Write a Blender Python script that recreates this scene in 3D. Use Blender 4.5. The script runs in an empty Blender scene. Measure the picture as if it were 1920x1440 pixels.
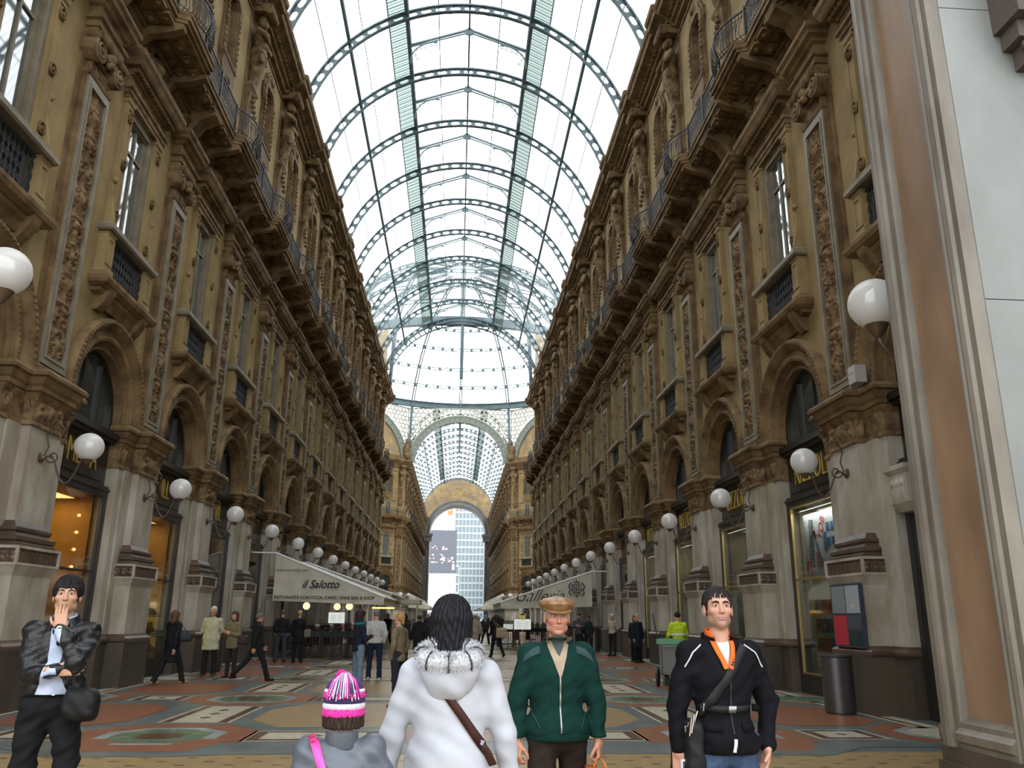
import bpy, bmesh, math, random
import numpy as np
from mathutils import Vector, Matrix
from mathutils.geometry import tessellate_polygon
PI = math.pi
R = math.radians
SC = bpy.context.scene
COL = SC.collection
random.seed(7)

# ------------------------------------------------------------ camera
F_PX = 1537.2
HC = 1.62
pit, yaw, rol = 0.276884814, 0.0638627765, 0.00824924824
cd = bpy.data.cameras.new('camera')
cam = bpy.data.objects.new('camera', cd)
COL.objects.link(cam)
fwd = Vector((math.sin(yaw) * math.cos(pit), math.cos(yaw) * math.cos(pit), math.sin(pit)))
rgt = Vector((math.cos(yaw), -math.sin(yaw), 0))
upv = rgt.cross(fwd)
r2 = rgt * math.cos(rol) + upv * math.sin(rol)
u2 = -rgt * math.sin(rol) + upv * math.cos(rol)
m = Matrix((r2, u2, -fwd)).transposed().to_4x4()
m.translation = Vector((0.069, 0, HC))
cam.matrix_world = m
cd.sensor_width = 36
cd.lens = F_PX / 1920 * 36
cd.clip_end = 2000
cd.clip_start = 0.05
SC.camera = cam

# ------------------------------------------------------------ sky, exposure
W = bpy.data.worlds.new('overcast_sky')
SC.world = W
W.use_nodes = True
wn = W.node_tree
wn.nodes.clear()
wo = wn.nodes.new('ShaderNodeOutputWorld')
wb = wn.nodes.new('ShaderNodeBackground')
wb.inputs[0].default_value = (0.93, 0.97, 1.0, 1)
wb.inputs[1].default_value = 3.0
wn.links.new(wb.outputs[0], wo.inputs[0])
SC.view_settings.view_transform = 'Standard'
SC.view_settings.look = 'None'
SC.view_settings.gamma = 1
SC.view_settings.use_curve_mapping = False
SC.view_settings.exposure = 0.6
SC.cycles.use_denoising = True
SC.cycles.max_bounces = 7
SC.cycles.diffuse_bounces = 4
SC.cycles.glossy_bounces = 3
SC.cycles.transmission_bounces = 3
SC.cycles.transparent_max_bounces = 24
SC.cycles.caustics_reflective = False
SC.cycles.caustics_refractive = False
SC.cycles.sample_clamp_indirect = 6

# ------------------------------------------------------------ materials
MATS = {}
def mat(name, col, rough=0.7, metal=0.0, var=0.0, vscale=2.0, bump=0.0, bscale=20.0, col2=None, stretch=None, emis=None, estr=0, spec=0.5, sheen=0, vcol=False, alpha=None):
    if name in MATS: return MATS[name]
    M = bpy.data.materials.new(name); M.use_nodes = True
    nt = M.node_tree; b = nt.nodes['Principled BSDF']
    b.inputs['Base Color'].default_value = (*col, 1)
    b.inputs['Roughness'].default_value = rough
    b.inputs['Metallic'].default_value = metal
    b.inputs['Specular IOR Level'].default_value = spec
    if sheen: b.inputs['Sheen Weight'].default_value = sheen
    if emis:
        b.inputs['Emission Color'].default_value = (*emis, 1); b.inputs['Emission Strength'].default_value = estr
    geo = nt.nodes.new('ShaderNodeNewGeometry')
    src = geo.outputs['Position']
    if stretch:
        mp = nt.nodes.new('ShaderNodeMapping'); mp.inputs['Scale'].default_value = stretch
        nt.links.new(src, mp.inputs[0]); src = mp.outputs[0]
    if vcol:
        at = nt.nodes.new('ShaderNodeAttribute'); at.attribute_name = 'col'
        nt.links.new(at.outputs['Color'], b.inputs['Base Color'])
    elif var or col2:
        no = nt.nodes.new('ShaderNodeTexNoise'); no.inputs['Scale'].default_value = vscale
        no.inputs['Detail'].default_value = 6; no.inputs['Roughness'].default_value = 0.6
        nt.links.new(src, no.inputs['Vector'])
        rp = nt.nodes.new('ShaderNodeValToRGB')
        c2 = col2 if col2 else tuple(c * (1 - var) for c in col)
        c1 = col if col2 else tuple(min(1, c * (1 + var * 0.6)) for c in col)
        rp.color_ramp.elements[0].position = 0.36; rp.color_ramp.elements[1].position = 0.64
        rp.color_ramp.elements[0].color = (*c2, 1); rp.color_ramp.elements[1].color = (*c1, 1)
        nt.links.new(no.outputs[0], rp.inputs[0]); nt.links.new(rp.outputs[0], b.inputs['Base Color'])
    if bump:
        n2 = nt.nodes.new('ShaderNodeTexNoise'); n2.inputs['Scale'].default_value = bscale; n2.inputs['Detail'].default_value = 4
        nt.links.new(src, n2.inputs['Vector'])
        bp = nt.nodes.new('ShaderNodeBump'); bp.inputs['Strength'].default_value = bump; bp.inputs['Distance'].default_value = 0.02
        nt.links.new(n2.outputs[0], bp.inputs['Height']); nt.links.new(bp.outputs[0], b.inputs['Normal'])
    MATS[name] = M
    return M
def glassmat(name, tint, diff=0.1, gloss=0.12, dcol=(0.6, 0.7, 0.7), rough=0.05):
    M = bpy.data.materials.new(name); M.use_nodes = True
    nt = M.node_tree; nt.nodes.clear()
    o = nt.nodes.new('ShaderNodeOutputMaterial')
    t = nt.nodes.new('ShaderNodeBsdfTransparent'); t.inputs[0].default_value = (*tint, 1)
    d = nt.nodes.new('ShaderNodeBsdfTranslucent'); d.inputs[0].default_value = (*dcol, 1)
    g = nt.nodes.new('ShaderNodeBsdfGlossy'); g.inputs['Roughness'].default_value = rough
    m1 = nt.nodes.new('ShaderNodeMixShader'); m1.inputs[0].default_value = diff
    nt.links.new(t.outputs[0], m1.inputs[1]); nt.links.new(d.outputs[0], m1.inputs[2])
    lw = nt.nodes.new('ShaderNodeFresnel'); lw.inputs[0].default_value = 1.3
    mm = nt.nodes.new('ShaderNodeMath'); mm.operation = 'MULTIPLY'; mm.inputs[1].default_value = gloss * 8
    nt.links.new(lw.outputs[0], mm.inputs[0])
    m2 = nt.nodes.new('ShaderNodeMixShader'); nt.links.new(mm.outputs[0], m2.inputs[0])
    nt.links.new(m1.outputs[0], m2.inputs[1]); nt.links.new(g.outputs[0], m2.inputs[2])
    nt.links.new(m2.outputs[0], o.inputs[0])
    MATS[name] = M
    return M
PLASTER = mat('ochre_plaster', (0.245, 0.175, 0.080), 0.85, var=0.22, vscale=0.9, bump=0.15, bscale=30, spec=0.2)
STONE = mat('carved_stone', (0.189, 0.123, 0.0558), 0.8, col2=(0.0861, 0.0508, 0.0246), vscale=2.2, bump=0.35, bscale=25, spec=0.2)
ORN = mat('carved_ornament', (0.213, 0.143, 0.0697), 0.8, col2=(0.0779, 0.0426, 0.0205), vscale=4.0, bump=0.5, bscale=18, spec=0.2)
GREYST = mat('grey_frame_stone', (0.165, 0.138, 0.092), 0.6, var=0.25, vscale=3, bump=0.1)
MARBLE = mat('pale_marble', (0.378, 0.347, 0.288), 0.5, col2=(0.234, 0.194, 0.14), vscale=1.6, bump=0.12, bscale=12, stretch=(1, 1, 0.5))
BROWN = mat('brown_marble', (0.09, 0.054, 0.0324), 0.45, col2=(0.045, 0.027, 0.018), vscale=3, bump=0.1)
PLINTH = mat('dark_granite', (0.0765, 0.0558, 0.0378), 0.5, col2=(0.036, 0.027, 0.0207), vscale=1.3, bump=0.1, stretch=(1, 1, 0.4))
DARK = mat('black_painted_wood', (0.014, 0.012, 0.010), 0.35, var=0.3)
GOLD = mat('gilt_lettering', (0.75, 0.52, 0.12), 0.35, metal=0.6)
BRASS = mat('brass_edge', (0.45, 0.33, 0.12), 0.4, metal=0.8)
IRON = mat('black_wrought_iron', (0.016, 0.018, 0.023), 0.6, metal=0.0)
VIRON = mat('grey_green_iron', (0.075, 0.115, 0.125), 0.55, metal=0.1, var=0.2, vscale=1)
BRONZE = mat('bronze_bracket', (0.10, 0.065, 0.04), 0.45, metal=0.5)
GLASSD = mat('dark_window_glass', (0.03, 0.036, 0.035), 0.04, spec=0.9)
GLASSC = mat('curtained_window_glass', (0.07, 0.09, 0.085), 0.03, spec=0.9, var=0.4, vscale=3, stretch=(1, 6, 0.3))
GLASSC.node_tree.nodes['Principled BSDF'].inputs['IOR'].default_value = 2.1
SHOPG = glassmat('shop_window_glass', (0.93, 0.95, 0.93), 0.0, 0.10)
VGLASS = glassmat('vault_glass', (0.93, 0.955, 0.965), 0.05, 0.03, (0.75, 0.84, 0.86), 0.15)
VGLASS2 = glassmat('frosted_green_glass', (0.21, 0.245, 0.225), 0.10, 0.01, (0.3, 0.36, 0.33), 0.3)
FRESCO = mat('painted_fresco', (0.33, 0.22, 0.09), 0.8, col2=(0.17, 0.13, 0.085), vscale=0.8)
GLOBE = mat('milk_glass', (0.66, 0.64, 0.62), 0.12, spec=0.6)
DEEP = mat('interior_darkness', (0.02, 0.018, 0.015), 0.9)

# ------------------------------------------------------------ mesh builder
class MB:
    def __init__(s): s.v = []; s.f = []; s.m = []; s.cur = 0
    def add(s, vs, fs):
        o = len(s.v); s.v.extend(vs); s.f.extend([tuple(i + o for i in f) for f in fs]); s.m.extend([s.cur] * len(fs)); return s
    def box(s, x0, x1, y0, y1, z0, z1):
        return s.add([(x0, y0, z0), (x1, y0, z0), (x1, y1, z0), (x0, y1, z0), (x0, y0, z1), (x1, y0, z1), (x1, y1, z1), (x0, y1, z1)],
                     [(0, 3, 2, 1), (4, 5, 6, 7), (0, 1, 5, 4), (1, 2, 6, 5), (2, 3, 7, 6), (3, 0, 4, 7)])
    def loft(s, secs, y=0.0, back=0.1):
        # stacked rectangles against a wall: (z, projection, half width)
        vs = []; fs = []
        for (z, p, h) in secs: vs += [(-p, y - h, z), (back, y - h, z), (back, y + h, z), (-p, y + h, z)]
        n = len(secs)
        for i in range(n - 1):
            a = i * 4
            for j in range(4): k = (j + 1) % 4; fs.append((a + j, a + k, a + 4 + k, a + 4 + j))
        fs.append((0, 3, 2, 1)); e = (n - 1) * 4; fs.append((e, e + 1, e + 2, e + 3))
        return s.add(vs, fs)
    def prism(s, poly, a0, a1, axis='y'):
        n = len(poly)
        def P(u, w, a):
            return (u, a, w) if axis == 'y' else ((a, u, w) if axis == 'x' else (u, w, a))
        vs = [P(u, w, a0) for u, w in poly] + [P(u, w, a1) for u, w in poly]
        fs = [tuple(range(n - 1, -1, -1)), tuple(range(n, 2 * n))] + [(i, (i + 1) % n, n + (i + 1) % n, n + i) for i in range(n)]
        return s.add(vs, fs)
    def tube(s, pts, r, n=6, cap=True, closed=False):
        pts = [Vector(p) for p in pts]; N = len(pts)
        rr = r if isinstance(r, (list, tuple)) else [r] * N
        vs = []; fs = []; prev = None
        for i, p in enumerate(pts):
            a = pts[(i - 1) % N] if (closed or i > 0) else p
            b = pts[(i + 1) % N] if (closed or i < N - 1) else p
            t = (b - a)
            if t.length < 1e-9: t = Vector((0, 0, 1))
            t.normalize()
            if prev is None:
                up = Vector((0, 0, 1)) if abs(t.z) < 0.9 else Vector((1, 0, 0))
                u = t.cross(up).normalized()
            else:
                u = (prev - t * prev.dot(t))
                u = u.normalized() if u.length > 1e-6 else t.orthogonal().normalized()
            prev = u; w = t.cross(u)
            for j in range(n):
                an = 2 * PI * j / n + PI / n; vs.append(tuple(p + (u * math.cos(an) + w * math.sin(an)) * rr[i]))
        for i in range(N if closed else N - 1):
            i2 = (i + 1) % N
            for j in range(n): k = (j + 1) % n; fs.append((i * n + j, i * n + k, i2 * n + k, i2 * n + j))
        if cap and not closed: fs += [tuple(range(n - 1, -1, -1)), tuple(range((N - 1) * n, N * n))]
        return s.add(vs, fs)
    def lathe(s, prof, c=(0, 0, 0), n=20, axis='z'):
        vs = []; fs = []
        for r_, z in prof:
            for j in range(n):
                a = 2 * PI * j / n; x, y = r_ * math.cos(a), r_ * math.sin(a)
                q = (x, y, z) if axis == 'z' else ((z, x, y) if axis == 'x' else (x, z, y))
                vs.append((c[0] + q[0], c[1] + q[1], c[2] + q[2]))
        for i in range(len(prof) - 1):
            for j in range(n): k = (j + 1) % n; fs.append((i * n + j, i * n + k, (i + 1) * n + k, (i + 1) * n + j))
        fs += [tuple(range(n - 1, -1, -1)), tuple(range((len(prof) - 1) * n, len(prof) * n))]
        return s.add(vs, fs)
    def ball(s, c, r, nu=16, nv=10, sc=(1, 1, 1)):
        pr = [(max(1e-4, math.sin(PI * i / nv)), -math.cos(PI * i / nv)) for i in range(nv + 1)]
        vs = []; fs = []
        for a, z in pr:
            for j in range(nu):
                t = 2 * PI * j / nu; vs.append((c[0] + r * sc[0] * a * math.cos(t), c[1] + r * sc[1] * a * math.sin(t), c[2] + r * sc[2] * z))
        for i in range(nv):
            for j in range(nu): k = (j + 1) % nu; fs.append((i * nu + j, i * nu + k, (i + 1) * nu + k, (i + 1) * nu + j))
        return s.add(vs, fs)
    def arch(s, prof, cy, cz, zleg, n=20, a0=0.0, a1=PI):
        # closed profile of (projection, radius) swept round a half circle, with straight legs to zleg
        m_ = len(prof); rows = []
        if zleg is not None: rows.append([(-p, cy + r_, zleg) for p, r_ in prof])
        for i in range(n + 1):
            a = a0 + (a1 - a0) * i / n
            rows.append([(-p, cy + r_ * math.cos(a), cz + r_ * math.sin(a)) for p, r_ in prof])
        if zleg is not None: rows.append([(-p, cy - r_, zleg) for p, r_ in prof])
        vs = [q for row in rows for q in row]; fs = []
        for i in range(len(rows) - 1):
            for j in range(m_): k = (j + 1) % m_; fs.append((i * m_ + j, i * m_ + k, (i + 1) * m_ + k, (i + 1) * m_ + j))
        fs += [tuple(range(m_)), tuple(range((len(rows) - 1) * m_, len(rows) * m_))[::-1]]
        return s.add(vs, fs)
    def relief(s, x, y0, y1, z0, z1, H, amp):
        # carved height field on a plane facing -x
        H = np.asarray(H); nz, ny = H.shape
        ys = np.linspace(y0, y1, ny); zs = np.linspace(z0, z1, nz)
        vs = [(x - amp * float(H[i, j]), float(ys[j]), float(zs[i])) for i in range(nz) for j in range(ny)]
        fs = [(i * ny + j, (i + 1) * ny + j, (i + 1) * ny + j + 1, i * ny + j + 1) for i in range(nz - 1) for j in range(ny - 1)]
        return s.add(vs, fs)
    def plate(s, polys, x0, x1):
        # flat plate with holes, outline in (y,z), thickness from x0 to x1
        tri = tessellate_polygon([[Vector((a, b, 0)) for a, b in p] for p in polys])
        flat = [q for p in polys for q in p]; n = len(flat)
        vs = [(x0, a, b) for a, b in flat] + [(x1, a, b) for a, b in flat]
        fs = [tuple(t) for t in tri] + [tuple(n + i for i in reversed(t)) for t in tri]
        o = 0
        for p in polys:
            k = len(p); fs += [(o + i, o + (i + 1) % k, n + o + (i + 1) % k, n + o + i) for i in range(k)]; o += k
        return s.add(vs, fs)
    def build(s, name, mats, parent=None, zoff=0.0, smooth=False, recalc=True, xf=None):
        me = bpy.data.meshes.new(name)
        vs = s.v if not zoff else [(a, b, c - zoff) for a, b, c in s.v]
        if xf is not None: vs = [tuple(xf @ Vector(q)) for q in vs]
        me.from_pydata(vs, [], s.f)
        if not isinstance(mats, (list, tuple)): mats = [mats]
        for q in mats: me.materials.append(q)
        if len(mats) > 1: me.polygons.foreach_set('material_index', s.m)
        if recalc:
            b = bmesh.new(); b.from_mesh(me); bmesh.ops.recalc_face_normals(b, faces=b.faces); b.to_mesh(me); b.free()
        if smooth is True: me.polygons.foreach_set('use_smooth', [True] * len(me.polygons))
        elif smooth:
            me.polygons.foreach_set('use_smooth', [True] * len(me.polygons)); me.set_sharp_from_angle(angle=R(smooth))
        me.update()
        o = bpy.data.objects.new(name, me); COL.objects.link(o)
        if parent: o.parent = parent
        return o
def empty(name, loc=(0, 0, 0), rz=0.0):
    o = bpy.data.objects.new(name, None); COL.objects.link(o); o.location = loc; o.rotation_euler = (0, 0, rz); o.empty_display_size = 0.2
    return o
def tag(o, label=None, cat=None, group=None, kind=None):
    if label: o['label'] = label
    if cat: o['category'] = cat
    if group: o['group'] = group
    if kind: o['kind'] = kind
    return o
def kids(o): return list(o.children)
CH = {}
def copy_tree(o, parent=None):
    c = o.copy(); COL.objects.link(c)
    if parent: c.parent = parent
    for ch in CH[o.name] if o.name in CH else kids(o): copy_tree(ch, c)
    return c
def dup(root, loc, rz, label, first):
    c = root if first else copy_tree(root)
    c.location = loc; c.rotation_euler = (0, 0, rz)
    if label: c['label'] = label
    return c
ORD = ['first', 'second', 'third', 'fourth', 'fifth', 'sixth', 'seventh', 'eighth', 'ninth', 'tenth', 'eleventh', 'twelfth', 'thirteenth', 'fourteenth', 'fifteenth', 'sixteenth']
def text_mesh(name, body, size, material, parent=None, mat4=None, extrude=0.01, align='CENTER', shear=0.0, xs=1.0, bold=0.0):
    cu = bpy.data.curves.new(name, 'FONT'); cu.body = body; cu.size = size; cu.extrude = extrude; cu.align_x = align; cu.align_y = 'CENTER'; cu.shear = shear; cu.offset = bold
    t = bpy.data.objects.new(name, cu); COL.objects.link(t)
    dg = bpy.context.evaluated_depsgraph_get(); me = bpy.data.meshes.new_from_object(t.evaluated_get(dg))
    COL.objects.unlink(t); bpy.data.objects.remove(t)
    me.transform(Matrix.Diagonal((xs, 1, 1, 1)))
    if mat4 is not None: me.transform(mat4)
    me.materials.clear(); me.materials.append(material)
    o = bpy.data.objects.new(name, me); COL.objects.link(o)
    if parent: o.parent = parent
    return o

# ------------------------------------------------------------ plan of the arcade
B = 5.34            # bay length
Y0 = 15.68          # pier 0
WX = 8.0            # wall plane
OCT0 = 86.0; OCTC = OCT0 + 18.75; OCT1 = OCT0 + 37.5; YEND = 197.0
SIDES = [(1, 'bookshop side'), (-1, 'shoe-shop side')]
def at_side(s, y, z=0.0): return (s * WX, y, z)
def rz_side(s): return 0.0 if s > 0 else PI
def milk():
    M = bpy.data.materials.new('translucent_milk_glass'); M.use_nodes = True; nt = M.node_tree; nt.nodes.clear()
    o = nt.nodes.new('ShaderNodeOutputMaterial'); d = nt.nodes.new('ShaderNodeBsdfDiffuse'); t = nt.nodes.new('ShaderNodeBsdfTranslucent'); g = nt.nodes.new('ShaderNodeBsdfGlossy'); g.inputs['Roughness'].default_value = 0.08
    for q in (d, t): q.inputs[0].default_value = (0.74, 0.72, 0.70, 1)
    a = nt.nodes.new('ShaderNodeMixShader'); a.inputs[0].default_value = 0.45; b = nt.nodes.new('ShaderNodeMixShader'); b.inputs[0].default_value = 0.06
    nt.links.new(d.outputs[0], a.inputs[1]); nt.links.new(t.outputs[0], a.inputs[2]); nt.links.new(a.outputs[0], b.inputs[1]); nt.links.new(g.outputs[0], b.inputs[2]); nt.links.new(b.outputs[0], o.inputs[0]); return M
GLOBE = milk()
# ------------------------------------------------------------ carved height fields
def spiral_pts(cx, cz, r0, turns, sgn, start=0.0):
    out = []
    for i in range(26):
        t = i / 25; a = start + sgn * t * turns * 2 * PI; r_ = r0 * (1 - t * 0.85)
        out.append((cx + r_ * math.cos(a), cz + r_ * math.sin(a)))
    return out
def field(ny, nz, w, h, strokes, blobs):
    Y, Z = np.meshgrid(np.linspace(-w / 2, w / 2, ny), np.linspace(0, h, nz)); H = np.zeros_like(Y)
    for pts, r_ in strokes:
        P = np.array(pts); d = np.full(Y.shape, 9.0)
        for (a, b) in P: d = np.minimum(d, (Y - a) ** 2 + (Z - b) ** 2)
        H = np.maximum(H, np.exp(-d / (r_ * r_)))
    for (a, b, ra, rb, k) in blobs: H = np.maximum(H, k * np.exp(-(((Y - a) / ra) ** 2 + ((Z - b) / rb) ** 2)))
    e = np.minimum(1, 8 * np.minimum(w / 2 - np.abs(Y), np.minimum(Z, h - Z)) / w); return H * np.clip(e, 0, 1)
def arabesque(w, h, ny, nz, step=0.62):
    st = [([(0.02 * math.sin(z * 9), z) for z in np.linspace(0.1, h - 0.1, 160)], 0.018)]; bl = []
    z = 0.35; i = 0
    while z < h - 0.35:
        for sg in (-1, 1):
            st.append((spiral_pts(sg * w * 0.22, z, w * 0.2, 1.15, sg, PI / 2 if i % 2 else -PI / 2), 0.02))
            bl += [(sg * w * 0.36, z + 0.16, 0.03, 0.07, 0.8), (sg * w * 0.30, z - 0.2, 0.05, 0.03, 0.7), (sg * w * 0.12, z + 0.22, 0.035, 0.05, 0.9)]
        if i % 3 == 1: bl += [(0, z + 0.05, w * 0.22, 0.1, 1.25), (0, z + 0.2, w * 0.3, 0.035, 1.1), (0, z - 0.12, 0.05, 0.06, 1.0)]
        elif i % 3 == 2: bl += [(0, z, w * 0.2, 0.16, 1.5), (0, z + 0.2, w * 0.12, 0.09, 1.2)]
        else: bl += [(0, z, 0.05, 0.12, 1.0), (0, z + 0.25, 0.07, 0.04, 1.0)]
        z += step; i += 1
    return field(ny, nz, w, h, st, bl)
def leafband(w, h, ny, nz, n):
    bl = []
    for i in range(n):
        y = -w / 2 + w * (i + 0.5) / n
        bl += [(y, h * 0.3, w / n * 0.30, h * 0.26, 1.0), (y, h * 0.68, w / n * 0.42, h * 0.14, 1.15), (y + w / n / 2, h * 0.5, w / n * 0.12, h * 0.3, 0.7)]
    return field(ny, nz, w, h, [], bl)

# ------------------------------------------------------------ pier at street level
def make_pier():
    r = empty('pier')
    m = MB(); m.loft([(0, 0.50, 0.78), (0.98, 0.50, 0.78)]); m.loft([(0, 0.10, 1.30), (0.98, 0.10, 1.30)], back=0.5)
    m.build('plinth', PLINTH, r)
    m = MB(); mo = [(0.98, 0.50, 0.78), (1.02, 0.53, 0.81), (1.07, 0.53, 0.81), (1.12, 0.47, 0.74), (1.17, 0.45, 0.71)]
    m.loft(mo); m.loft([(z, p - 0.36, h + 0.53) for z, p, h in mo], back=0.5); m.build('base_torus', BROWN, r)
    m = MB(); m.loft([(1.17, 0.44, 0.70), (2.24, 0.44, 0.70)]); m.loft([(2.24, 0.44, 0.70), (2.42, 0.52, 0.78)])
    m.build('dado', MARBLE, r)
    fr = MB(); fr.loft([(2.42, 0.53, 0.79), (2.46, 0.53, 0.79)]); fr.loft([(2.46, 0.49, 0.75), (2.70, 0.49, 0.75)]); fr.loft([(2.70, 0.53, 0.79), (2.75, 0.53, 0.79)])
    for y in (-0.765, 0.765): fr.box(-0.53, -0.48, y - 0.025, y + 0.025, 2.46, 2.70)
    b = fr.build('frieze_block', MARBLE, r)
    rl = MB(); rl.relief(-0.492, -0.74, 0.74, 2.46, 2.70, leafband(1.48, 0.24, 90, 16, 8), 0.032)
    rl.build('frieze_carving', BROWN, b, smooth=True)
    for sg, nm in ((-1, 'frieze_carving'), (1, 'frieze_carving')):
        q = MB(); q.relief(0, -0.26, 0.26, 2.46, 2.70, leafband(0.52, 0.24, 34, 14, 3), 0.03)
        xf = Matrix.Translation((-0.24, sg * 0.752, 0)) @ Matrix.Rotation(-sg * PI / 2, 4, 'Z'); q.build(nm, BROWN, b, smooth=True, xf=xf)
    m = MB(); bm_ = [(2.75, 0.44, 0.70), (2.80, 0.44, 0.70), (2.83, 0.40, 0.68), (2.86, 0.43, 0.71), (2.92, 0.43, 0.71), (2.95, 0.36, 0.64), (3.00, 0.34, 0.62), (3.03, 0.37, 0.65), (3.08, 0.37, 0.65), (3.11, 0.31, 0.59), (3.20, 0.26, 0.54)]
    m.loft(bm_); m.build('base_moulding', BROWN, r)
    m = MB(); m.loft([(3.20, 0.24, 0.52), (4.93, 0.24, 0.52)]); m.loft([(1.17, 0.04, 1.26), (4.93, 0.04, 1.26)], back=0.5)
    m.loft([(1.17, 0.08, 1.0), (4.93, 0.08, 1.0)]); m.build('shaft', MARBLE, r)
    m = MB(); m.loft([(4.93, 0.29, 0.57), (4.99, 0.29, 0.57), (5.02, 0.26, 0.54), (5.35, 0.28, 0.56), (5.50, 0.40, 0.68)])
    m.loft([(4.93, 0.08, 1.31), (4.99, 0.08, 1.31), (5.02, 0.05, 1.28), (5.35, 0.06, 1.30), (5.50, 0.14, 1.38)], back=0.5)
    c = m.build('capital', ORN, r)
    q = MB(); q.relief(-0.27, -0.54, 0.54, 5.03, 5.47, field(50, 26, 1.08, 0.44, [(spiral_pts(s_ * 0.36, 0.32, 0.12, 1.3, s_), 0.025) for s_ in (-1, 1)], [(0, 0.22, 0.1, 0.17, 1.3), (-0.2, 0.15, 0.06, 0.13, 1), (0.2, 0.15, 0.06, 0.13, 1), (-0.42, 0.12, 0.07, 0.1, 1), (0.42, 0.12, 0.07, 0.1, 1), (-0.12, 0.32, 0.05, 0.06, .8), (0.12, 0.32, 0.05, 0.06, .8)]), 0.09)
    q.build('foliage', ORN, c, smooth=True)
    for sg in (-1, 1):
        q = MB(); q.relief(0, -0.15, 0.15, 5.03, 5.47, field(20, 26, 0.3, 0.44, [], [(0, 0.2, 0.07, 0.15, 1.2), (-0.1, 0.3, 0.04, 0.08, 1), (0.1, 0.3, 0.04, 0.08, 1)]), 0.07)
        q.build('foliage', ORN, c, smooth=True, xf=Matrix.Translation((-0.12, sg * 0.545, 0)) @ Matrix.Rotation(-sg * PI / 2, 4, 'Z'))
        q = MB(); q.relief(-0.055, sg * 1.13 - 0.14, sg * 1.13 + 0.14, 5.03, 5.47, field(20, 26, 0.28, 0.44, [], [(0, 0.2, 0.06, 0.15, 1.2), (-0.09, 0.3, 0.04, 0.08, 1), (0.09, 0.3, 0.04, 0.08, 1)]), 0.06)
        q.build('foliage', ORN, c, smooth=True)
    m = MB(); ab = [(5.50, 0.36, 0.64), (5.54, 0.42, 0.70), (5.62, 0.42, 0.70), (5.66, 0.46, 0.74), (5.78, 0.50, 0.78), (5.80, 0.56, 0.84), (5.86, 0.57, 0.85), (5.93, 0.52, 0.80)]
    m.loft(ab); m.loft([(z, p - 0.28, h + 0.60) for z, p, h in ab], back=0.5); m.build('abacus', STONE, r)
    return r

# ------------------------------------------------------------ pilaster of the first floor, base z = 5.93
PB = 5.93
def make_pilaster():
    r = empty('pilaster')
    m = MB(); m.loft([(5.93, 0.05, 0.66), (13.30, 0.05, 0.66)]); m.loft([(5.93, 0.24, 0.56), (6.08, 0.24, 0.56), (6.14, 0.16, 0.50), (12.42, 0.16, 0.50), (12.46, 0.20, 0.53), (12.52, 0.22, 0.55)])
    m.build('shaft', STONE, r, PB)
    m = MB(); m.plate([[(-0.50, 6.14), (0.50, 6.14), (0.50, 12.40), (-0.50, 12.40)], [(-0.37, 6.30), (-0.37, 12.22), (0.37, 12.22), (0.37, 6.30)]], -0.155, -0.205)
    m.plate([[(-0.40, 6.27), (0.40, 6.27), (0.40, 12.25), (-0.40, 12.25)], [(-0.36, 6.32), (-0.36, 12.2), (0.36, 12.2), (0.36, 6.32)]], -0.155, -0.225)
    m.build('panel_frame', GREYST, r, PB)
    q = MB(); q.relief(-0.162, -0.37, 0.37, 6.30, 12.22, arabesque(0.74, 5.92, 34, 260), 0.085)
    q.build('arabesque_carving', ORN, r, PB, smooth=True)
    m = MB(); m.loft([(12.52, 0.15, 0.46), (12.86, 0.15, 0.46)])
    for i in range(9): y = -0.42 + i * 0.105; m.tube([(-0.15, y, 12.54), (-0.15, y, 12.84)], 0.035, 6)
    m.loft([(12.86, 0.20, 0.50), (12.92, 0.24, 0.54), (12.98, 0.20, 0.5)])
    m.loft([(13.20, 0.38, 0.66), (13.24, 0.42, 0.70), (13.33, 0.44, 0.72)])
    m.ball((-0.30, 0, 13.12), 0.15, 12, 8); m.ball((-0.33, 0, 12.98), 0.10, 10, 8); m.tube([(-0.28, -0.5, 13.1), (-0.34, 0, 13.02), (-0.28, 0.5, 13.1)], 0.055, 6)
    c = m.build('capital', ORN, r, PB, smooth=35)
    for sg in (-1, 1):
        v = MB(); v.lathe([(0.27, 0.02), (0.27, -0.34), (0.22, -0.36), (0.22, -0.33), (0.17, -0.33), (0.17, -0.36), (0.12, -0.37), (0.11, -0.33), (0.07, -0.34), (0.05, -0.38)], (0, sg * 0.47, 13.02), 20, 'x')
        v.build('volute', ORN, c, PB, smooth=30)
    m = MB(); en = [(13.33, 0.26, 0.58), (13.50, 0.26, 0.58), (13.51, 0.30, 0.62), (13.66, 0.30, 0.62), (13.68, 0.36, 0.68), (13.74, 0.38, 0.70), (13.75, 0.26, 0.58), (14.02, 0.26, 0.58), (14.05, 0.34, 0.66), (14.12, 0.36, 0.68), (14.16, 0.46, 0.78), (14.24, 0.48, 0.80), (14.30, 0.54, 0.86), (14.40, 0.54, 0.86)]
    m.loft(en); m.build('entablature', STONE, r, PB)
    m = MB(); m.loft([(14.40, 0.22, 0.52), (14.9, 0.22, 0.52), (14.95, 0.3, 0.6), (15.0, 0.3, 0.6)])
    m.prism([(-0.22, 14.7), (-0.30, 14.72), (-0.42, 14.85), (-0.52, 15.05), (-0.75, 15.15), (-0.92, 15.25), (-0.95, 15.4), (-0.2, 15.4)], -0.26, 0.26)
    m.build('balcony_console', STONE, r, PB)
    return r

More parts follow.
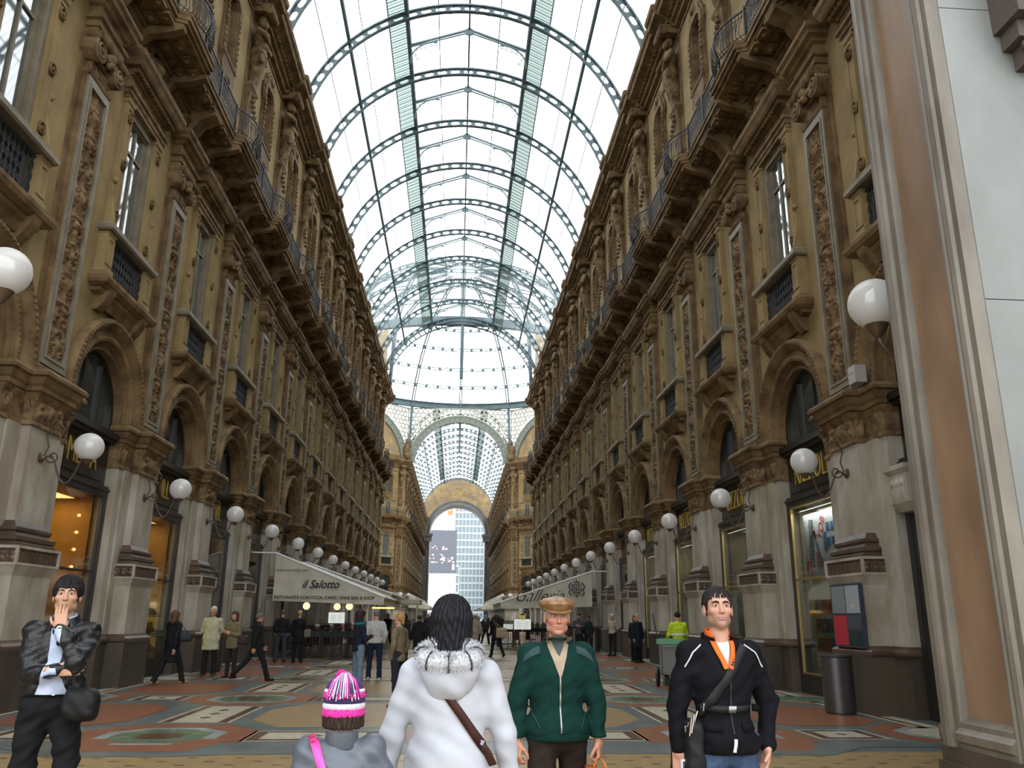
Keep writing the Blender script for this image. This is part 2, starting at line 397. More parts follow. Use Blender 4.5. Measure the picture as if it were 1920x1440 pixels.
# ------------------------------------------------------------ big arched window over each shop
def arcpoly(hw, zspring, cz, r_, z0, n=20):
    return [(hw, z0)] + [(r_ * math.cos(PI * i / n), cz + r_ * math.sin(PI * i / n)) for i in range(n + 1)] + [(-hw, z0)]
def make_arch(base=5.72):
    r = empty('arched_window')
    m = MB(); m.arch([(-0.1, 1.46), (0.10, 1.46), (0.13, 1.50), (0.13, 1.56), (0.07, 1.58), (0.07, 1.70), (0.12, 1.72), (0.20, 1.80), (0.24, 1.86), (0.24, 1.93), (0.19, 1.97), (-0.1, 1.97)], 0, 6.08, 5.90, 28)
    m.arch([(-0.34, 1.28), (-0.04, 1.28), (-0.04, 1.34), (-0.08, 1.36), (-0.08, 1.42), (0.02, 1.43), (0.02, 1.48), (-0.34, 1.48)], 0, 6.08, 5.90, 28)
    for i in range(46):
        a = PI * (i + 0.5) / 46; y, z = 1.88 * math.cos(a), 6.08 + 1.88 * math.sin(a); m.ball((-0.235, y, z), 0.045, 6, 4)
        y, z = 1.53 * math.cos(a), 6.08 + 1.53 * math.sin(a); m.ball((-0.13, y, z), 0.028, 5, 4)
    m.build('archivolt', STONE, r, base, smooth=40)
    m = MB(); m.plate([arcpoly(1.32, 0, 6.08, 1.31, 5.70)], 0.30, 0.34); m.build('lunette_pane', GLASSD, r, base)
    m = MB(); m.arch([(-0.32, 1.16), (-0.22, 1.16), (-0.22, 1.30), (-0.32, 1.30)], 0, 6.08, 5.72, 24)
    for y in (-0.45, 0.45): m.box(0.23, 0.30, y - 0.025, y + 0.025, 5.72, 7.26 if abs(y) < .1 else 7.15)
    m.box(0.20, 0.32, -1.3, 1.3, 5.70, 5.80); m.build('window_frame', DARK, r, base)
    # sill slab over the crown, consoles under it
    m = MB(); m.loft([(8.12, 0.10, 0.95), (8.3, 0.16, 1.0), (8.36, 0.22, 1.30), (8.44, 0.24, 1.32)])
    for y in (-0.95, 0.95): m.prism([(0, 8.0), (-0.10, 8.0), (-0.22, 8.14), (-0.34, 8.36), (-0.38, 8.5), (0, 8.5)], y - 0.14, y + 0.14)
    m.build('console_band', STONE, r, base)
    return r

# ------------------------------------------------------------ tall window of the first floor, base 8.44
WB = 8.44
def make_tall_window():
    r = empty('tall_window')
    m = MB(); m.loft([(8.44, 0.28, 1.36), (8.50, 0.40, 1.46), (8.58, 0.44, 1.50), (8.66, 0.44, 1.50), (8.72, 0.36, 1.42), (8.80, 0.28, 1.36)]); m.build('balconette_slab', STONE, r, WB)
    m = MB()
    for sg in (-1, 1):
        p = MB(); p.loft([(8.80, 0.26, 0.22), (8.92, 0.26, 0.22), (8.94, 0.22, 0.18), (9.70, 0.22, 0.18), (9.74, 0.26, 0.22)], y=sg * 1.12)
        p.plate([[(sg * 1.12 - 0.15, 9.0), (sg * 1.12 + 0.15, 9.0), (sg * 1.12 + 0.15, 9.64), (sg * 1.12 - 0.15, 9.64)], [(sg * 1.12 - 0.10, 9.06), (sg * 1.12 - 0.10, 9.58), (sg * 1.12 + 0.10, 9.58), (sg * 1.12 + 0.10, 9.06)]], -0.21, -0.24)
        p.build('parapet_pier', PLASTER, r, WB)
    m = MB(); m.loft([(9.76, 0.30, 1.36), (9.80, 0.34, 1.40), (9.90, 0.34, 1.40), (9.96, 0.28, 1.34)]); m.build('parapet_coping', GREYST, r, WB)
    g = MB(); g.box(-0.14, -0.11, -0.94, 0.94, 8.82, 8.88); g.box(-0.14, -0.11, -0.94, 0.94, 9.68, 9.74)
    for i in range(12):
        y = -0.86 + i * 0.1564; g.tube([(-0.125, y, 8.85), (-0.125, y, 9.7)], 0.012, 4)
        for z in (9.05, 9.28, 9.51): g.tube([(-0.125, y + 0.055 * math.cos(a), z + 0.085 * math.sin(a)) for a in [i2 * PI / 4 for i2 in range(8)]], 0.011, 4, closed=True)
    g.build('iron_grille', IRON, r, WB)
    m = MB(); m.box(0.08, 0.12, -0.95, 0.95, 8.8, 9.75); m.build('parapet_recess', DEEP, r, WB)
    for sg in (-1, 1):
        p = MB(); y = sg * 0.93
        p.loft([(9.96, 0.12, 0.22), (10.06, 0.12, 0.22), (10.06, 0.10, 0.17), (13.16, 0.10, 0.17), (13.2, 0.14, 0.21), (13.26, 0.14, 0.21)], y=y)
        p.plate([[(y - 0.15, 10.12), (y + 0.15, 10.12), (y + 0.15, 13.1), (y - 0.15, 13.1)], [(y - 0.11, 10.17), (y - 0.11, 13.05), (y + 0.11, 13.05), (y + 0.11, 10.17)]], -0.095, -0.125)
        p.prism([(0, 9.96), (-0.20, 9.96), (-0.22, 10.1), (-0.16, 10.35), (-0.10, 10.7), (-0.12, 10.95), (-0.06, 11.05), (0, 11.05)], sg * 1.13 - 0.055, sg * 1.13 + 0.055)
        p.ball((-0.1, sg * 1.13, 11.1), 0.07, 8, 6)
        j = p.build('jamb', PLASTER, r, WB)
        for z in (10.32, 11.6, 12.85):
            d = MB(); d.lathe([(0.125, -0.10), (0.125, -0.15), (0.10, -0.17), (0.085, -0.13), (0.05, -0.13), (0.03, -0.17)], (0, y, z), 14, 'x'); d.build('roundel', STONE, j, WB)
    m = MB(); m.plate([[(-0.78, 9.96), (0.78, 9.96), (0.78, 13.26), (-0.78, 13.26)], [(-0.58, 10.1), (-0.58, 13.08), (0.58, 13.08), (0.58, 10.1)]], 0.14, -0.02)
    m.plate([[(-0.66, 10.0), (0.66, 10.0), (0.66, 13.16), (-0.66, 13.16)], [(-0.52, 10.1), (-0.52, 13.02), (0.52, 13.02), (0.52, 10.1)]], 0.14, 0.06)
    m.build('window_surround', GREYST, r, WB)
    m = MB(); m.box(0.12, 0.135, -0.6, 0.6, 10.0, 13.15); m.build('window_pane', GLASSC, r, WB)
    m = MB(); m.box(0.08, 0.12, -0.03, 0.03, 10.05, 13.1)
    for y in (-0.5, 0.5): m.box(0.08, 0.12, y - 0.04, y + 0.04, 10.05, 13.1)
    m.box(0.08, 0.12, -0.5, 0.5, 12.3, 12.36); m.build('casement', GREYST, r, WB)
    m = MB(); m.loft([(13.26, 0.14, 1.16), (13.36, 0.14, 1.16), (13.37, 0.17, 1.19), (13.48, 0.17, 1.19), (13.50, 0.22, 1.24), (13.56, 0.22, 1.24), (13.57, 0.12, 1.14), (13.86, 0.12, 1.14)])
    m.relief(-0.125, -1.12, 1.12, 13.59, 13.84, leafband(2.24, 0.25, 100, 12, 11), 0.03); m.build('frieze', ORN, r, WB)
    m = MB(); m.loft([(13.86, 0.16, 1.18), (13.92, 0.20, 1.22)]); m.loft([(14.00, 0.38, 1.40), (14.06, 0.42, 1.44), (14.16, 0.46, 1.48), (14.22, 0.50, 1.52), (14.36, 0.50, 1.52), (14.40, 0.44, 1.46)])
    m.loft([(13.92, 0.20, 1.22), (14.0, 0.20, 1.22)])
    for i in range(17): y = -1.2 + i * 0.15; m.box(-0.32, -0.18, y - 0.04, y + 0.04, 13.90, 14.0)
    m.build('pediment_cornice', STONE, r, WB)
    cr = MB(); H = field(90, 34, 2.3, 0.85, [(spiral_pts(s_ * 0.62, 0.25, 0.2, 1.4, -s_, PI / 2), 0.05) for s_ in (-1, 1)] + [([(s_ * (1.1 - t * 0.75), 0.05 + 0.42 * t * t + 0.05 * math.sin(t * 9)) for t in np.linspace(0, 1, 30)], 0.06) for s_ in (-1, 1)], [(0, 0.42, 0.17, 0.26, 1.7), (0, 0.70, 0.1, 0.1, 1.3), (-0.3, 0.38, 0.12, 0.14, 1.1), (0.3, 0.38, 0.12, 0.14, 1.1)])
    prof = [(1.15, 14.38), (1.12, 14.52), (0.86, 14.62), (0.72, 14.84), (0.42, 14.9), (0.3, 15.12), (0.14, 15.22), (0, 15.26)]
    cr.plate([[(1.15, 14.38)] + prof[1:] + [(-a, b) for a, b in prof[-2::-1]]], 0.0, -0.16)
    ys = np.linspace(-1.1, 1.1, 90); zs = np.linspace(14.4, 15.24, 34)
    for j in range(90):
        lim = np.interp(abs(ys[j]), [0, 0.14, 0.3, 0.42, 0.72, 0.86, 1.12, 1.15], [15.26, 15.22, 15.12, 14.9, 14.84, 14.62, 14.52, 14.38])
        for i in range(34):
            if zs[i] > lim: H[i, j] = -0.9
    cr.relief(-0.15, -1.1, 1.1, 14.4, 15.24, H, 0.14)
    for sg in (-1, 1): cr.lathe([(0.02, 0), (0.13, -0.02), (0.15, -0.2), (0.02, -0.34)], (0, sg * 1.28, 14.53), 10, 'x')
    cr.build('crest', ORN, r, WB, smooth=40)
    return r

# ------------------------------------------------------------ balcony, one bay long, base 15.40
BB = 15.40
def make_balcony():
    r = empty('balcony')
    def outl(d, hb=0.98):
        h = B / 2; e = 0.95 + d; b_ = 1.22 + d
        return [(0.1, -h), (-e, -h), (-e, -hb - 0.1), (-b_, -hb), (-b_, hb), (-e, hb + 0.1), (-e, h), (0.1, h)]
    m = MB()
    for (z0, z1, d) in ((15.40, 15.50, -0.14), (15.50, 15.60, -0.06), (15.60, 15.74, 0.0), (15.74, 15.80, 0.03), (15.80, 15.84, -0.04)): m.prism(outl(d), z0, z1, 'z')
    m.build('slab', STONE, r, BB)
    m = MB()
    for i in range(10):
        y = -B / 2 + B * (i + 0.5) / 10
        for x in (-0.78, -0.42): m.prism([(x - 0.13, y - 0.20), (x + 0.13, y - 0.20), (x + 0.13, y + 0.20), (x - 0.13, y + 0.20)], 15.34, 15.41, 'z'); m.ball((x, y, 15.34), 0.07, 6, 4)
    m.box(-0.16, 0.02, -B / 2, B / 2, 15.10, 15.41); m.box(-0.25, 0.02, -B / 2, B / 2, 15.26, 15.41)
    for y in (-0.95, 0.95): m.prism([(0, 14.85), (-0.12, 14.9), (-0.3, 15.1), (-0.8, 15.2), (-1.1, 15.3), (-1.12, 15.41), (0, 15.41)], y - 0.11, y + 0.11)
    m.build('soffit', BROWN if False else STONE, r, BB)
    g = MB(); h = B / 2
    path = [(-0.90, -h), (-0.90, -1.05)] + [(-0.90 - 0.42 * math.sin(PI * t), -1.0 + 2.0 * t) for t in np.linspace(0.05, 0.95, 13)] + [(-0.90, 1.05), (-0.90, h)]
    for z, w in ((16.78, 0.028), (15.92, 0.02), (16.62, 0.012), (16.06, 0.012)): g.tube([(x, y, z) for x, y in path], w, 4)
    L = [Vector((x, y, 0)) for x, y in path]; cum = [0]
    for a, b in zip(L, L[1:]): cum.append(cum[-1] + (b - a).length)
    n = 50
    for i in range(n):
        s_ = cum[-1] * (i + 0.5) / n; k = max(j for j in range(len(cum) - 1) if cum[j] <= s_); t = (s_ - cum[k]) / (cum[k + 1] - cum[k]); p = L[k].lerp(L[k + 1], t)
        bul = 0.10 if abs(p.y) < 1.05 else 0.0
        g.tube([(p.x, p.y, 15.84), (p.x - bul * 1.2, p.y, 16.06), (p.x - bul, p.y, 16.3), (p.x, p.y, 16.6), (p.x, p.y, 16.78)], 0.011, 4)
        if i % 2 == 0: g.tube([(p.x - bul - 0.006, p.y + 0.05 * math.cos(a), 16.34 + 0.17 * math.sin(a)) for a in [q * PI / 3 for q in range(6)]], 0.012, 4, closed=True)
    for y in (-h + 0.02, -1.05, 1.05): g.box(-0.93, -0.87, y - 0.03, y + 0.03, 15.82, 16.86)
    g.build('iron_railing', IRON, r, BB)
    return r

# ------------------------------------------------------------ window of the upper storey, base 18.4
UB = 18.0
def make_upper_window():
    r = empty('upper_window')
    out = [(0.62, 18.35), (0.80, 18.55), (0.72, 18.9), (0.80, 19.2), (0.74, 20.9), (0.92, 21.3), (0.88, 21.7), (0.66, 21.95), (0.55, 22.3), (0.22, 22.5), (0, 22.72)]
    poly = [(a, b) for a, b in out] + [(-a, b) for a, b in out[-2::-1]] + [(-0.3, 18.15), (0, 18.02), (0.3, 18.15)]
    hole = [(-0.5, 19.25), (-0.5, 21.55), (-0.3, 21.72), (0.3, 21.72), (0.5, 21.55), (0.5, 19.25)]
    m = MB(); m.plate([poly, hole], 0.30, -0.10)
    inn = [(a * 0.9, 20.4 + (b - 20.4) * 0.93) for a, b in poly]; h2 = [(a * 1.15, 20.4 + (b - 20.4) * 1.05) for a, b in hole]
    m.plate([inn, h2], -0.09, -0.16); m.build('surround', STONE, r, UB)
    m = MB()
    for sg in (-1, 1):
        for z in np.arange(19.3, 21.3, 0.22): m.ball((-0.16, sg * 0.66, z), 0.075, 7, 5, (0.7, 0.8, 1.2))
    m.ball((-0.15, 0, 22.2), 0.2, 10, 8, (0.6, 1.2, 0.9)); m.ball((-0.15, 0, 18.5), 0.16, 10, 8, (0.6, 1.6, 0.9))
    for s_ in (-1, 1): m.tube([(-0.14, a, b) for a, b in spiral_pts(s_ * 0.32, 22.05, 0.14, 1.2, s_)], 0.03, 5)
    m.build('garland', ORN, r, UB, smooth=50)
    m = MB(); m.box(0.2, 0.22, -0.5, 0.5, 19.2, 21.8); m.build('window_pane', GLASSC, r, UB)
    m = MB(); m.box(0.14, 0.2, -0.03, 0.03, 19.25, 21.7); m.box(0.14, 0.2, -0.5, 0.5, 20.9, 20.96)
    for y in (-0.46, 0.46): m.box(0.14, 0.2, y - 0.04, y + 0.04, 19.25, 21.7)
    m.build('casement', GREYST, r, UB)
    m = MB(); m.loft([(19.05, 0.14, 0.66), (19.12, 0.2, 0.72), (19.2, 0.2, 0.72), (19.25, 0.12, 0.6)]); m.build('sill', STONE, r, UB)
    return r
def make_wall_lamp():
    # bracket springs from the shaft, globe 0.9 m out, base of root at the wall fixing
    r = empty('wall_lamp')
    m = MB(); m.lathe([(0.10, 0.0), (0.10, -0.03), (0.05, -0.06), (0.04, -0.10)], (-0.24, 0, 4.42), 12, 'x')
    pts = []
    for i in range(20):
        t = i / 19; pts.append((-0.30 - 0.78 * t, 0, 4.42 + 0.10 * math.sin(t * PI * 0.55) * 1.6 - 0.62 * math.sin(PI * max(0, t - 0.18) / 0.82) ** 1.3))
    pts[-1] = (-1.09, 0, 4.30); pts.append((-1.10, 0, 4.36)); m.tube(pts, 0.019, 6)
    m.tube([(-0.30 - a, 0, 4.42 + b) for a, b in spiral_pts(0.16, 0.02, 0.13, 1.3, 1, PI)], 0.017, 6)
    m.tube([(-0.30, 0, 4.45), (-0.36, 0, 4.62), (-0.30, 0, 4.85), (-0.38, 0, 5.02), (-0.52, 0, 5.06), (-0.60, 0, 4.98), (-0.58, 0, 4.88)], 0.015, 6)
    m.lathe([(0.03, 4.30), (0.05, 4.33), (0.085, 4.37), (0.10, 4.40), (0.115, 4.41), (0.09, 4.43)], (-1.10, 0, 0), 16)
    m.build('bracket', BRONZE, r, 4.42, smooth=50)
    m = MB(); m.ball((-1.10, 0, 4.64), 0.262, 28, 18); m.build('globe', GLOBE, r, 4.42, smooth=True)
    return r

pier = make_pier(); tag(pier, 'x', 'pier', 'marble piers between the shops')
pil = make_pilaster(); tag(pil, 'x', 'pilaster', 'carved pilasters of the first floor')
arc = make_arch(); tag(arc, 'x', 'window', 'arched windows over the shops')
tw = make_tall_window(); tag(tw, 'x', 'window', 'tall first floor windows')
bal = make_balcony(); tag(bal, 'x', 'balcony', 'balcony bays under the upper storey')
uw = make_upper_window(); tag(uw, 'x', 'window', 'upper storey windows')
lamp = make_wall_lamp(); tag(lamp, 'x', 'lamp', 'globe lamps on the marble piers')
NP = 14  # piers k=-1..12
def pier_y(k): return Y0 + B * k
first = {}
def put(proto, key, s, y, z, label):
    f = key not in first; first[key] = 1
    return dup(proto, at_side(s, y, z), rz_side(s), label, f)
for s, side in SIDES:
    for k in range(-1, 14):
        n = ORD[k + 1]; y = pier_y(k)
        put(pier, 'pier', s, y, 0, 'dark-plinthed marble pier on the %s, %s counting from the entrance' % (side, n))
        put(pil, 'pil', s, y, PB, 'ochre pilaster with carved arabesques on the %s, %s from the entrance' % (side, n))
        if 0 <= k < 13: put(lamp, 'lamp', s, y, 4.42, 'white globe lamp on a scrolled bracket, %s, %s pier from the entrance' % (side, n))
        if k < 13:
            yc = y + B / 2; n = ORD[k + 1]
            put(arc, 'arc', s, yc, 5.72, 'round-arched shop window top on the %s, %s bay from the entrance' % (side, n))
            put(tw, 'tw', s, yc, WB, 'tall pedimented window with iron balconette, %s, %s bay from the entrance' % (side, n))
            put(uw, 'uw', s, yc, UB, 'upper storey window with curly stone surround, %s, %s bay from the entrance' % (side, n))
            put(bal, 'bal', s, yc, BB, 'long stone balcony with bulging iron railing, %s, %s bay from the entrance' % (side, n))
# brackets of two lamps near the entrance
# ------------------------------------------------------------ walls of the first arm
def wall_mesh(s, ks, yend0, yend1, name):
    m = MB(); lo, hi = 5.55, 24.0
    outer = [(yend0, lo)]; holes = []
    for k in ks:
        yc = pier_y(k) + B / 2
        outer += [(yc - 1.40, lo)] + [(yc - 1.48 * math.cos(PI * i / 20), 6.08 + 1.48 * math.sin(PI * i / 20)) for i in range(21)] + [(yc + 1.40, lo)]
        holes.append([(yc - 0.76, 10.0), (yc - 0.76, 13.2), (yc + 0.76, 13.2), (yc + 0.76, 10.0)])
        holes.append([(yc - 0.98, 8.8), (yc - 0.98, 9.8), (yc + 0.98, 9.8), (yc + 0.98, 8.8)])
        holes.append([(yc - 0.56, 19.2), (yc - 0.56, 21.75), (yc + 0.56, 21.75), (yc + 0.56, 19.2)])
    outer += [(yend1, lo), (yend1, hi), (yend0, hi)]
    m.plate([outer] + holes, s * WX, s * (WX + 0.12))
    o = m.build(name, PLASTER); return tag(o, kind='structure')
wall_mesh(1, range(-1, 13), 9.7, OCT0 + 0.1, 'wall_right'); wall_mesh(-1, range(-1, 13), 9.7, OCT0 + 0.1, 'wall_left')
for s, nm in ((1, 'right'), (-1, 'left')):
    m = MB()
    for (p, z0, z1) in ((0.07, 14.30, 14.42), (0.10, 14.95, 15.10), (0.08, 16.0, 16.3), (0.05, 23.0, 23.12)):
        m.box(min(s * WX, s * (WX - p)), max(s * WX, s * (WX - p)), 9.7, OCT0, z0, z1)
    tag(m.build('trim_' + ('1' if s > 0 else '2'), STONE), kind='structure')
    m = MB()   # crowning cornice, stepped forward over every pier
    prof = [(0.0, 23.25), (0.18, 23.30), (0.20, 23.42), (0.34, 23.46), (0.36, 23.60), (0.62, 23.74), (0.80, 23.80), (0.84, 23.96), (0.92, 24.02), (0.96, 24.18), (0.9, 24.24), (-0.3, 24.30), (-0.3, 23.25)]
    m.prism([(s * (WX - p), z) for p, z in prof], 9.7, OCT0)
    for k in range(-1, 14):
        y = pier_y(k)
        m.prism([(s * (WX - p - 0.14 if p > 0 else WX), z) for p, z in prof], y - 0.55, min(y + 0.55, OCT0))
    for i in range(int((OCT0 - 10) / 0.30)):
        y = 10 + i * 0.30; m.box(min(s * (WX - 0.5), s * WX), max(s * (WX - 0.5), s * WX), y - 0.07, y + 0.07, 23.58, 23.72)
    tag(m.build('trim_' + ('3' if s > 0 else '4'), STONE), kind='structure')
    m = MB()   # solid mass behind the facades: keeps daylight out of the rooms
    m.box(min(s * 10.5, s * 10.8), max(s * 10.5, s * 10.8), 9.7, OCT0, 0, 28)
    m.box(min(s * 8.3, s * 10.6), max(s * 8.3, s * 10.6), 9.7, OCT0, 24.1, 24.3)
    tag(m.build('wall_' + nm + '_back', PLINTH), kind='structure')
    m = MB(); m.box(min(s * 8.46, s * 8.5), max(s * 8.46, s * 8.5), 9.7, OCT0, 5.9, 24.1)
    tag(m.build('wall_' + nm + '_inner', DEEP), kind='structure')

# ------------------------------------------------------------ floor: inlaid marble mosaic
FL = {}
FL['grey'] = mat('blue_grey_marble', (0.125, 0.145, 0.14), 0.28, col2=(0.075, 0.09, 0.09), vscale=1.6)
FL['ochre'] = mat('ochre_mosaic', (0.30, 0.205, 0.088), 0.28, col2=(0.225, 0.155, 0.07), vscale=5)
FL['orange'] = mat('terracotta_mosaic', (0.24, 0.092, 0.042), 0.28, col2=(0.18, 0.068, 0.034), vscale=4)
FL['white'] = mat('cream_mosaic', (0.48, 0.44, 0.34), 0.2, var=0.15, vscale=8)
FL['brown'] = mat('brown_mosaic', (0.11, 0.055, 0.035), 0.2, var=0.2)
FL['green'] = mat('green_mosaic', (0.13, 0.19, 0.09), 0.2, col2=(0.07, 0.12, 0.09), vscale=3)
FL['lgrey'] = mat('pale_grey_marble', (0.27, 0.30, 0.29), 0.2, var=0.2)
FL['blue'] = mat('blue_tesserae', (0.06, 0.065, 0.08), 0.3)
keys = list(FL)
m = MB()
def fpoly(c, pts, lay):
    m.cur = keys.index(c); m.add([(x, y, lay * 0.0012) for x, y in pts], [tuple(range(len(pts)))])
def frect(c, cx, cy, hx, hy, lay): fpoly(c, [(cx - hx, cy - hy), (cx + hx, cy - hy), (cx + hx, cy + hy), (cx - hx, cy + hy)], lay)
def foct(c, cx, cy, hx, hy, lay, k=0.45): fpoly(c, [(cx - hx, cy - hy * k), (cx - hx * k, cy - hy), (cx + hx * k, cy - hy), (cx + hx, cy - hy * k), (cx + hx, cy + hy * k), (cx + hx * k, cy + hy), (cx - hx * k, cy + hy), (cx - hx, cy + hy * k)], lay)
frect('grey', 0, 60, 12, 140, 0)
frect('ochre', 0, 3.0, 7.4, 8.0, 1)
def chevron(sx):
    pass
YR = 12.5
rows = list(range(0, 14))
for n in rows + list(range(20, 34)):
    yr = YR + B * n if n < 20 else OCT1 + 3 + B * (n - 20)
    ym = yr + B / 2
    for sx in (-1, 1):
        cx = sx * 3.95
        foct('grey', cx, yr, 1.65, 1.65, 2)
        foct('orange', cx, yr, 1.22, 1.28, 3); foct('lgrey', cx, yr, 0.82, 0.84, 4); foct('green', cx, yr, 0.64, 0.66, 5)
        for a in range(8):
            t = a * PI / 4; fpoly('grey', [(cx + 0.3 * math.cos(t), yr + 0.3 * math.sin(t)), (cx + 0.64 * math.cos(t + .02), yr + 0.64 * math.sin(t + .02)), (cx + 0.64 * math.cos(t - .02), yr + 0.64 * math.sin(t - .02))], 6)
        foct('brown', cx, yr, 0.30, 0.30, 7)
        # long panel between the octagons
        frect('white', cx, ym, 0.56, 1.22, 3); frect('brown', cx, ym, 0.50, 1.18, 4); frect('white', cx, ym, 0.36, 1.18, 5)
        for q in (-0.55, 0, 0.55): fpoly('brown', [(cx - 0.1, ym + q), (cx, ym + q - 0.16), (cx + 0.1, ym + q), (cx, ym + q + 0.16)], 6)
        # terracotta field beside the wall
        fpoly('orange', [(sx * 5.0, ym - 0.95), (sx * 5.4, ym - 1.55), (sx * 6.6, ym - 1.55), (sx * 7.1, ym - 0.95), (sx * 7.1, ym + 0.95), (sx * 6.6, ym + 1.55), (sx * 5.4, ym + 1.55), (sx * 5.0, ym + 0.95)], 3)
        # cross panels
        frect('white', sx * 5.75, yr + 0.1, 0.52, 0.52, 4); frect('brown', sx * 5.75, yr + 0.1, 0.46, 0.46, 5); frect('white', sx * 5.75, yr + 0.1, 0.32, 0.32, 6)
        fpoly('brown', [(sx * 5.75 - 0.08, yr + .1), (sx * 5.75, yr - 0.02), (sx * 5.75 + 0.08, yr + .1), (sx * 5.75, yr + 0.22)], 7)
        frect('white', sx * 1.85, yr, 0.92, 0.52, 3); frect('brown', sx * 1.85, yr, 0.86, 0.46, 4); frect('white', sx * 1.85, yr, 0.70, 0.32, 5)
        fpoly('brown', [(sx * 1.85 - 0.14, yr), (sx * 1.85, yr - 0.1), (sx * 1.85 + 0.14, yr), (sx * 1.85, yr + 0.1)], 6)
        foct('orange', sx * 7.5, yr + 0.2, 1.1, 1.15, 2); foct('lgrey', sx * 7.5, yr + 0.2, 0.75, 0.76, 3); foct('white' if n % 2 == 0 else 'green', sx * 7.5, yr + 0.2, 0.58, 0.58, 4)
        # terracotta wedge toward the centre
        fpoly('orange', [(sx * 2.78, yr - 0.45), (sx * 3.1, yr - 0.9), (sx * 3.1, yr + 0.9), (sx * 2.78, yr + 0.45)], 2.5)
    # central field
    fpoly('ochre', [(-3.15, ym - 0.8), (-2.55, ym - 1.75), (2.55, ym - 1.75), (3.15, ym - 0.8), (3.15, ym + 0.8), (2.55, ym + 1.75), (-2.55, ym + 1.75), (-3.15, ym + 0.8)], 2.2)
    foct('orange', 0, yr, 0.8, 0.8, 2.5); foct('lgrey', 0, yr, 0.5, 0.5, 3)
for s in (-1, 1):   # border lines along the walls
    frect('white', s * 7.36, 50, 0.05, 37, 3); frect('brown', s * 7.46, 50, 0.05, 37, 3); frect('white', s * 7.62, 50, 0.11, 37, 2.8)
# little blue tesserae scattered in rows over the ochre
for i in range(26):
    for j in range(26):
        x = -7.0 + 14.0 * (i + 0.5 * (j % 2)) / 26; y = 4.5 + 6.4 * j / 26
        if y < 10.8: frect('blue', x, y, 0.055, 0.02, 3)
for n in rows[:5]:
    ym = YR + B * n + B / 2
    for i in range(10):
        for j in range(8):
            x = -2.6 + 5.2 * (i + 0.5 * (j % 2)) / 10; y = ym - 1.4 + 2.8 * j / 7; frect('blue', x, y, 0.05, 0.02, 3.4)
# octagon paving
foct('ochre', 0, OCTC, 15, 16, 2, 0.45); foct('lgrey', 0, OCTC, 9, 9, 3, .45); foct('orange', 0, OCTC, 8, 8, 4, .45); foct('ochre', 0, OCTC, 6, 6, 5, .45)
# chevron band closing the entrance field
for s in (-1, 1):
    fpoly('grey', [(0, 10.9), (s * 2.6, 10.9), (s * 3.2, 10.75), (s * 4.8, 10.75), (s * 5.5, 11.4), (s * 7.3, 11.4), (s * 7.3, 11.8), (0, 11.8)], 4)
    fpoly('orange', [(s * 2.85, 12.2), (s * 3.2, 11.1), (s * 4.7, 11.1), (s * 5.15, 12.2)], 4.5)
    fpoly('lgrey', [(s * 3.55, 11.66), (s * 4.35, 11.66), (s * 4.35, 11.8), (s * 3.55, 11.8)], 4.6)
tag(m.build('floor', [FL[k] for k in keys], recalc=False), kind='structure')
g = MB(); g.box(-60, 60, -40, 460, -0.3, -0.02)
tag(g.build('ground', mat('piazza_paving', (0.3, 0.3, 0.3), 0.5, var=0.2)), kind='structure')

# ------------------------------------------------------------ glass barrel vault
VR, VZ = 8.6, 24.6
def vp(a, r_=VR): return (r_ * math.cos(a), VZ + r_ * math.sin(a))
def make_rib():
    m = MB(); n = 36
    def arcb(r0, r1, w):
        prof = [(-w, r0), (w, r0), (w, r1), (-w, r1)]; rows = []
        for i in range(n + 1):
            a = PI * i / n; rows.append([(r_ * math.cos(a), p, VZ + r_ * math.sin(a)) for p, r_ in prof])
        vs = [q for row in rows for q in row]; fs = []
        for i in range(n):
            for j in range(4): k = (j + 1) % 4; fs.append((i * 4 + j, i * 4 + k, (i + 1) * 4 + k, (i + 1) * 4 + j))
        m.add(vs, fs)
    arcb(8.28, 8.33, 0.11); arcb(8.68, 8.76, 0.11)
    N = 34
    for i in range(N):
        a = PI * (i + 0.5) / N; d = 0.018
        pts = [(8.33, -2.0 * d), (8.33, 2.0 * d), (8.45, 0.75 * d), (8.56, 0.75 * d), (8.68, 2.0 * d), (8.68, -2.0 * d), (8.56, -0.75 * d), (8.45, -0.75 * d)]
        m.prism([(r_ * math.cos(a + t), VZ + r_ * math.sin(a + t)) for r_, t in pts], -0.03, 0.03, 'y')
    return m
rib0 = make_rib().build('roof_rib', VIRON); tag(rib0, 'x', 'roof rib', 'curved iron ribs of the glass roof')
def place_simple(proto, flag, loc, rz, label):
    o = proto if flag not in first else proto.copy()
    if flag in first: COL.objects.link(o)
    first[flag] = 1; o.location = loc; o.rotation_euler = (0, 0, rz)
    if label: o['label'] = label
    return o
for k in range(-1, 14):
    place_simple(rib0, 'rib', (0, pier_y(k) + (0.0 if k < 13 else 0.1), 0), 0, 'arched iron rib of the near glass vault, %s from the entrance' % ORD[k + 1])
N2 = 14
for j in range(N2):
    place_simple(rib0, 'rib', (0, OCT1 + 0.9 + B * j, 0), 0, 'arched iron rib of the far glass vault, %s beyond the dome' % ORD[j])
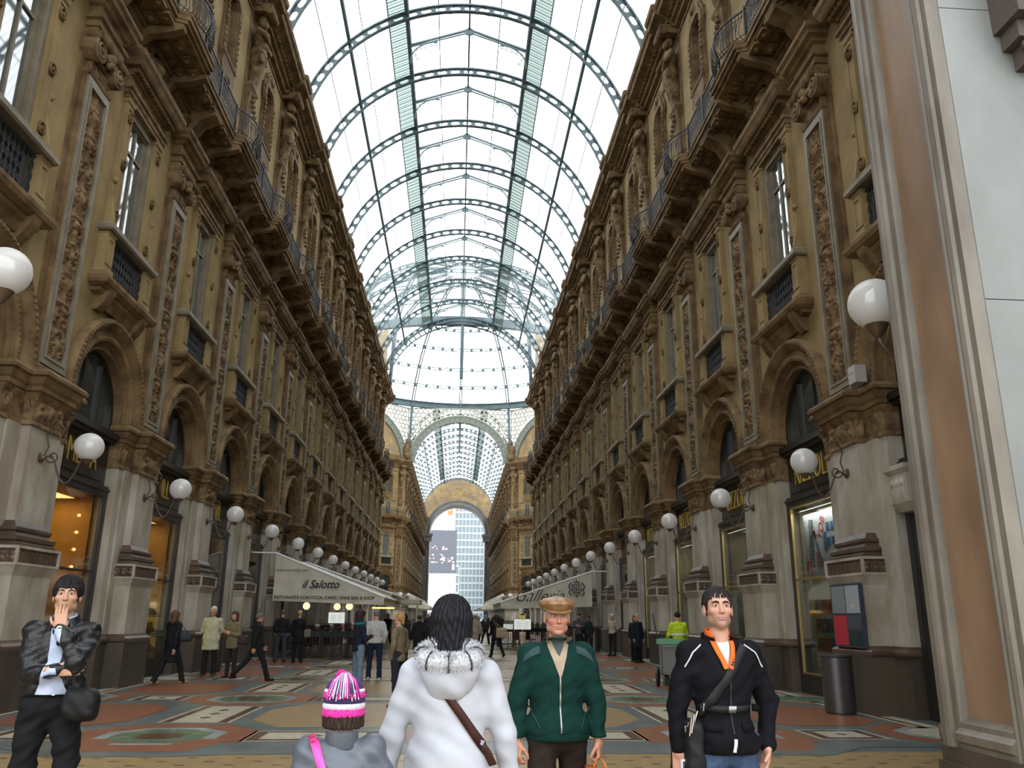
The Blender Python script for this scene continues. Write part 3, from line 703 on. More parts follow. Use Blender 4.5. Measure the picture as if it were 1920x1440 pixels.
# gabled trusses with lace brackets, halfway between the ribs
def make_truss():
    m = MB()
    for s in (-1, 1):
        m.tube([(s * 3.25, 0, 32.75), (0, 0, 33.95)], 0.065, 4); m.tube([(s * 3.25, 0, 32.62), (0, 0, 33.75)], 0.045, 4)
        for t0 in (0,):
            pts = [(s * (3.25 - 1.5 * (1 - math.cos(a))), 0, 31.75 + 1.25 * math.sin(a)) for a in np.linspace(0, PI / 2, 12)]; m.tube([(s * 3.25, 0, 31.5)] + pts, 0.04, 4)
            for i in range(5): m.tube([(s * (3.0 - 0.28 * i) + 0.09 * math.cos(a), 0, 32.45 + 0.1 * i + 0.09 * math.sin(a)) for a in [q * PI / 4 for q in range(8)]], 0.022, 4, closed=True)
            for i in range(3): m.tube([(s * (3.1 - 0.12 * i) + 0.07 * math.cos(a), 0, 32.2 - 0.2 * i + 0.07 * math.sin(a)) for a in [q * PI / 4 for q in range(8)]], 0.022, 4, closed=True)
    m.prism([(-0.28, 33.72), (-0.18, 33.6), (0.18, 33.6), (0.28, 33.72), (0.22, 33.95), (0, 34.08), (-0.22, 33.95)], -0.04, 0.04)
    return m
tr0 = make_truss().build('roof_truss', VIRON); tag(tr0, 'x', 'roof truss', 'gabled trusses at the crown of the roof')
for k in range(-1, 13): place_simple(tr0, 'truss', (0, pier_y(k) + B / 2, 0), 0, 'gabled iron truss at the crown of the near vault, %s from the entrance' % ORD[k + 1])
for j in range(N2 - 1): place_simple(tr0, 'truss', (0, OCT1 + 0.9 + B * j + B / 2, 0), 0, 'gabled iron truss at the crown of the far vault, %s beyond the dome' % ORD[j])
A1 = math.acos(3.4 / VR); A2 = math.acos(6.3 / VR)
for arm, (ya, yb) in enumerate(((9.7, OCT0), (OCT1, YEND))):
    where = 'near vault' if arm == 0 else 'far vault'
    for s in (-1, 1):
        sd = 'bookshop side' if s > 0 else 'shoe-shop side'
        m = MB(); m.box(s * 3.35 - 0.10, s * 3.35 + 0.10, ya, yb, 32.45, 32.55); m.box(s * 3.35 - 0.05, s * 3.35 + 0.05, ya, yb, 32.55, 32.85); m.box(s * 3.35 - 0.1, s * 3.35 + 0.1, ya, yb, 32.85, 32.95)
        tag(m.build('roof_beam', VIRON), 'heavy iron beam along the crown of the %s, %s' % (where, sd), 'roof beam', 'long iron beams of the roof')
        for nm, a, w in (('upper', A2, 0.07), ('lower', math.acos(8.2 / VR), 0.06)):
            x, z = vp(a, 8.5); m = MB(); m.box(s * x - w, s * x + w, ya, yb, z - 0.12, z - 0.07); m.box(s * x - w, s * x + w, ya, yb, z + 0.1, z + 0.15)
            for i in range(int((yb - ya) / 0.6)): m.tube([(s * x, ya + 0.6 * i, z - 0.1), (s * x, ya + 0.6 * i + 0.3, z + 0.12), (s * x, ya + 0.6 * i + 0.6, z - 0.1)], 0.012, 3)
            tag(m.build('roof_purlin', VIRON), '%s iron purlin along the %s, %s' % (nm, where, sd), 'roof purlin', 'thin purlins of the roof')
    m = MB(); m.box(-0.05, 0.05, ya, yb, 33.95, 34.12); tag(m.build('ridge_beam', VIRON), 'iron ridge beam at the very top of the %s' % where, 'ridge beam', 'ridge beams')
def make_glazing(L):
    # glazing bars and panes for one bay, panes one mesh, bars one mesh
    root = empty('roof_glazing'); bars = MB(); pn = MB(); gp = MB()
    angs = [(0.0, A2), (A2, A1)]
    seq = [vp(a, 8.80) for a in np.linspace(0.02, A1, 9)]
    for s in (-1, 1):
        for (x0, z0), (x1, z1) in zip(seq, seq[1:]): pn.add([(s * x0, -L / 2, z0), (s * x0, L / 2, z0), (s * x1, L / 2, z1), (s * x1, -L / 2, z1)], [(0, 1, 2, 3)])
        for i in (2, 4, 6): x, z = seq[i]; bars.tube([(s * x, -L / 2, z - 0.03), (s * x, L / 2, z - 0.03)], 0.028, 4)
        nb = 12
        for i in range(nb):
            y = -L / 2 + L * i / nb; bars.tube([(s * x, y, z - 0.02) for x, z in seq], 0.0125, 3)
            bars.tube([(s * 3.4, y, 33.0), (0, y, 34.2)], 0.013, 3)
        pn.add([(s * 3.4, -L / 2, 33.02), (s * 3.4, L / 2, 33.02), (0, L / 2, 34.22), (0, -L / 2, 34.22)], [(0, 1, 2, 3)])
        bars.tube([(s * 1.7, -L / 2, 33.58), (s * 1.7, L / 2, 33.58)], 0.035, 4)
        gp.add([(s * 3.40, -L / 2, 32.95), (s * 3.40, L / 2, 32.95), (s * 4.35, L / 2, 32.45), (s * 4.35, -L / 2, 32.45)], [(0, 1, 2, 3)])
        bars.box(s * 4.35 - 0.035, s * 4.35 + 0.035, -L / 2, L / 2, 32.38, 32.46)
        for i in range(12): y = -L / 2 + L * i / 12; bars.tube([(s * 3.4, y, 32.9), (s * 4.4, y, 32.38)], 0.024, 3)
    pn.build('glass_sheet', VGLASS, root, recalc=False); gp.build('frosted_strip', VGLASS2, root, recalc=False); bars.build('glazing_bars', VIRON, root, recalc=False)
    return root
gl0 = make_glazing(B); tag(gl0, 'x', 'roof glazing', 'glazed bays of the roof')
for k in range(-1, 13): put_y = pier_y(k) + B / 2; dup(gl0, (0, put_y, 0), 0, 'sheet of roof glass over the near arcade, %s bay from the entrance' % ORD[k + 1], k == -1)
for j in range(N2 - 1): dup(gl0, (0, OCT1 + 0.9 + B * j + B / 2, 0), 0, 'sheet of roof glass over the far arcade, %s bay beyond the dome' % ORD[j], False)
# ------------------------------------------------------------ surface nets for sculpted shapes
def surface_net(fn, lo, hi, h):
    lo = np.array(lo, float); hi = np.array(hi, float)
    n = np.ceil((hi - lo) / h).astype(int) + 1
    ax = [lo[i] + h * np.arange(n[i]) for i in range(3)]
    X, Y, Z = np.meshgrid(*ax, indexing='ij')
    D = fn(X.ravel(), Y.ravel(), Z.ravel()).reshape(n).astype(np.float64)
    S = D < 0
    c = np.zeros(tuple(n - 1), bool); cs = np.zeros(tuple(n - 1), int)
    for dx in (0, 1):
        for dy in (0, 1):
            for dz in (0, 1): cs += S[dx:n[0] - 1 + dx, dy:n[1] - 1 + dy, dz:n[2] - 1 + dz]
    c = (cs > 0) & (cs < 8)
    idx = -np.ones(c.shape, int); ii = np.argwhere(c); idx[c] = np.arange(len(ii))
    P = np.zeros((len(ii), 3)); W_ = np.zeros(len(ii))
    cor = [(a, b, d) for a in (0, 1) for b in (0, 1) for d in (0, 1)]
    for a in cor:
        for k in range(3):
            if a[k] == 1: continue
            b = list(a); b[k] = 1; b = tuple(b)
            da = D[ii[:, 0] + a[0], ii[:, 1] + a[1], ii[:, 2] + a[2]]; db = D[ii[:, 0] + b[0], ii[:, 1] + b[1], ii[:, 2] + b[2]]
            x = (da < 0) != (db < 0); t = np.where(x, da / np.where(x, da - db, 1), 0)
            q = np.array(a)[None, :] + t[:, None] * (np.array(b) - np.array(a))[None, :]
            P += np.where(x[:, None], q, 0); W_ += x
    P = lo + h * (ii + P / W_[:, None])
    F = []
    for k in range(3):
        u, v = [(1, 2), (2, 0), (0, 1)][k]
        sl0 = [slice(None)] * 3; sl1 = [slice(None)] * 3; sl0[k] = slice(0, n[k] - 1); sl1[k] = slice(1, n[k])
        a = S[tuple(sl0)]; b = S[tuple(sl1)]; e = np.argwhere(a != b)
        ok = (e[:, u] > 0) & (e[:, v] > 0) & (e[:, u] < n[u] - 1) & (e[:, v] < n[v] - 1); e = e[ok]
        ins = a[e[:, 0], e[:, 1], e[:, 2]]
        def g(du, dv):
            q = e.copy(); q[:, u] += du; q[:, v] += dv; return idx[q[:, 0], q[:, 1], q[:, 2]]
        f = np.stack([g(-1, -1), g(0, -1), g(0, 0), g(-1, 0)], 1); f[~ins] = f[~ins][:, ::-1]; F.append(f)
    return P, np.concatenate(F)
def net_mesh(name, fn, lo, hi, h, material, parent=None, colfn=None, xf=None, smooth_it=0):
    P, F = surface_net(fn, lo, hi, h)
    me = bpy.data.meshes.new(name)
    if xf is not None:
        M4 = np.array(xf); Pw = P @ M4[:3, :3].T + M4[:3, 3]
    else: Pw = P
    me.vertices.add(len(P)); me.vertices.foreach_set('co', Pw.astype(np.float32).ravel())
    me.loops.add(len(F) * 4); me.loops.foreach_set('vertex_index', F.astype(np.int32).ravel())
    me.polygons.add(len(F)); me.polygons.foreach_set('loop_start', np.arange(0, len(F) * 4, 4, dtype=np.int32)); me.polygons.foreach_set('loop_total', np.full(len(F), 4, np.int32))
    me.update(); me.validate()
    me.polygons.foreach_set('use_smooth', [True] * len(me.polygons))
    if colfn is not None:
        C_ = colfn(P); at = me.color_attributes.new('col', 'FLOAT_COLOR', 'POINT'); at.data.foreach_set('color', np.concatenate([C_, np.ones((len(P), 1))], 1).astype(np.float32).ravel())
    me.materials.append(material)
    o = bpy.data.objects.new(name, me); COL.objects.link(o)
    if parent: o.parent = parent
    return o
def smin(a, b, k):
    if k <= 0: return np.minimum(a, b)
    h = np.clip(0.5 + 0.5 * (b - a) / k, 0, 1); return b * (1 - h) + a * h - k * h * (1 - h)
def smax(a, b, k): return -smin(-a, -b, k)
def s_cone(X, Y, Z, a, b, ra, rb, sx=1.0):
    a = np.array(a, float); b = np.array(b, float); d = b - a; L2 = max(1e-9, (d * d).sum())
    px, py, pz = X - a[0], Y - a[1], Z - a[2]
    t = np.clip((px * d[0] + py * d[1] + pz * d[2]) / L2, 0, 1)
    return np.sqrt((px - t * d[0]) ** 2 + ((py - t * d[1]) * sx) ** 2 + (pz - t * d[2]) ** 2) - (ra + (rb - ra) * t)
def s_ell(X, Y, Z, c, r, Rm=None):
    px, py, pz = X - c[0], Y - c[1], Z - c[2]
    if Rm is not None:
        q = np.stack([px, py, pz], 1) @ np.array(Rm); px, py, pz = q[:, 0], q[:, 1], q[:, 2]
    k0 = np.sqrt((px / r[0]) ** 2 + (py / r[1]) ** 2 + (pz / r[2]) ** 2); k1 = np.sqrt((px / r[0] ** 2) ** 2 + (py / r[1] ** 2) ** 2 + (pz / r[2] ** 2) ** 2)
    return k0 * (k0 - 1) / np.maximum(k1, 1e-6)
def s_box(X, Y, Z, c, r, rd=0.0):
    qx, qy, qz = np.abs(X - c[0]) - r[0] + rd, np.abs(Y - c[1]) - r[1] + rd, np.abs(Z - c[2]) - r[2] + rd
    return np.sqrt(np.maximum(qx, 0) ** 2 + np.maximum(qy, 0) ** 2 + np.maximum(qz, 0) ** 2) + np.minimum(np.maximum(qx, np.maximum(qy, qz)), 0) - rd

# ------------------------------------------------------------ caryatid on the upper pilasters: facing -x, feet at z=20
def caryatid_fn(X, Y, Z):
    d = s_ell(X, Y, Z, (-0.30, 0, 22.1), (0.26, 0.34, 0.50))
    k = 0.08
    d = smin(d, s_ell(X, Y, Z, (-0.26, 0, 21.55), (0.22, 0.27, 0.35)), 0.1)
    d = smin(d, s_ell(X, Y, Z, (-0.32, 0, 22.92), (0.19, 0.18, 0.24)), 0.05)
    d = smin(d, s_ell(X, Y, Z, (-0.44, 0, 22.80), (0.12, 0.12, 0.16)), 0.05)
    d = smin(d, s_cone(X, Y, Z, (-0.3, 0.3, 22.35), (-0.62, 0.42, 22.0), 0.12, 0.10), k)
    d = smin(d, s_cone(X, Y, Z, (-0.62, 0.42, 22.0), (-0.58, -0.12, 22.12), 0.10, 0.08), k)
    d = smin(d, s_cone(X, Y, Z, (-0.3, -0.3, 22.35), (-0.55, -0.45, 21.85), 0.12, 0.10), k)
    d = smin(d, s_cone(X, Y, Z, (-0.55, -0.45, 21.85), (-0.55, 0.05, 21.75), 0.10, 0.08), k)
    d = smin(d, s_cone(X, Y, Z, (-0.28, 0, 21.4), (-0.18, 0, 20.1), 0.33, 0.14), 0.12)
    dr = 0.03 * np.sin(Y * 26 + 3 * np.sin(Z * 2.5)) * np.clip((21.6 - Z) * 2, 0, 1)
    for i in range(3):
        z0 = 21.4 - i * 0.12; d = smin(d, s_cone(X, Y, Z, (-0.48, -0.3, z0 + .12), (-0.48, 0.32, z0 - 0.12), 0.07, 0.06), 0.04)
    return d + dr + 0.008 * np.sin(X * 31 + Z * 17) * np.sin(Y * 29)
CB = 17.3
def make_caryatid():
    r = empty('caryatid')
    net_mesh('figure', caryatid_fn, (-0.9, -0.7, 19.85), (0.1, 0.7, 23.3), 0.045, ORN, r, xf=Matrix.Translation((0, 0, -CB)))
    m = MB(); m.loft([(17.3, 0.10, 0.30), (17.6, 0.12, 0.32), (17.65, 0.18, 0.38), (17.75, 0.18, 0.38), (17.8, 0.12, 0.24), (19.2, 0.16, 0.28), (19.8, 0.24, 0.36), (19.95, 0.32, 0.44), (20.1, 0.30, 0.40)])
    m.loft([(17.3, 0.04, 0.5), (23.2, 0.04, 0.5)])
    for i in range(5): m.ball((-0.24 - 0.03 * i, 0, 19.3 - 0.22 * i + 0.44), 0.09, 8, 6)
    m.build('tapered_pedestal', STONE, r, CB)
    m = MB(); m.lathe([(0.16, -0.42), (0.19, -0.40), (0.19, 0.40), (0.16, 0.42)], (-0.62, 0, 23.22), 12, 'y'); m.loft([(23.12, 0.66, 0.40), (23.3, 0.74, 0.46), (23.42, 0.74, 0.46)])
    m.build('scroll_cap', ORN, r, CB, smooth=40)
    return r
car = make_caryatid(); tag(car, 'x', 'statue', 'stone caryatids below the cornice')
for s, side in SIDES:
    for k in range(-1, 13): put(car, 'car', s, pier_y(k), CB, 'carved stone caryatid holding up the cornice, %s, %s from the entrance' % (side, ORD[k + 1]))

# ------------------------------------------------------------ merged copies for distant bays
def merged(root, name):
    m = {}; verts = []; faces = []; mi = []; mats = []
    def walk(o, M4):
        if o.type == 'MESH':
            me = o.data; base = len(verts); MM = M4 @ Matrix.Translation(o.location)
            verts.extend([tuple(MM @ v.co) for v in me.vertices])
            loc = []
            for q in me.materials:
                if q not in mats: mats.append(q)
                loc.append(mats.index(q))
            for p in me.polygons: faces.append(tuple(base + i for i in p.vertices)); mi.append(loc[p.material_index])
        for c in kids(o): walk(c, M4)
    walk(root, Matrix.Identity(4)) if root.type != 'EMPTY' else [walk(c, Matrix.Identity(4)) for c in kids(root)]
    me = bpy.data.meshes.new(name); me.from_pydata(verts, [], faces)
    for q in mats: me.materials.append(q)
    me.polygons.foreach_set('material_index', mi); me.update()
    o = bpy.data.objects.new(name, me)
    return o
FAR = {}
for nm, proto, z, cat, grp in (('pier', pier, 0, 'pier', 'distant piers'), ('pilaster', pil, PB, 'pilaster', 'distant pilasters'), ('arched_window', arc, 5.72, 'window', 'distant arched windows'),
                          ('tall_window', tw, WB, 'window', 'distant tall windows'), ('upper_window', uw, UB, 'window', 'distant upper windows'), ('balcony', bal, BB, 'balcony', 'distant balcony bays'),
                          ('wall_lamp', lamp, 4.42, 'lamp', 'distant globe lamps'), ('caryatid', car, CB, 'statue', 'distant caryatids')):
    FAR[nm] = (merged(proto, nm), z, cat, grp)
def far(nm, x, y, rz, label):
    pr, z, cat, grp = FAR[nm]
    o = pr.copy(); COL.objects.link(o); o.location = (x, y, z); o.rotation_euler = (0, 0, rz); tag(o, label, cat, grp); return o
NICE = {'pier': 'marble pier', 'pilaster': 'carved pilaster', 'arched_window': 'arched shop window top', 'tall_window': 'pedimented tall window', 'upper_window': 'curly upper window', 'balcony': 'balcony bay', 'wall_lamp': 'white globe lamp', 'caryatid': 'caryatid'}
for s, side in SIDES:
    rz = rz_side(s)
    for j in range(N2):
        y = OCT1 + 0.9 + B * j
        for nm in ('pier', 'pilaster', 'caryatid', 'wall_lamp'): far(nm, s * WX, y, rz, '%s beyond the dome, %s, %s counting away' % (NICE[nm], side, ORD[j]))
        if j < N2 - 1:
            for nm in ('arched_window', 'tall_window', 'upper_window', 'balcony'): far(nm, s * WX, y + B / 2, rz, '%s beyond the dome, %s, %s bay counting away' % (NICE[nm], side, ORD[j]))
    m = MB(); m.box(min(s * WX, s * 8.3), max(s * WX, s * 8.3), OCT1, YEND, 5.6, 24.3); tag(m.build('wall_right_far' if s > 0 else 'wall_left_far', PLASTER), kind='structure')
    m = MB(); m.box(min(s * 8.35, s * 8.6), max(s * 8.35, s * 8.6), OCT1, YEND, 0, 6); tag(m.build('wall_right_far_shops' if s > 0 else 'wall_left_far_shops', DARK), kind='structure')
    m = MB(); m.prism([(s * (WX - p), z) for p, z in [(0.0, 23.25), (0.34, 23.46), (0.62, 23.74), (0.92, 24.02), (0.96, 24.24), (-0.3, 24.30), (-0.3, 23.25)]], OCT1, YEND)
    tag(m.build('trim_' + ('5' if s > 0 else '6'), STONE), kind='structure')

# ------------------------------------------------------------ octagon: chamfered walls, archivolts, spandrels
VX = 8.1
S8 = 15.4
def loc_xf(x, y, rz): return Matrix.Translation((x, y, 0)) @ Matrix.Rotation(rz, 4, 'Z')
ARCHG = mat('grey_patterned_archivolt', (0.22, 0.24, 0.20), 0.7, col2=(0.13, 0.14, 0.12), vscale=6)
def archivolt_at(name, xf):
    m = MB(); m.arch([(-0.2, 6.75), (0.25, 6.75), (0.28, 6.85), (0.18, 6.92), (0.18, 7.55), (0.28, 7.62), (0.28, 7.8), (0.1, 7.85), (-0.2, 7.85)], 0, 23.6, None, 44, 0.08, PI - 0.08)
    for i in range(27):
        a = 0.12 + (PI - 0.24) * i / 26; y, z = 7.24 * math.cos(a), 23.6 + 7.24 * math.sin(a)
        m.tube([(-0.19, y + 0.19 * math.cos(q * PI / 5), z + 0.19 * math.sin(q * PI / 5)) for q in range(10)], 0.035, 5, closed=True); m.ball((-0.19, y, z), 0.07, 8, 6)
    o = m.build(name, ARCHG, xf=xf); return o
def spandrel_at(name, xf):
    g = MB(); rr = 0.36
    def ok(y, z, q): return math.hypot(y, z - 23.6) > 7.85 + q and abs(y) < 7.9 - q and z < 32.6 - q
    zz = 24.6; row = 0
    while zz < 32.6:
        yy = -7.6 + (rr if row % 2 else 0)
        while yy < 7.8:
            if ok(yy, zz, rr * 0.8): g.tube([(0.02, yy + rr * 0.93 * math.cos(q * PI / 6), zz + rr * 0.93 * math.sin(q * PI / 6)) for q in range(12)], 0.085, 4, closed=True)
            yy += 2 * rr
        zz += rr * 1.73; row += 1
    z0 = 25.0
    for s in (-1, 1):
        g.tube([(0, s * 7.9 * math.cos(a), 23.6 + 7.9 * math.sin(a)) for a in np.linspace(0.1, PI / 2, 20)], 0.09, 4)
        g.tube([(0, s * 7.95, 24.3), (0, s * 7.95, 32.6)], 0.09, 4)
    g.tube([(0, -7.9, 32.5), (0, 7.9, 32.5)], 0.1, 4)
    g.tube([(0, 5.2, 32.4), (0, 5.2, 29.8)], 0.05, 4); g.tube([(0, -5.2, 32.4), (0, -5.2, 29.8)], 0.05, 4)
    return g.build(name, mat('cream_tracery', (0.42, 0.40, 0.32), 0.7), xf=xf)
fm = loc_xf(0, OCT1 + 0.02, PI / 2)   # faces the camera: -x turned to -y
tag(archivolt_at('archivolt', fm), 'grey archivolt with rosettes framing the far vault', 'arch', 'rosette archivolts of the octagon')
tag(spandrel_at('tracery_screen', fm), 'pierced round tracery above the far vault arch', 'screen', 'tracery screens of the octagon')
g = MB(); g.box(-7.9, 7.9, OCT1 + 0.3, OCT1 + 0.34, 34, 34.3)
for s, side in SIDES:
    rz = R(45) if s > 0 else R(135); dx, dy = s * math.sqrt(.5), -math.sqrt(.5)
    def P(t): return (s * VX + dx * t, OCT1 + dy * t)
    cx, cy = P(S8 / 2); xf = loc_xf(cx, cy, rz)
    loc = lambda t: -s * (t - S8 / 2) * 1.0
    m = MB(); L_ = S8 / 2 + 0.1
    hol = []
    for t in (3.07, 7.7, 12.33):
        c = loc(t); hol += [[(c - 0.76, 10.0), (c - 0.76, 13.2), (c + 0.76, 13.2), (c + 0.76, 10.0)], [(c - 0.98, 8.8), (c - 0.98, 9.8), (c + 0.98, 9.8), (c + 0.98, 8.8)], [(c - 0.56, 19.2), (c - 0.56, 21.75), (c + 0.56, 21.75), (c + 0.56, 19.2)],
                      [(c - 1.4, 0.3)] + [(c - 1.48 * math.cos(PI * i / 16), 6.08 + 1.48 * math.sin(PI * i / 16)) for i in range(17)] + [(c + 1.4, 0.3)]]
    m.plate([[(-L_, 0), (L_, 0), (L_, 24.3), (-L_, 24.3)]] + hol, 0, 0.12)
    tag(m.build('wall_octagon_' + ('right' if s > 0 else 'left'), PLASTER, xf=xf), kind='structure')
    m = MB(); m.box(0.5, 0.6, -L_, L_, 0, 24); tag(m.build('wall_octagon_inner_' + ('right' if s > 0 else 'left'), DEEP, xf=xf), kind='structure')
    m = MB()
    m.loft([(23.0, 0.1, L_), (23.4, 0.3, L_), (23.7, 0.6, L_), (24.0, 0.9, L_), (24.25, 0.9, L_), (24.3, 0.6, L_), (24.8, 0.55, L_)])
    for (p, z0, z1) in ((0.07, 14.30, 14.42), (0.10, 14.95, 15.10), (0.06, 17.95, 18.05), (0.07, 22.4, 22.5)): m.box(-p, 0, -L_, L_, z0, z1)
    tag(m.build('trim_' + ('7' if s > 0 else '8'), STONE, xf=xf), kind='structure')
    m = MB(); m.plate([[(6.76 * math.cos(a), 23.6 + 6.76 * math.sin(a)) for a in np.linspace(0.1, PI - 0.1, 30)]], 0.05, 0.15)
    tag(m.build('wall_fresco_' + ('right' if s > 0 else 'left'), FRESCO, xf=xf), kind='structure')
    tag(archivolt_at('archivolt', xf), 'grey archivolt with rosettes round the fresco, %s' % side, 'arch', 'rosette archivolts of the octagon')
    tag(spandrel_at('tracery_screen', xf), 'pierced round tracery beside the painted lunette, %s' % side, 'screen', 'tracery screens of the octagon')
    for i, t in enumerate((3.07, 7.7)):
        x, y = P(t); w = ['beside the far vault', 'further out'][i]
        far('tall_window', x, y, rz, 'tall pedimented window on the octagon wall, %s, %s' % (side, w)); far('upper_window', x, y, rz, 'curly upper window on the octagon wall, %s, %s' % (side, w))
        far('arched_window', x, y, rz, 'arched shop window on the octagon wall, %s, %s' % (side, w))
        m = MB(); m.plate([[(-0.5, 15.9), (0.5, 15.9), (0.5, 17.9), (-0.5, 17.9)], [(-0.38, 15.95), (-0.38, 17.75), (0.38, 17.75), (0.38, 15.95)]], 0.02, -0.08)
        o = m.build('balcony_door', GREYST, xf=loc_xf(x, y, rz)); tag(o, 'glazed balcony door on the octagon wall, %s, %s' % (side, w), 'door', 'octagon balcony doors')
        q = MB(); q.box(-0.03, -0.01, -0.4, 0.4, 15.95, 17.8); q.build('door_pane', GLASSC, o, xf=loc_xf(x, y, rz))
        q = MB(); q.box(-0.06, -0.02, -0.03, 0.03, 15.95, 17.8); q.build('glazing_bar', GREYST, o, xf=loc_xf(x, y, rz))
    for i, t in enumerate((0.80, 5.38, 10.0)):
        x, y = P(t); w = ['at the corner', 'second from the corner', 'third from the corner'][i]
        far('pier', x, y, rz, 'octagon pier on the %s, %s' % (side, w)); far('pilaster', x, y, rz, 'octagon pilaster on the %s, %s' % (side, w))
        far('caryatid', x, y, rz, 'octagon caryatid on the %s, %s' % (side, w)); far('wall_lamp', x, y, rz, 'octagon globe lamp on the %s, %s' % (side, w))
    for i, t in enumerate((2.9, 8.24)):
        x, y = P(t); far('balcony', x, y, rz, 'octagon balcony bay on the %s, %s the corner' % (side, ['at', 'away from']))['label'] = 'octagon balcony bay on the %s, %s the corner' % (side, ['at', 'away from'][i])
    # winged figure at the springing of the arches
    def wing_fn(X, Y, Z):
        d = s_ell(X, Y, Z, (-0.5, 0, 25.9), (0.45, 0.5, 1.0)); d = smin(d, s_ell(X, Y, Z, (-0.6, 0, 27.2), (0.32, 0.3, 0.4)), 0.1); d = smin(d, s_ell(X, Y, Z, (-0.55, 0, 24.9), (0.55, 0.6, 0.5)), 0.2)
        for q in (-1, 1):
            d = smin(d, s_cone(X, Y, Z, (-0.2, q * 0.3, 26.3), (0.4, q * 1.6, 28.2), 0.28, 0.18), 0.2); d = smin(d, s_cone(X, Y, Z, (-0.1, q * 0.5, 26.0), (0.3, q * 1.7, 27.0), 0.25, 0.1), 0.2)
        return d + 0.05 * np.sin(Y * 9 + Z * 5) * np.sin(Z * 8)
    net_mesh('winged_figure', wing_fn, (-1.3, -2.1, 24.2), (0.8, 2.1, 28.7), 0.11, ORN, xf=loc_xf(s * (VX - 0.0), OCT1 - 0.1, R(67.5) if s > 0 else R(112.5)))
    tag(bpy.data.objects[[o.name for o in bpy.data.objects if o.name.startswith('winged_figure')][-1]], 'winged stone figure where the far arches spring, %s' % side, 'statue', 'winged figures of the octagon')
    # near chamfers, turned away from the viewer
    m = MB(); m.add([(s * 8.1, OCT0, 0), (s * 19, OCT0 + 10.9, 0), (s * 19, OCT0 + 10.9, 32), (s * 8.1, OCT0, 32)], [(0, 1, 2, 3)])
    m.add([(s * 8.1, OCT0 - 0.1, 0), (s * 19.1, OCT0 + 10.8, 0), (s * 19.1, OCT0 + 10.8, 32), (s * 8.1, OCT0 - 0.1, 32)], [(0, 1, 2, 3)])
    tag(m.build('wall_octagon_near_' + ('right' if s > 0 else 'left'), PLASTER), kind='structure')
# ------------------------------------------------------------ dome
DR, DH, DZ = 19.3, 14.2, 33.4
RS = (DR * DR + DH * DH) / (2 * DH); CZ = DZ + DH - RS
def dome_r(z): return math.sqrt(max(0, RS * RS - (z - CZ) ** 2))
m = MB(); prof = [(19.1, 32.55), (19.6, 32.55), (19.6, 33.5), (19.0, 33.5), (19.0, 33.35), (19.25, 33.3), (19.25, 32.8), (19.0, 32.75), (19.0, 32.55)]
n = 96; vs = []; fs = []
for i in range(n):
    a = 2 * PI * i / n; vs += [(r_ * math.cos(a), OCTC + r_ * math.sin(a), z) for r_, z in prof]
for i in range(n):
    k = (i + 1) % n
    for j in range(len(prof) - 1): fs.append((i * 9 + j, k * 9 + j, k * 9 + j + 1, i * 9 + j + 1))
m.add(vs, fs); ring = m.build('dome_ring', VIRON); tag(ring, 'heavy iron ring at the foot of the glass dome', 'ring beam', 'rings of the dome')
def small_ring(z, label):
    r_ = dome_r(z); g = MB(); N = 96
    for dz, rr in ((-0.2, 0.07), (0.2, 0.07)): g.tube([(r_ * math.cos(2 * PI * i / N), OCTC + r_ * math.sin(2 * PI * i / N), z + dz) for i in range(N)], rr, 4, closed=True)
    for i in range(64):
        a = 2 * PI * i / 64; p = Vector((r_ * math.cos(a), OCTC + r_ * math.sin(a), z)); t = Vector((-math.sin(a), math.cos(a), 0)) * 0.22
        g.tube([p - t + Vector((0, 0, .15)), p, p + t + Vector((0, 0, .15))], 0.06, 3); g.tube([p - t - Vector((0, 0, .15)), p, p + t - Vector((0, 0, .15))], 0.06, 3); g.ball(tuple(p), 0.2, 6, 4)
    tag(g.build('dome_ring', VIRON), label, 'ring beam', 'rings of the dome')
for z, w in ((35.8, 'lowest'), (38.3, 'second'), (40.9, 'third'), (43.2, 'topmost')): small_ring(z, '%s slender iron ring across the glass dome' % w)
def dome_rib():
    g = MB(); pts = []; pin = []
    for z in np.linspace(DZ, DZ + DH - 0.15, 26): pts.append((dome_r(z) + 0.22, 0, z)); pin.append((max(0.1, dome_r(z) - 0.22), 0, z - 0.12))
    for off in (-0.2, 0.2):
        g.tube([(x, off, z) for x, y, z in pin], 0.09, 4)
    g.tube(pts, 0.09, 4)
    for i in range(len(pts) - 1):
        mid = (np.array(pin[i]) + np.array(pin[i + 1])) / 2
        for t in (0, 0.5):
            a = np.array(pin[i]) * (1 - t) + np.array(pin[i + 1]) * t; b = np.array(pin[i]) * (0.5 - t) + np.array(pin[i + 1]) * (0.5 + t)
            g.tube([(a[0], -0.2, a[2]), (b[0], 0.2, b[2])], 0.02, 3); g.tube([(a[0], 0.2, a[2]), (b[0], -0.2, b[2])], 0.02, 3)
    g.tube([(DR - 0.05, 0, DZ), (DR + 0.35, 0, 30.5), (DR + 0.7, 0, 26.2)], [0.24, 0.24, 0.2], 4)
    return g.build('dome_rib', VIRON)
dr0 = dome_rib(); tag(dr0, 'x', 'dome rib', 'iron ribs of the dome')
for i in range(16):
    o = dr0 if i == 0 else dr0.copy()
    if i: COL.objects.link(o)
    o.location = (0, OCTC, 0); o.rotation_euler = (0, 0, R(22.5 * i)); o['label'] = 'curved iron rib of the glass dome, %s clockwise from the bookshop side' % ('one' if False else ORD[(16 - i) % 16])
gm = MB(); NN = 48; zs = np.linspace(DZ, DZ + DH - 0.02, 14)
vs = [(dome_r(z) * math.cos(2 * PI * j / NN), OCTC + dome_r(z) * math.sin(2 * PI * j / NN), z) for z in zs for j in range(NN)]
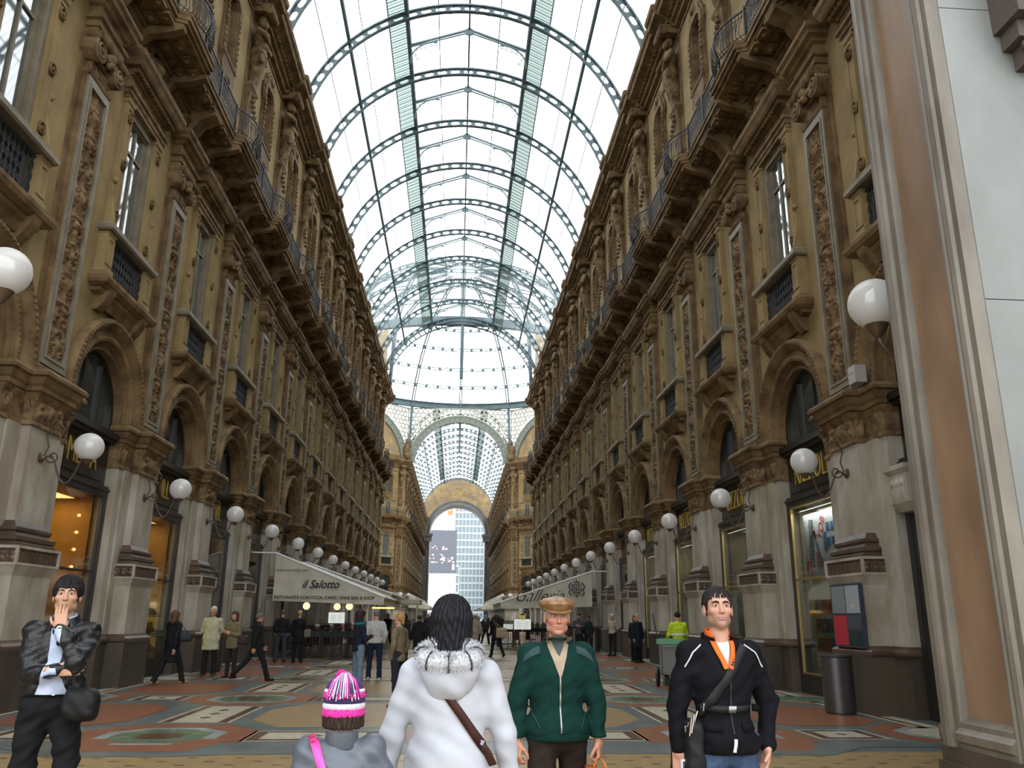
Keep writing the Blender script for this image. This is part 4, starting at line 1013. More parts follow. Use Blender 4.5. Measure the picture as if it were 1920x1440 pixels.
gm.add(vs, [(i * NN + j, i * NN + (j + 1) % NN, (i + 1) * NN + (j + 1) % NN, (i + 1) * NN + j) for i in range(len(zs) - 1) for j in range(NN)])
o = gm.build('dome_glazing', glassmat('clear_dome_glass', (0.93, 0.95, 0.95), 0.03, 0.02), recalc=False, smooth=True); tag(o, 'clear glass skin of the great dome', 'dome glazing')
# end rim of the near vault
m = MB(); m.arch([(-0.1, 8.12), (0.1, 8.12), (0.1, 8.22), (-0.1, 8.22)], 0, VZ, None, 48); m.arch([(-0.12, 8.66), (0.12, 8.66), (0.12, 8.9), (-0.12, 8.9)], 0, VZ, None, 48)
for i in range(40):
    a = PI * (i + 0.5) / 40; m.tube([(0, 8.15 * math.cos(a), VZ + 8.15 * math.sin(a)), (0, 8.75 * math.cos(a), VZ + 8.75 * math.sin(a))], 0.10, 4)
tag(m.build('gable_rim', VIRON, xf=loc_xf(0, OCT0 + 0.3, PI / 2)), 'pierced iron rim closing the near vault before the dome', 'arch rim')

# ------------------------------------------------------------ far end wall with the great arch
ENDST = mat('grey_end_arch_stone', (0.13, 0.125, 0.11), 0.7, var=0.25, vscale=1)
m = MB(); op = [(6.5, 0)] + [(6.5 * math.cos(PI * i / 32), 20.6 + 6.5 * math.sin(PI * i / 32)) for i in range(33)] + [(-6.5, 0)]
m.plate([op + [(-9, 0)] + [(9.0 * math.cos(a), 23.6 + 10.2 * math.sin(a)) for a in np.linspace(PI, 0, 24)] + [(9, 0)]], 0, 5.0); tag(m.build('wall_end', ENDST, xf=loc_xf(0, YEND, PI / 2)), kind='structure')
m = MB(); inner = [(7.75 * math.cos(a), 20.6 + 7.75 * math.sin(a)) for a in np.linspace(0, PI, 40)]; outer = [(8.9 * math.cos(a), 23.6 + 9.6 * math.sin(a)) for a in np.linspace(PI, 0, 40)]
m.plate([inner + [(-8.9, 20.6)] + outer + [(8.9, 20.6)]], -0.04, -0.12)
tag(m.build('wall_end_fresco', FRESCO, xf=loc_xf(0, YEND, PI / 2)), kind='structure')
m = MB(); m.arch([(0, 6.5), (0.5, 6.5), (0.55, 6.8), (0.35, 7.0), (0.35, 7.4), (0.5, 7.5), (0.5, 7.8), (0, 7.8)], 0, 20.6, 0.0, 40)
for s in (-1, 1): m.box(-0.9, 0.2, s * 7.0 - 1.0, s * 7.0 + 1.0, 18.6, 19.8); m.box(-1.1, 0.2, s * 7.0 - 1.2, s * 7.0 + 1.2, 19.8, 20.4)
tag(m.build('archivolt', ENDST, xf=loc_xf(0, YEND, PI / 2)), 'great grey stone archway closing the far end', 'arch')
m = MB()
for i in range(44):
    a = PI * (i + 0.5) / 44; r_ = 8.75 + 0.35 * math.sin(a) + 0.45 * math.sin(a) * (1 if i % 2 else 0); b = PI * (i + 1.5) / 44; q_ = 8.75 + 0.35 * math.sin(b) + 0.45 * math.sin(b) * (0 if i % 2 else 1)
    m.tube([(-0.14, r_ * math.cos(a), 20.8 + r_ * math.sin(a)), (-0.14, q_ * math.cos(b), 20.8 + q_ * math.sin(b))], 0.06, 4)
m.tube([(-0.14, 1.0 * math.cos(q * PI / 8), 30.6 + 1.0 * math.sin(q * PI / 8)) for q in range(16)], 0.1, 4, closed=True)
tag(m.build('trim_9', mat('gold_mosaic', (0.42, 0.29, 0.10), 0.6), xf=loc_xf(0, YEND, PI / 2)), kind='structure')

# ------------------------------------------------------------ the square beyond the arch
CONC = mat('pale_concrete_tower', (0.30, 0.335, 0.345), 0.6, var=0.06); WGL = mat('tower_window_glass', (0.13, 0.165, 0.18), 0.4)
def tower(name, x0, x1, y, h, nx, nz, label, dep=14, z0=0):
    r = empty(name, ((x0 + x1) / 2, y, 0)); r_ = (x1 - x0) / 2
    m = MB(); m.box(-r_, r_, 0.35, dep, 0, h)
    for i in range(nx + 1): x = -r_ + (x1 - x0) * i / nx; m.box(x - 0.16, x + 0.16, 0, 0.4, 0, h)
    for j in range(nz + 1): z = h * j / nz; m.box(-r_, r_, 0.05, 0.4, z - 0.22, z + 0.55)
    m.build('facade', CONC, r)
    g = MB()
    for i in range(nx):
        for j in range(nz):
            xa = -r_ + (x1 - x0) * (i + 0.18) / nx; xb = -r_ + (x1 - x0) * (i + 0.82) / nx; xm = (xa + xb) / 2
            za = h * j / nz + 0.75; zb = h * (j + 1) / nz - 0.4; g.box(xa, xm - 0.06, 0.28, 0.36, za, zb); g.box(xm + 0.06, xb, 0.28, 0.36, za, zb)
    w = g.build('window', WGL, r); w['kind'] = 'stuff'
    tag(r, label, 'building', 'buildings beyond the arch'); return r
tower('office_tower', -1.4, 13.4, 420, 56, 8, 16, 'tall pale office tower seen through the far arch')
tower('office_building', 13.6, 21, 400, 31, 4, 9, 'lower pale office block beside the tall tower')
tower('white_building', -20, 1.0, 330, 20.5, 7, 6, 'plain white building under the dark screen', dep=10)
r = empty('video_screen', (-4.5, 300, 0))
m = MB(); m.box(-7.5, 4.3, 0, 1.2, 16.5, 31.6); m.box(-7.5, -7, 0.3, 1, 0, 17); m.box(3.7, 4.2, 0.3, 1, 0, 17); m.build('panel', mat('screen_grey', (0.075, 0.082, 0.10), 0.5), r)
m = MB(); random.seed(3)
for i in range(34):
    x = random.uniform(-6.8, 3.2); z = random.choice([24.6, 25.4, 21.5, 20.9, 20.2, 22.6]) + random.uniform(-.3, .3); w = random.uniform(.2, .8); m.box(x, x + w, -0.05, 0.0, z, z + random.uniform(.2, .7))
m.box(2.9, 3.7, -0.05, 0, 17.6, 19.6); m.build('lit_picture', mat('screen_light', (0.8, 0.45, 0.45), 0.5, emis=(1, 0.55, 0.5), estr=0.6), r)
m = MB(); m.box(-7.5, 4.3, 0.2, 1.4, 3, 16.3); m.build('white_hoarding', mat('white_cloth_hoarding', (0.85, 0.85, 0.85), 0.8), r)
tag(r, 'big dark video screen with red and white blotches beyond the arch', 'screen')
cr = empty('tower_crane', (-3.2, 380, 0)); g = MB()
for a in (-0.9, 0.9):
    for b in (-0.9, 0.9): g.tube([(a, b, 0), (a, b, 50)], 0.14, 4)
for i in range(25):
    z = i * 2; g.tube([(-0.9, -0.9, z), (0.9, -0.9, z + 2)], 0.09, 3); g.tube([(0.9, -0.9, z), (-0.9, -0.9, z + 2)], 0.09, 3)
g.build('mast', mat('crane_blue_grey', (0.10, 0.14, 0.17), 0.6), cr)
g = MB()
for zz, yy in ((0, -.5), (0, .5), (1.2, 0)): g.tube([(-1, yy, 48.3 + zz), (12, yy, 51.5 + zz * .6)], 0.15, 4)
for i in range(12): g.tube([(-1 + i, -.5, 48.3 + i * .25), (-.5 + i, 0, 49.6 + i * .23), (i, -.5, 48.5 + i * .25)], 0.09, 3)
g.box(-1.6, 0.8, -1, 1, 46.5, 48.4); g.build('jib', mat('crane_orange', (0.34, 0.16, 0.05), 0.6), cr)
tag(cr, 'tower crane with an orange jib in front of the office tower', 'crane')
# ------------------------------------------------------------ entrance arch mass at the near end
PILLAR = mat('worn_orange_marble', (0.25, 0.16, 0.095), 0.45, col2=(0.15, 0.093, 0.055), vscale=1.3, bump=0.15, bscale=9, stretch=(1, 1, 0.35))
GREYM = mat('weathered_grey_marble', (0.20, 0.205, 0.195), 0.55, col2=(0.145, 0.15, 0.14), vscale=0.9, bump=0.15, stretch=(1, 1, 0.5))
MOULD = mat('grey_brown_moulding', (0.17, 0.15, 0.118), 0.5, col2=(0.10, 0.083, 0.062), vscale=2, bump=0.2, stretch=(1, 1, 0.4))
PX, PY0, PY1 = 4.2, 6.0, 7.22
r = empty('entrance_pillar', (PX, PY0, 0))
def Lp(m, name, mt, **k): return m.build(name, mt, r, xf=Matrix.Translation((-PX, -PY0, 0)), **k)
m = MB(); m.box(PX + 0.14, 9.5, PY0 + 0.10, PY1 - 0.02, 0, 26); Lp(m, 'core', GREYM)
# nave-facing side: sunk orange panel inside a moulded frame
m = MB(); m.box(PX + 0.075, PX + 0.15, PY0 + 0.30, PY1 - 0.30, 0.84, 25); Lp(m, 'sunk_panel', PILLAR)
m = MB()
def vprof(y, sg):   # moulding in plan, running up
    return [(PX + 0.14, y), (PX + 0.0, y), (PX + 0.0, y + sg * 0.07), (PX - 0.025, y + sg * 0.09), (PX - 0.035, y + sg * 0.13), (PX - 0.02, y + sg * 0.165), (PX + 0.015, y + sg * 0.175), (PX + 0.02, y + sg * 0.235), (PX + 0.005, y + sg * 0.25), (PX + 0.01, y + sg * 0.275), (PX + 0.07, y + sg * 0.30), (PX + 0.14, y + sg * 0.30)]
for y, sg in ((PY0, 1), (PY1, -1)): m.prism(vprof(y, sg), 0.62, 25, 'z')
m.prism([(PX + 0.14, 0.60), (PX, 0.60), (PX, 0.66), (PX - 0.03, 0.68), (PX - 0.035, 0.74), (PX + 0.01, 0.78), (PX + 0.01, 0.82), (PX + 0.07, 0.86), (PX + 0.14, 0.86)], PY0 + 0.25, PY1 - 0.25, 'y')

Lp(m, 'frame_moulding', MOULD, smooth=35)
m = MB()
for z, z1 in ((0.63, 4.15), (4.158, 7.0), (7.008, 9.9), (9.908, 26)): m.box(PX + 0.125, 9.5, PY0 - 0.006, PY0 + 0.09, z, z1)
Lp(m, 'marble_face', GREYM)
m = MB(); m.box(PX - 0.05, 9.5, PY0 - 0.05, PY1 + 0.02, 0, 0.50); m.box(PX - 0.02, 9.5, PY0 - 0.02, PY1, 0.50, 0.62)
Lp(m, 'plinth', PLINTH)
m = MB(); m.tube([(PX + 0.2, PY1 + 0.02, 0.70), (PX + 0.1, PY1 + 0.05, 0.70), (PX + 0.03, PY1 + 0.08, 0.70)], 0.075, 10); Lp(m, 'corner_torus', BROWN, smooth=40)
# dark carved bracket jutting out high on the face towards the square
m = MB()
for z0, z1, x0, d in ((6.35, 6.55, 4.95, 0.14), (6.55, 6.72, 4.86, 0.24), (6.72, 7.6, 4.80, 0.36), (7.6, 8.2, 4.7, 0.5)): m.box(x0, 7.5, PY0 - d, PY0 + 0.02, z0, z1)
for i in range(12): m.ball((4.95 + 0.1 * i, PY0 - 0.2, 6.50), 0.05, 8, 6)
Lp(m, 'carved_bracket', mat('sooty_carved_stone', (0.07, 0.055, 0.045), 0.8, bump=0.4), smooth=40)
tag(r, 'big near entrance pillar with worn orange marble panel and grey stone face', 'pillar')
# the rest of the entrance arch: solid masonry left, right and above
m = MB(); m.box(5.75, 10.8, PY1, 9.7, 0, 27); tag(m.build('wall_entrance_right', MOULD), kind='structure')
m = MB(); m.box(-10.8, -7.3, PY0, 9.7, 0, 27); tag(m.build('wall_entrance_left', MOULD), kind='structure')
m = MB(); arcp = [(7.3 * math.cos(a), 22 + 5.5 * math.sin(a)) for a in np.linspace(0, PI, 24)]
m.plate([arcp + [(-10.8, 22), (-10.8, 36), (10.8, 36), (10.8, 22)]], 0, 3.8); tag(m.build('wall_entrance_top', MOULD, xf=loc_xf(0, PY0, PI / 2)), kind='structure')
m = MB(); m.box(9.4, 10.8, 1.5, PY0, 0, 27); tag(m.build('wall_light_block_right', MOULD), kind='structure')  # unseen porch side, added to dim the sky light from the square
m = MB(); m.box(-10.8, -9.4, 1.5, PY0, 0, 27); tag(m.build('wall_light_block_left', MOULD), kind='structure')  # its unseen twin, also added to hold back light
m = MB(); m.box(-10.8, 10.8, 1.5, PY0, 17, 18); tag(m.build('ceiling_light_block', MOULD), kind='structure')  # unseen flat roof, its depth set by how much it shades the foreground
m = MB(); m.box(-30, -10.8, PY0, PY0 + 2, 0, 30); m.box(10.8, 30, PY0, PY0 + 2, 0, 30); tag(m.build('wall_facade_square', MOULD), kind='structure')
# two larger globes of the entrance
for s, gx, gy, gz, wx, lab in ((1, 4.80, 8.56, 5.09, 5.75, 'bookshop side'), (-1, -5.55, 9.7, 5.62, -7.3, 'shoe-shop side')):
    r = empty('entrance_lamp', (gx, gy, gz - 0.6))
    m = MB(); L_ = abs(wx - gx); m.tube([(0, 0, 0.32), (0.02 * s, 0, 0.18), (0.10 * s, 0, 0.06), (0.25 * s, 0, -0.02), (L_ * 0.7 * s, 0, 0.05), (L_ * s, 0, 0.1)], 0.028, 8)
    m.lathe([(0.03, 0.22), (0.06, 0.26), (0.10, 0.31), (0.12, 0.36), (0.135, 0.38), (0.10, 0.40)], (0, 0, 0), 18); m.lathe([(0.1, -0.02), (0.12, 0.02)], (L_ * s - 0.02, 0, 0.1), 12, 'x')
    m.build('bracket', BRONZE, r, smooth=50)
    m = MB(); m.ball((0, 0, 0.64), 0.29, 36, 24); m.build('globe', GLOBE, r, smooth=True)
    tag(r, 'large white globe lamp high by the entrance, %s' % lab, 'lamp', 'entrance globe lamps')

# ------------------------------------------------------------ shopfronts
WARM = mat('warm_lit_panelling', (0.55, 0.33, 0.08), 0.6, var=0.2, vscale=1.5)
PALEIN = mat('pale_shop_interior', (0.38, 0.36, 0.26), 0.7, var=0.25, vscale=1.2)
DARKIN = mat('dim_shop_interior', (0.05, 0.045, 0.035), 0.8, var=0.4, vscale=1.5)
SPOT = mat('shop_spotlight', (1, 0.5, 0.2), 0.5, emis=(1.0, 0.33, 0.10), estr=7)
STRIP = mat('shelf_light', (1, 1, 0.6), 0.5, emis=(0.9, 0.95, 0.35), estr=2.6)
def make_shop(inner, edge=False):
    r = empty('shopfront'); h = 1.34
    m = MB(); m.box(0.10, 0.40, -h, h, 0, 0.42); m.box(0.10, 0.40, -h, h, 4.22, 4.46); m.box(0.06, 0.40, -h, h, 4.34, 4.40); m.box(0.22, 0.40, -h, h, 4.46, 5.46); m.box(0.08, 0.40, -h, h, 5.46, 5.56); m.box(0.02, 0.40, -h, h, 5.56, 5.70)
    for y in (-h, h - 0.16): m.box(0.10, 0.20, y, y + 0.16, 0.42, 4.22)
    m.box(0.19, 0.21, -1.2, 1.2, 4.56, 4.60); m.box(0.19, 0.21, -1.2, 1.2, 5.34, 5.38)
    m.build('black_frame', DARK, r)
    m = MB(); w = 0.03
    for y in (-1.18, 1.15): m.box(0.11, 0.16, y, y + w, 0.42, 4.22)
    m.box(0.11, 0.16, -1.18, 1.18, 4.18, 4.22); m.box(0.11, 0.16, -1.18, 1.18, 0.42, 0.46); m.box(0.11, 0.16, -1.18, 1.18, 2.50, 2.55)
    m.build('glass_edging', BRASS if edge else DARK, r)
    m = MB(); m.box(0.135, 0.145, -1.18, 1.18, 0.44, 4.2); m.build('shop_pane', SHOPG, r)
    m = MB(); m.box(1.5, 1.6, -h, h, 0.2, 4.3); m.box(0.41, 1.6, -h - 0.02, -h, 0.2, 4.3); m.box(0.41, 1.6, h, h + 0.02, 0.2, 4.3); m.box(0.41, 1.6, -h, h, 4.22, 4.3); m.box(0.41, 1.6, -h, h, 0.36, 0.42)
    m.build('display_recess', inner, r); return r
sh = {'warm': make_shop(WARM), 'pale': make_shop(PALEIN, True), 'dim': make_shop(DARKIN)}
for v in sh.values(): tag(v, 'x', 'shopfront', 'shopfronts under the arches')
plan = {(-1, -1): 'warm', (-1, 0): 'warm', (-1, 1): 'warm', (1, 0): 'pale', (1, 1): 'pale', (1, 2): 'pale', (1, 3): 'pale'}
used = set()
for s, side in SIDES:
    for k in range(-1, 13):
        key = plan.get((s, k), 'dim'); y = pier_y(k) + B / 2
        kind = {'warm': 'black-framed shop window with warm golden interior', 'pale': 'brass-edged shop window with pale interior', 'dim': 'black-framed dim shop window'}[key]
        dup(sh[key], at_side(s, y), rz_side(s), '%s, %s, %s bay from the entrance' % (kind, side, ORD[k + 1]), key not in used); used.add(key)
# area lights inside the shop windows
def area(name, loc, size, power, col, rot=(0, 0, 0)):
    l = bpy.data.lights.new(name, 'AREA'); l.shape = 'RECTANGLE'; l.size = size[0]; l.size_y = size[1]; l.energy = power; l.color = col
    o = bpy.data.objects.new(name, l); COL.objects.link(o); o.location = loc; o.rotation_euler = rot; return o
for k, p in ((0, 30), (1, 9), (2, 8), (3, 6)): area('window_fill_light', (WX + 0.22, pier_y(k) + B / 2, 4.1), (0.1, 1.9), p, (1, 0.97, 0.9), (0, R(-12), 0))  # added fill that brightens the bookshop displays, not a fitting of the shop
for s, k, p, c in ((-1, 0, 42, (1, 0.62, 0.22)), (-1, 1, 26, (1, 0.68, 0.3)), (-1, -1, 30, (1, .62, .25)), (-1, 2, 12, (1, 0.6, 0.25)), (1, 0, 16, (1, 0.95, 0.8)), (1, 1, 7, (1, 0.95, 0.75)), (1, 2, 6, (1, 0.95, 0.75)), (1, 3, 5, (1, .95, .75))):
    area('shop_lamp', (s * (WX + 0.95), pier_y(k) + B / 2, 4.15), (0.6, 2.0), p, c)
def wallxf(s, y): return Matrix.Translation((s * WX, y, 0)) @ Matrix.Rotation(rz_side(s), 4, 'Z')
# gold letters over the bookshop windows
def face_xf(s, y, z, p): # text lying in xy -> upright on wall, reading from the nave
    if s > 0: return Matrix.Translation((WX - p, y, z)) @ Matrix(((0, 0, -1, 0), (-1, 0, 0, 0), (0, 1, 0, 0), (0, 0, 0, 1)))
    return Matrix.Translation((-WX + p, y, z)) @ Matrix(((0, 0, 1, 0), (1, 0, 0, 0), (0, 1, 0, 0), (0, 0, 0, 1)))
for k in range(0, 4):
    tag(text_mesh('sign_lettering', 'RIZZOLI', 0.80, GOLD, None, face_xf(1, pier_y(k) + B / 2, 4.98, -0.20), 0.012, xs=0.64, bold=-0.016), 'gold capital lettering on black fascia, %s bay of the bookshop side' % ORD[k + 1], 'lettering', 'gilt shop lettering')
for k, t_ in ((0, 'ME   A'), (1, 'ILL'), (2, 'VIL')):
    tag(text_mesh('sign_lettering', t_, 0.78, GOLD, None, face_xf(-1, pier_y(k) + B / 2, 4.98, -0.20), 0.012, xs=0.7, bold=-0.014), 'gold capital lettering on black fascia, %s bay of the shoe-shop side' % ORD[k + 1], 'lettering', 'gilt shop lettering')
# lights and shelves in the golden window
yc = pier_y(0) + B / 2
for i, z in enumerate((1.75, 2.62, 3.0, 3.38, 3.76)):
    m = MB(); m.ball((-WX - 0.5, yc + 0.95, z), 0.035, 10, 8); tag(m.build('spotlight', SPOT), 'small orange spotlight in the golden shop window, %s from the bottom' % ORD[i], 'light', 'orange spots of the golden window')
for i, z in enumerate((1.35, 1.75)):
    m = MB(); m.box(-WX - 1.4, -WX - 0.6, yc - 1.3, yc + 0.2, z, z + 0.04); tag(m.build('glass_shelf', mat('lit_shelf', (0.8, 0.6, 0.25), 0.4), None), '%s glass shelf in the golden shop window' % ('lower', 'upper')[i], 'shelf')
    for q in range(5):
        m = MB(); m.lathe([(0.05, 0), (0.06, 0.05), (0.03, 0.09), (0.05, 0.14)], (-WX - 0.75, yc - 1.15 + q * 0.3, z + 0.04), 10); tag(m.build('ornament', mat('gold_trinket', (0.7, 0.5, 0.2), 0.3, metal=.5)), 'gold trinket on the %s shelf of the golden window, %s along' % (('lower', 'upper')[i], ORD[q]), 'trinket', 'trinkets in the golden window')
# shoe shelves in the next window
yc = pier_y(1) + B / 2
SHO = [mat('red_leather', (0.22, 0.03, 0.02), 0.4), mat('brown_leather', (0.10, 0.045, 0.02), 0.4), mat('black_leather', (0.02, 0.02, 0.02), 0.35)]
for i, z in enumerate((0.62, 1.08, 1.54)):
    r = empty('shelf', (-WX - 0.50, yc, z)); m = MB(); m.box(-0.35, 0.3, -1.25, 1.25, 0, 0.03); m.build('board', mat('dark_shelf', (0.08, 0.08, 0.06), 0.5), r)
    m = MB(); m.box(-0.36, -0.34, -1.2, 1.2, 0.02, 0.40); m.build('lit_back', STRIP, r); tag(r, 'lit shelf of shoes, %s from the bottom' % ORD[i], 'shelf', 'shoe shelves')
    for q in range(7):
        y = yc - 1.05 + 0.34 * q; r2_ = empty('shoe', (-WX - 0.42, y, z + 0.03))
        m = MB(); m.prism([(-0.12, 0), (0.13, 0), (0.13, 0.03), (0.05, 0.07), (-0.02, 0.13), (-0.05, 0.26), (-0.13, 0.27), (-0.13, 0.1)], -0.04, 0.04); m.build('upper', SHO[(q + i) % 3], r2_, zoff=-0.03)
        m = MB(); m.box(-0.13, -0.08, -0.035, 0.035, 0, 0.04); m.box(-0.1, 0.13, -0.04, 0.04, 0.02, 0.032); m.build('sole', SHO[2], r2_)
        tag(r2_, '%s leather boot on the shoe shelf %s from the bottom, %s along' % (['red', 'brown', 'black'][(q + i) % 3], ORD[i], ORD[q]), 'shoe', 'shoes on the lit shelves')
# posters and books in the first bookshop window
yc = pier_y(0) + B / 2
r = empty('poster', (WX + 0.34, yc, 2.6))
def pm(name, y0, y1, z0, z1, mt, d=0.0): 
    m = MB(); m.box(d - 0.004, d + 0.004, y0, y1, z0, z1); return m.build(name, mt, r)
pm('white_sheet', -0.95, 1.02, 0.0, 1.42, mat('poster_white', (0.62, 0.68, 0.72), 0.4), 0.01)
def ptx(nm, b, size, mt, y, z, rot=0, xs=1, bold=0):
    M4 = Matrix.Translation((-0.0, y, z)) @ Matrix(((0, 0, -1, 0), (-1, 0, 0, 0), (0, 1, 0, 0), (0, 0, 0, 1))) @ Matrix.Rotation(rot, 4, 'Z'); return text_mesh(nm, b, size, mt, r, M4, 0.002, xs=xs, bold=bold)
RED = mat('poster_red', (0.55, 0.03, 0.03), 0.4); BLK = mat('poster_black', (0.03, 0.03, 0.035), 0.5); BLU = mat('poster_blue', (0.05, 0.2, 0.4), 0.4)
ptx('red_word', 'YOB', 0.34, RED, 0.05, 1.05, R(60), .8); ptx('title', "L'Art: a Catalogue d'une", 0.13, BLK, 0.70, 0.78, R(86), 0.8, .003); ptx('title', 'Art Books and Catalogues', 0.13, BLK, 0.58, 0.72, R(86), 0.8, .003)
for i in range(6): ptx('small_print', 'lorem' if False else 'catalogo', 0.07, RED, 0.30, 0.50 - i * 0.07)
m = MB(); m.lathe([(0.17, 0), (0.17, -0.01)], (0, 0.83, 0.17), 24, 'x'); m.build('red_disc', RED, r); ptx('logo', 'SKIRA', 0.11, mat('poster_pale', (.8, .8, .8), .4), 0.83, 0.17, R(80)).location.x = -0.012
m = MB(); m.plate([[(0.42, 1.0), (0.50, 0.94), (0.14, 0.25), (0.06, 0.31)]], 0.0, -0.01); m.build('bottle_picture', mat('poster_grey', (0.25, 0.27, 0.3), 0.4), r)
m = MB(); m.plate([[(0.40, 1.04), (0.50, 0.97), (0.40, 0.82), (0.31, 0.88)]], -0.01, -0.015); m.build('dark_cap', BLK, r)
for a, b in ((-0.28, 0.95), (-0.28, 0.62), (-0.52, 0.95), (-0.52, 0.62), (-.1, .75), (-.1, .55)): pm('blue_photo', a - 0.08, a + 0.08, b, b + 0.18, BLU, 0.0)
tag(r, 'white art book poster with red lettering in the bookshop window', 'poster')
random.seed(11)
BK = [mat('book_%s' % n_, c, 0.45) for n_, c in (('blue', (0.06, 0.16, 0.35)), ('orange', (0.5, 0.18, 0.04)), ('cream', (0.5, 0.47, 0.38)), ('green', (0.1, 0.22, 0.12)), ('grey', (0.25, 0.26, 0.28)), ('red', (0.4, 0.05, 0.04)))]
BN = ['blue', 'orange', 'cream', 'green', 'grey', 'red']
for i, z in enumerate((0.50, 0.92, 1.34, 1.76)):
    m = MB(); m.box(WX + 0.32, WX + 0.62, yc - 1.05, yc + 1.05, z - 0.02, z); tag(m.build('shelf', mat('clear_shelf', (0.35, 0.36, 0.35), 0.3)), 'narrow book shelf, %s from the bottom of the bookshop window' % ORD[i], 'shelf', 'bookshop window shelves')
    for q in range(6):
        y = yc + 0.88 - q * 0.35; c = random.randrange(6); m = MB(); m.box(0, 0.03, -0.13, 0.13, 0, 0.30)
        o = m.build('book', BK[c]); o.location = (WX + 0.42, y, z); o.rotation_euler = (0, R(8), 0); q2 = MB(); q2.box(-0.004, 0, -0.09, 0.09, 0.08 + 0.02 * (q % 3), 0.2); q2.build('cover_picture', BK[(c + 2) % 6], o)
        tag(o, '%s art book facing out, shelf %s from the bottom, %s from the far end' % (BN[c], ORD[i], ORD[q]), 'book', 'books in the bookshop window')
# notice board on the first bookshop pier
r = empty('notice_board', (WX - 0.47, pier_y(0) - 0.0, 1.12))
m = MB(); m.box(-0.06, 0.0, -0.58, 0.62, 0.0, 1.16); m.build('frame', mat('dark_blue_frame', (0.03, 0.035, 0.06), 0.4), r)
def nb(nm, y0, y1, z0, z1, c):
    m = MB(); m.box(-0.066, -0.06, y0, y1, z0, z1); m.build(nm, mat('sheet_%d' % (int(c[0] * 1000) + int(c[2] * 77)), c, 0.25), r)
nb('grey_sheet', 0.03, 0.58, 0.62, 1.12, (0.16, 0.18, 0.19)); nb('pale_sheet', -0.54, -0.01, 0.62, 1.12, (0.28, 0.31, 0.33)); nb('red_sheet', 0.03, 0.58, 0.04, 0.58, (0.38, 0.02, 0.04)); nb('dark_sheet', -0.54, -0.01, 0.33, 0.58, (0.05, 0.06, 0.07)); nb('dark_sheet', -0.54, -0.01, 0.04, 0.29, (0.015, 0.03, 0.035))
m = MB(); m.lathe([(0.045, -0.067), (0.045, -0.07)], (0, -0.27, 0.75), 14, 'x'); m.build('orange_dot', mat('dot_orange', (0.6, 0.4, 0.25), 0.4), r)
tag(r, 'framed notice board with a red sheet on the first bookshop pier', 'notice board')
# stone box moulding and small electrical box in the near bay of the bookshop side
m = MB(); m.loft([(3.55, 0.10, 0.22), (3.7, 0.2, 0.3), (4.2, 0.2, 0.3), (4.28, 0.26, 0.36), (4.36, 0.26, 0.36)]); m.relief(-0.205, -0.24, 0.24, 3.72, 4.18, leafband(0.48, 0.46, 26, 22, 3), 0.03)
o = m.build('carved_bracket_stone', MARBLE); o.location = (WX - 0.0, pier_y(0) - 1.75, -0.1); tag(o, 'carved marble console beside the near dark doorway', 'console')
m = MB(); m.box(-0.22, 0, -0.14, 0.14, 0, 0.34); m.box(-0.225, -0.22, -0.1, 0.1, 0.2, 0.22); o = m.build('junction_box', mat('box_grey', (0.32, 0.31, 0.28), 0.5)); o.location = (WX - 0.28, pier_y(0) - 1.12, 5.95); tag(o, 'small grey electrical box on the ledge of the first bookshop pier', 'box')
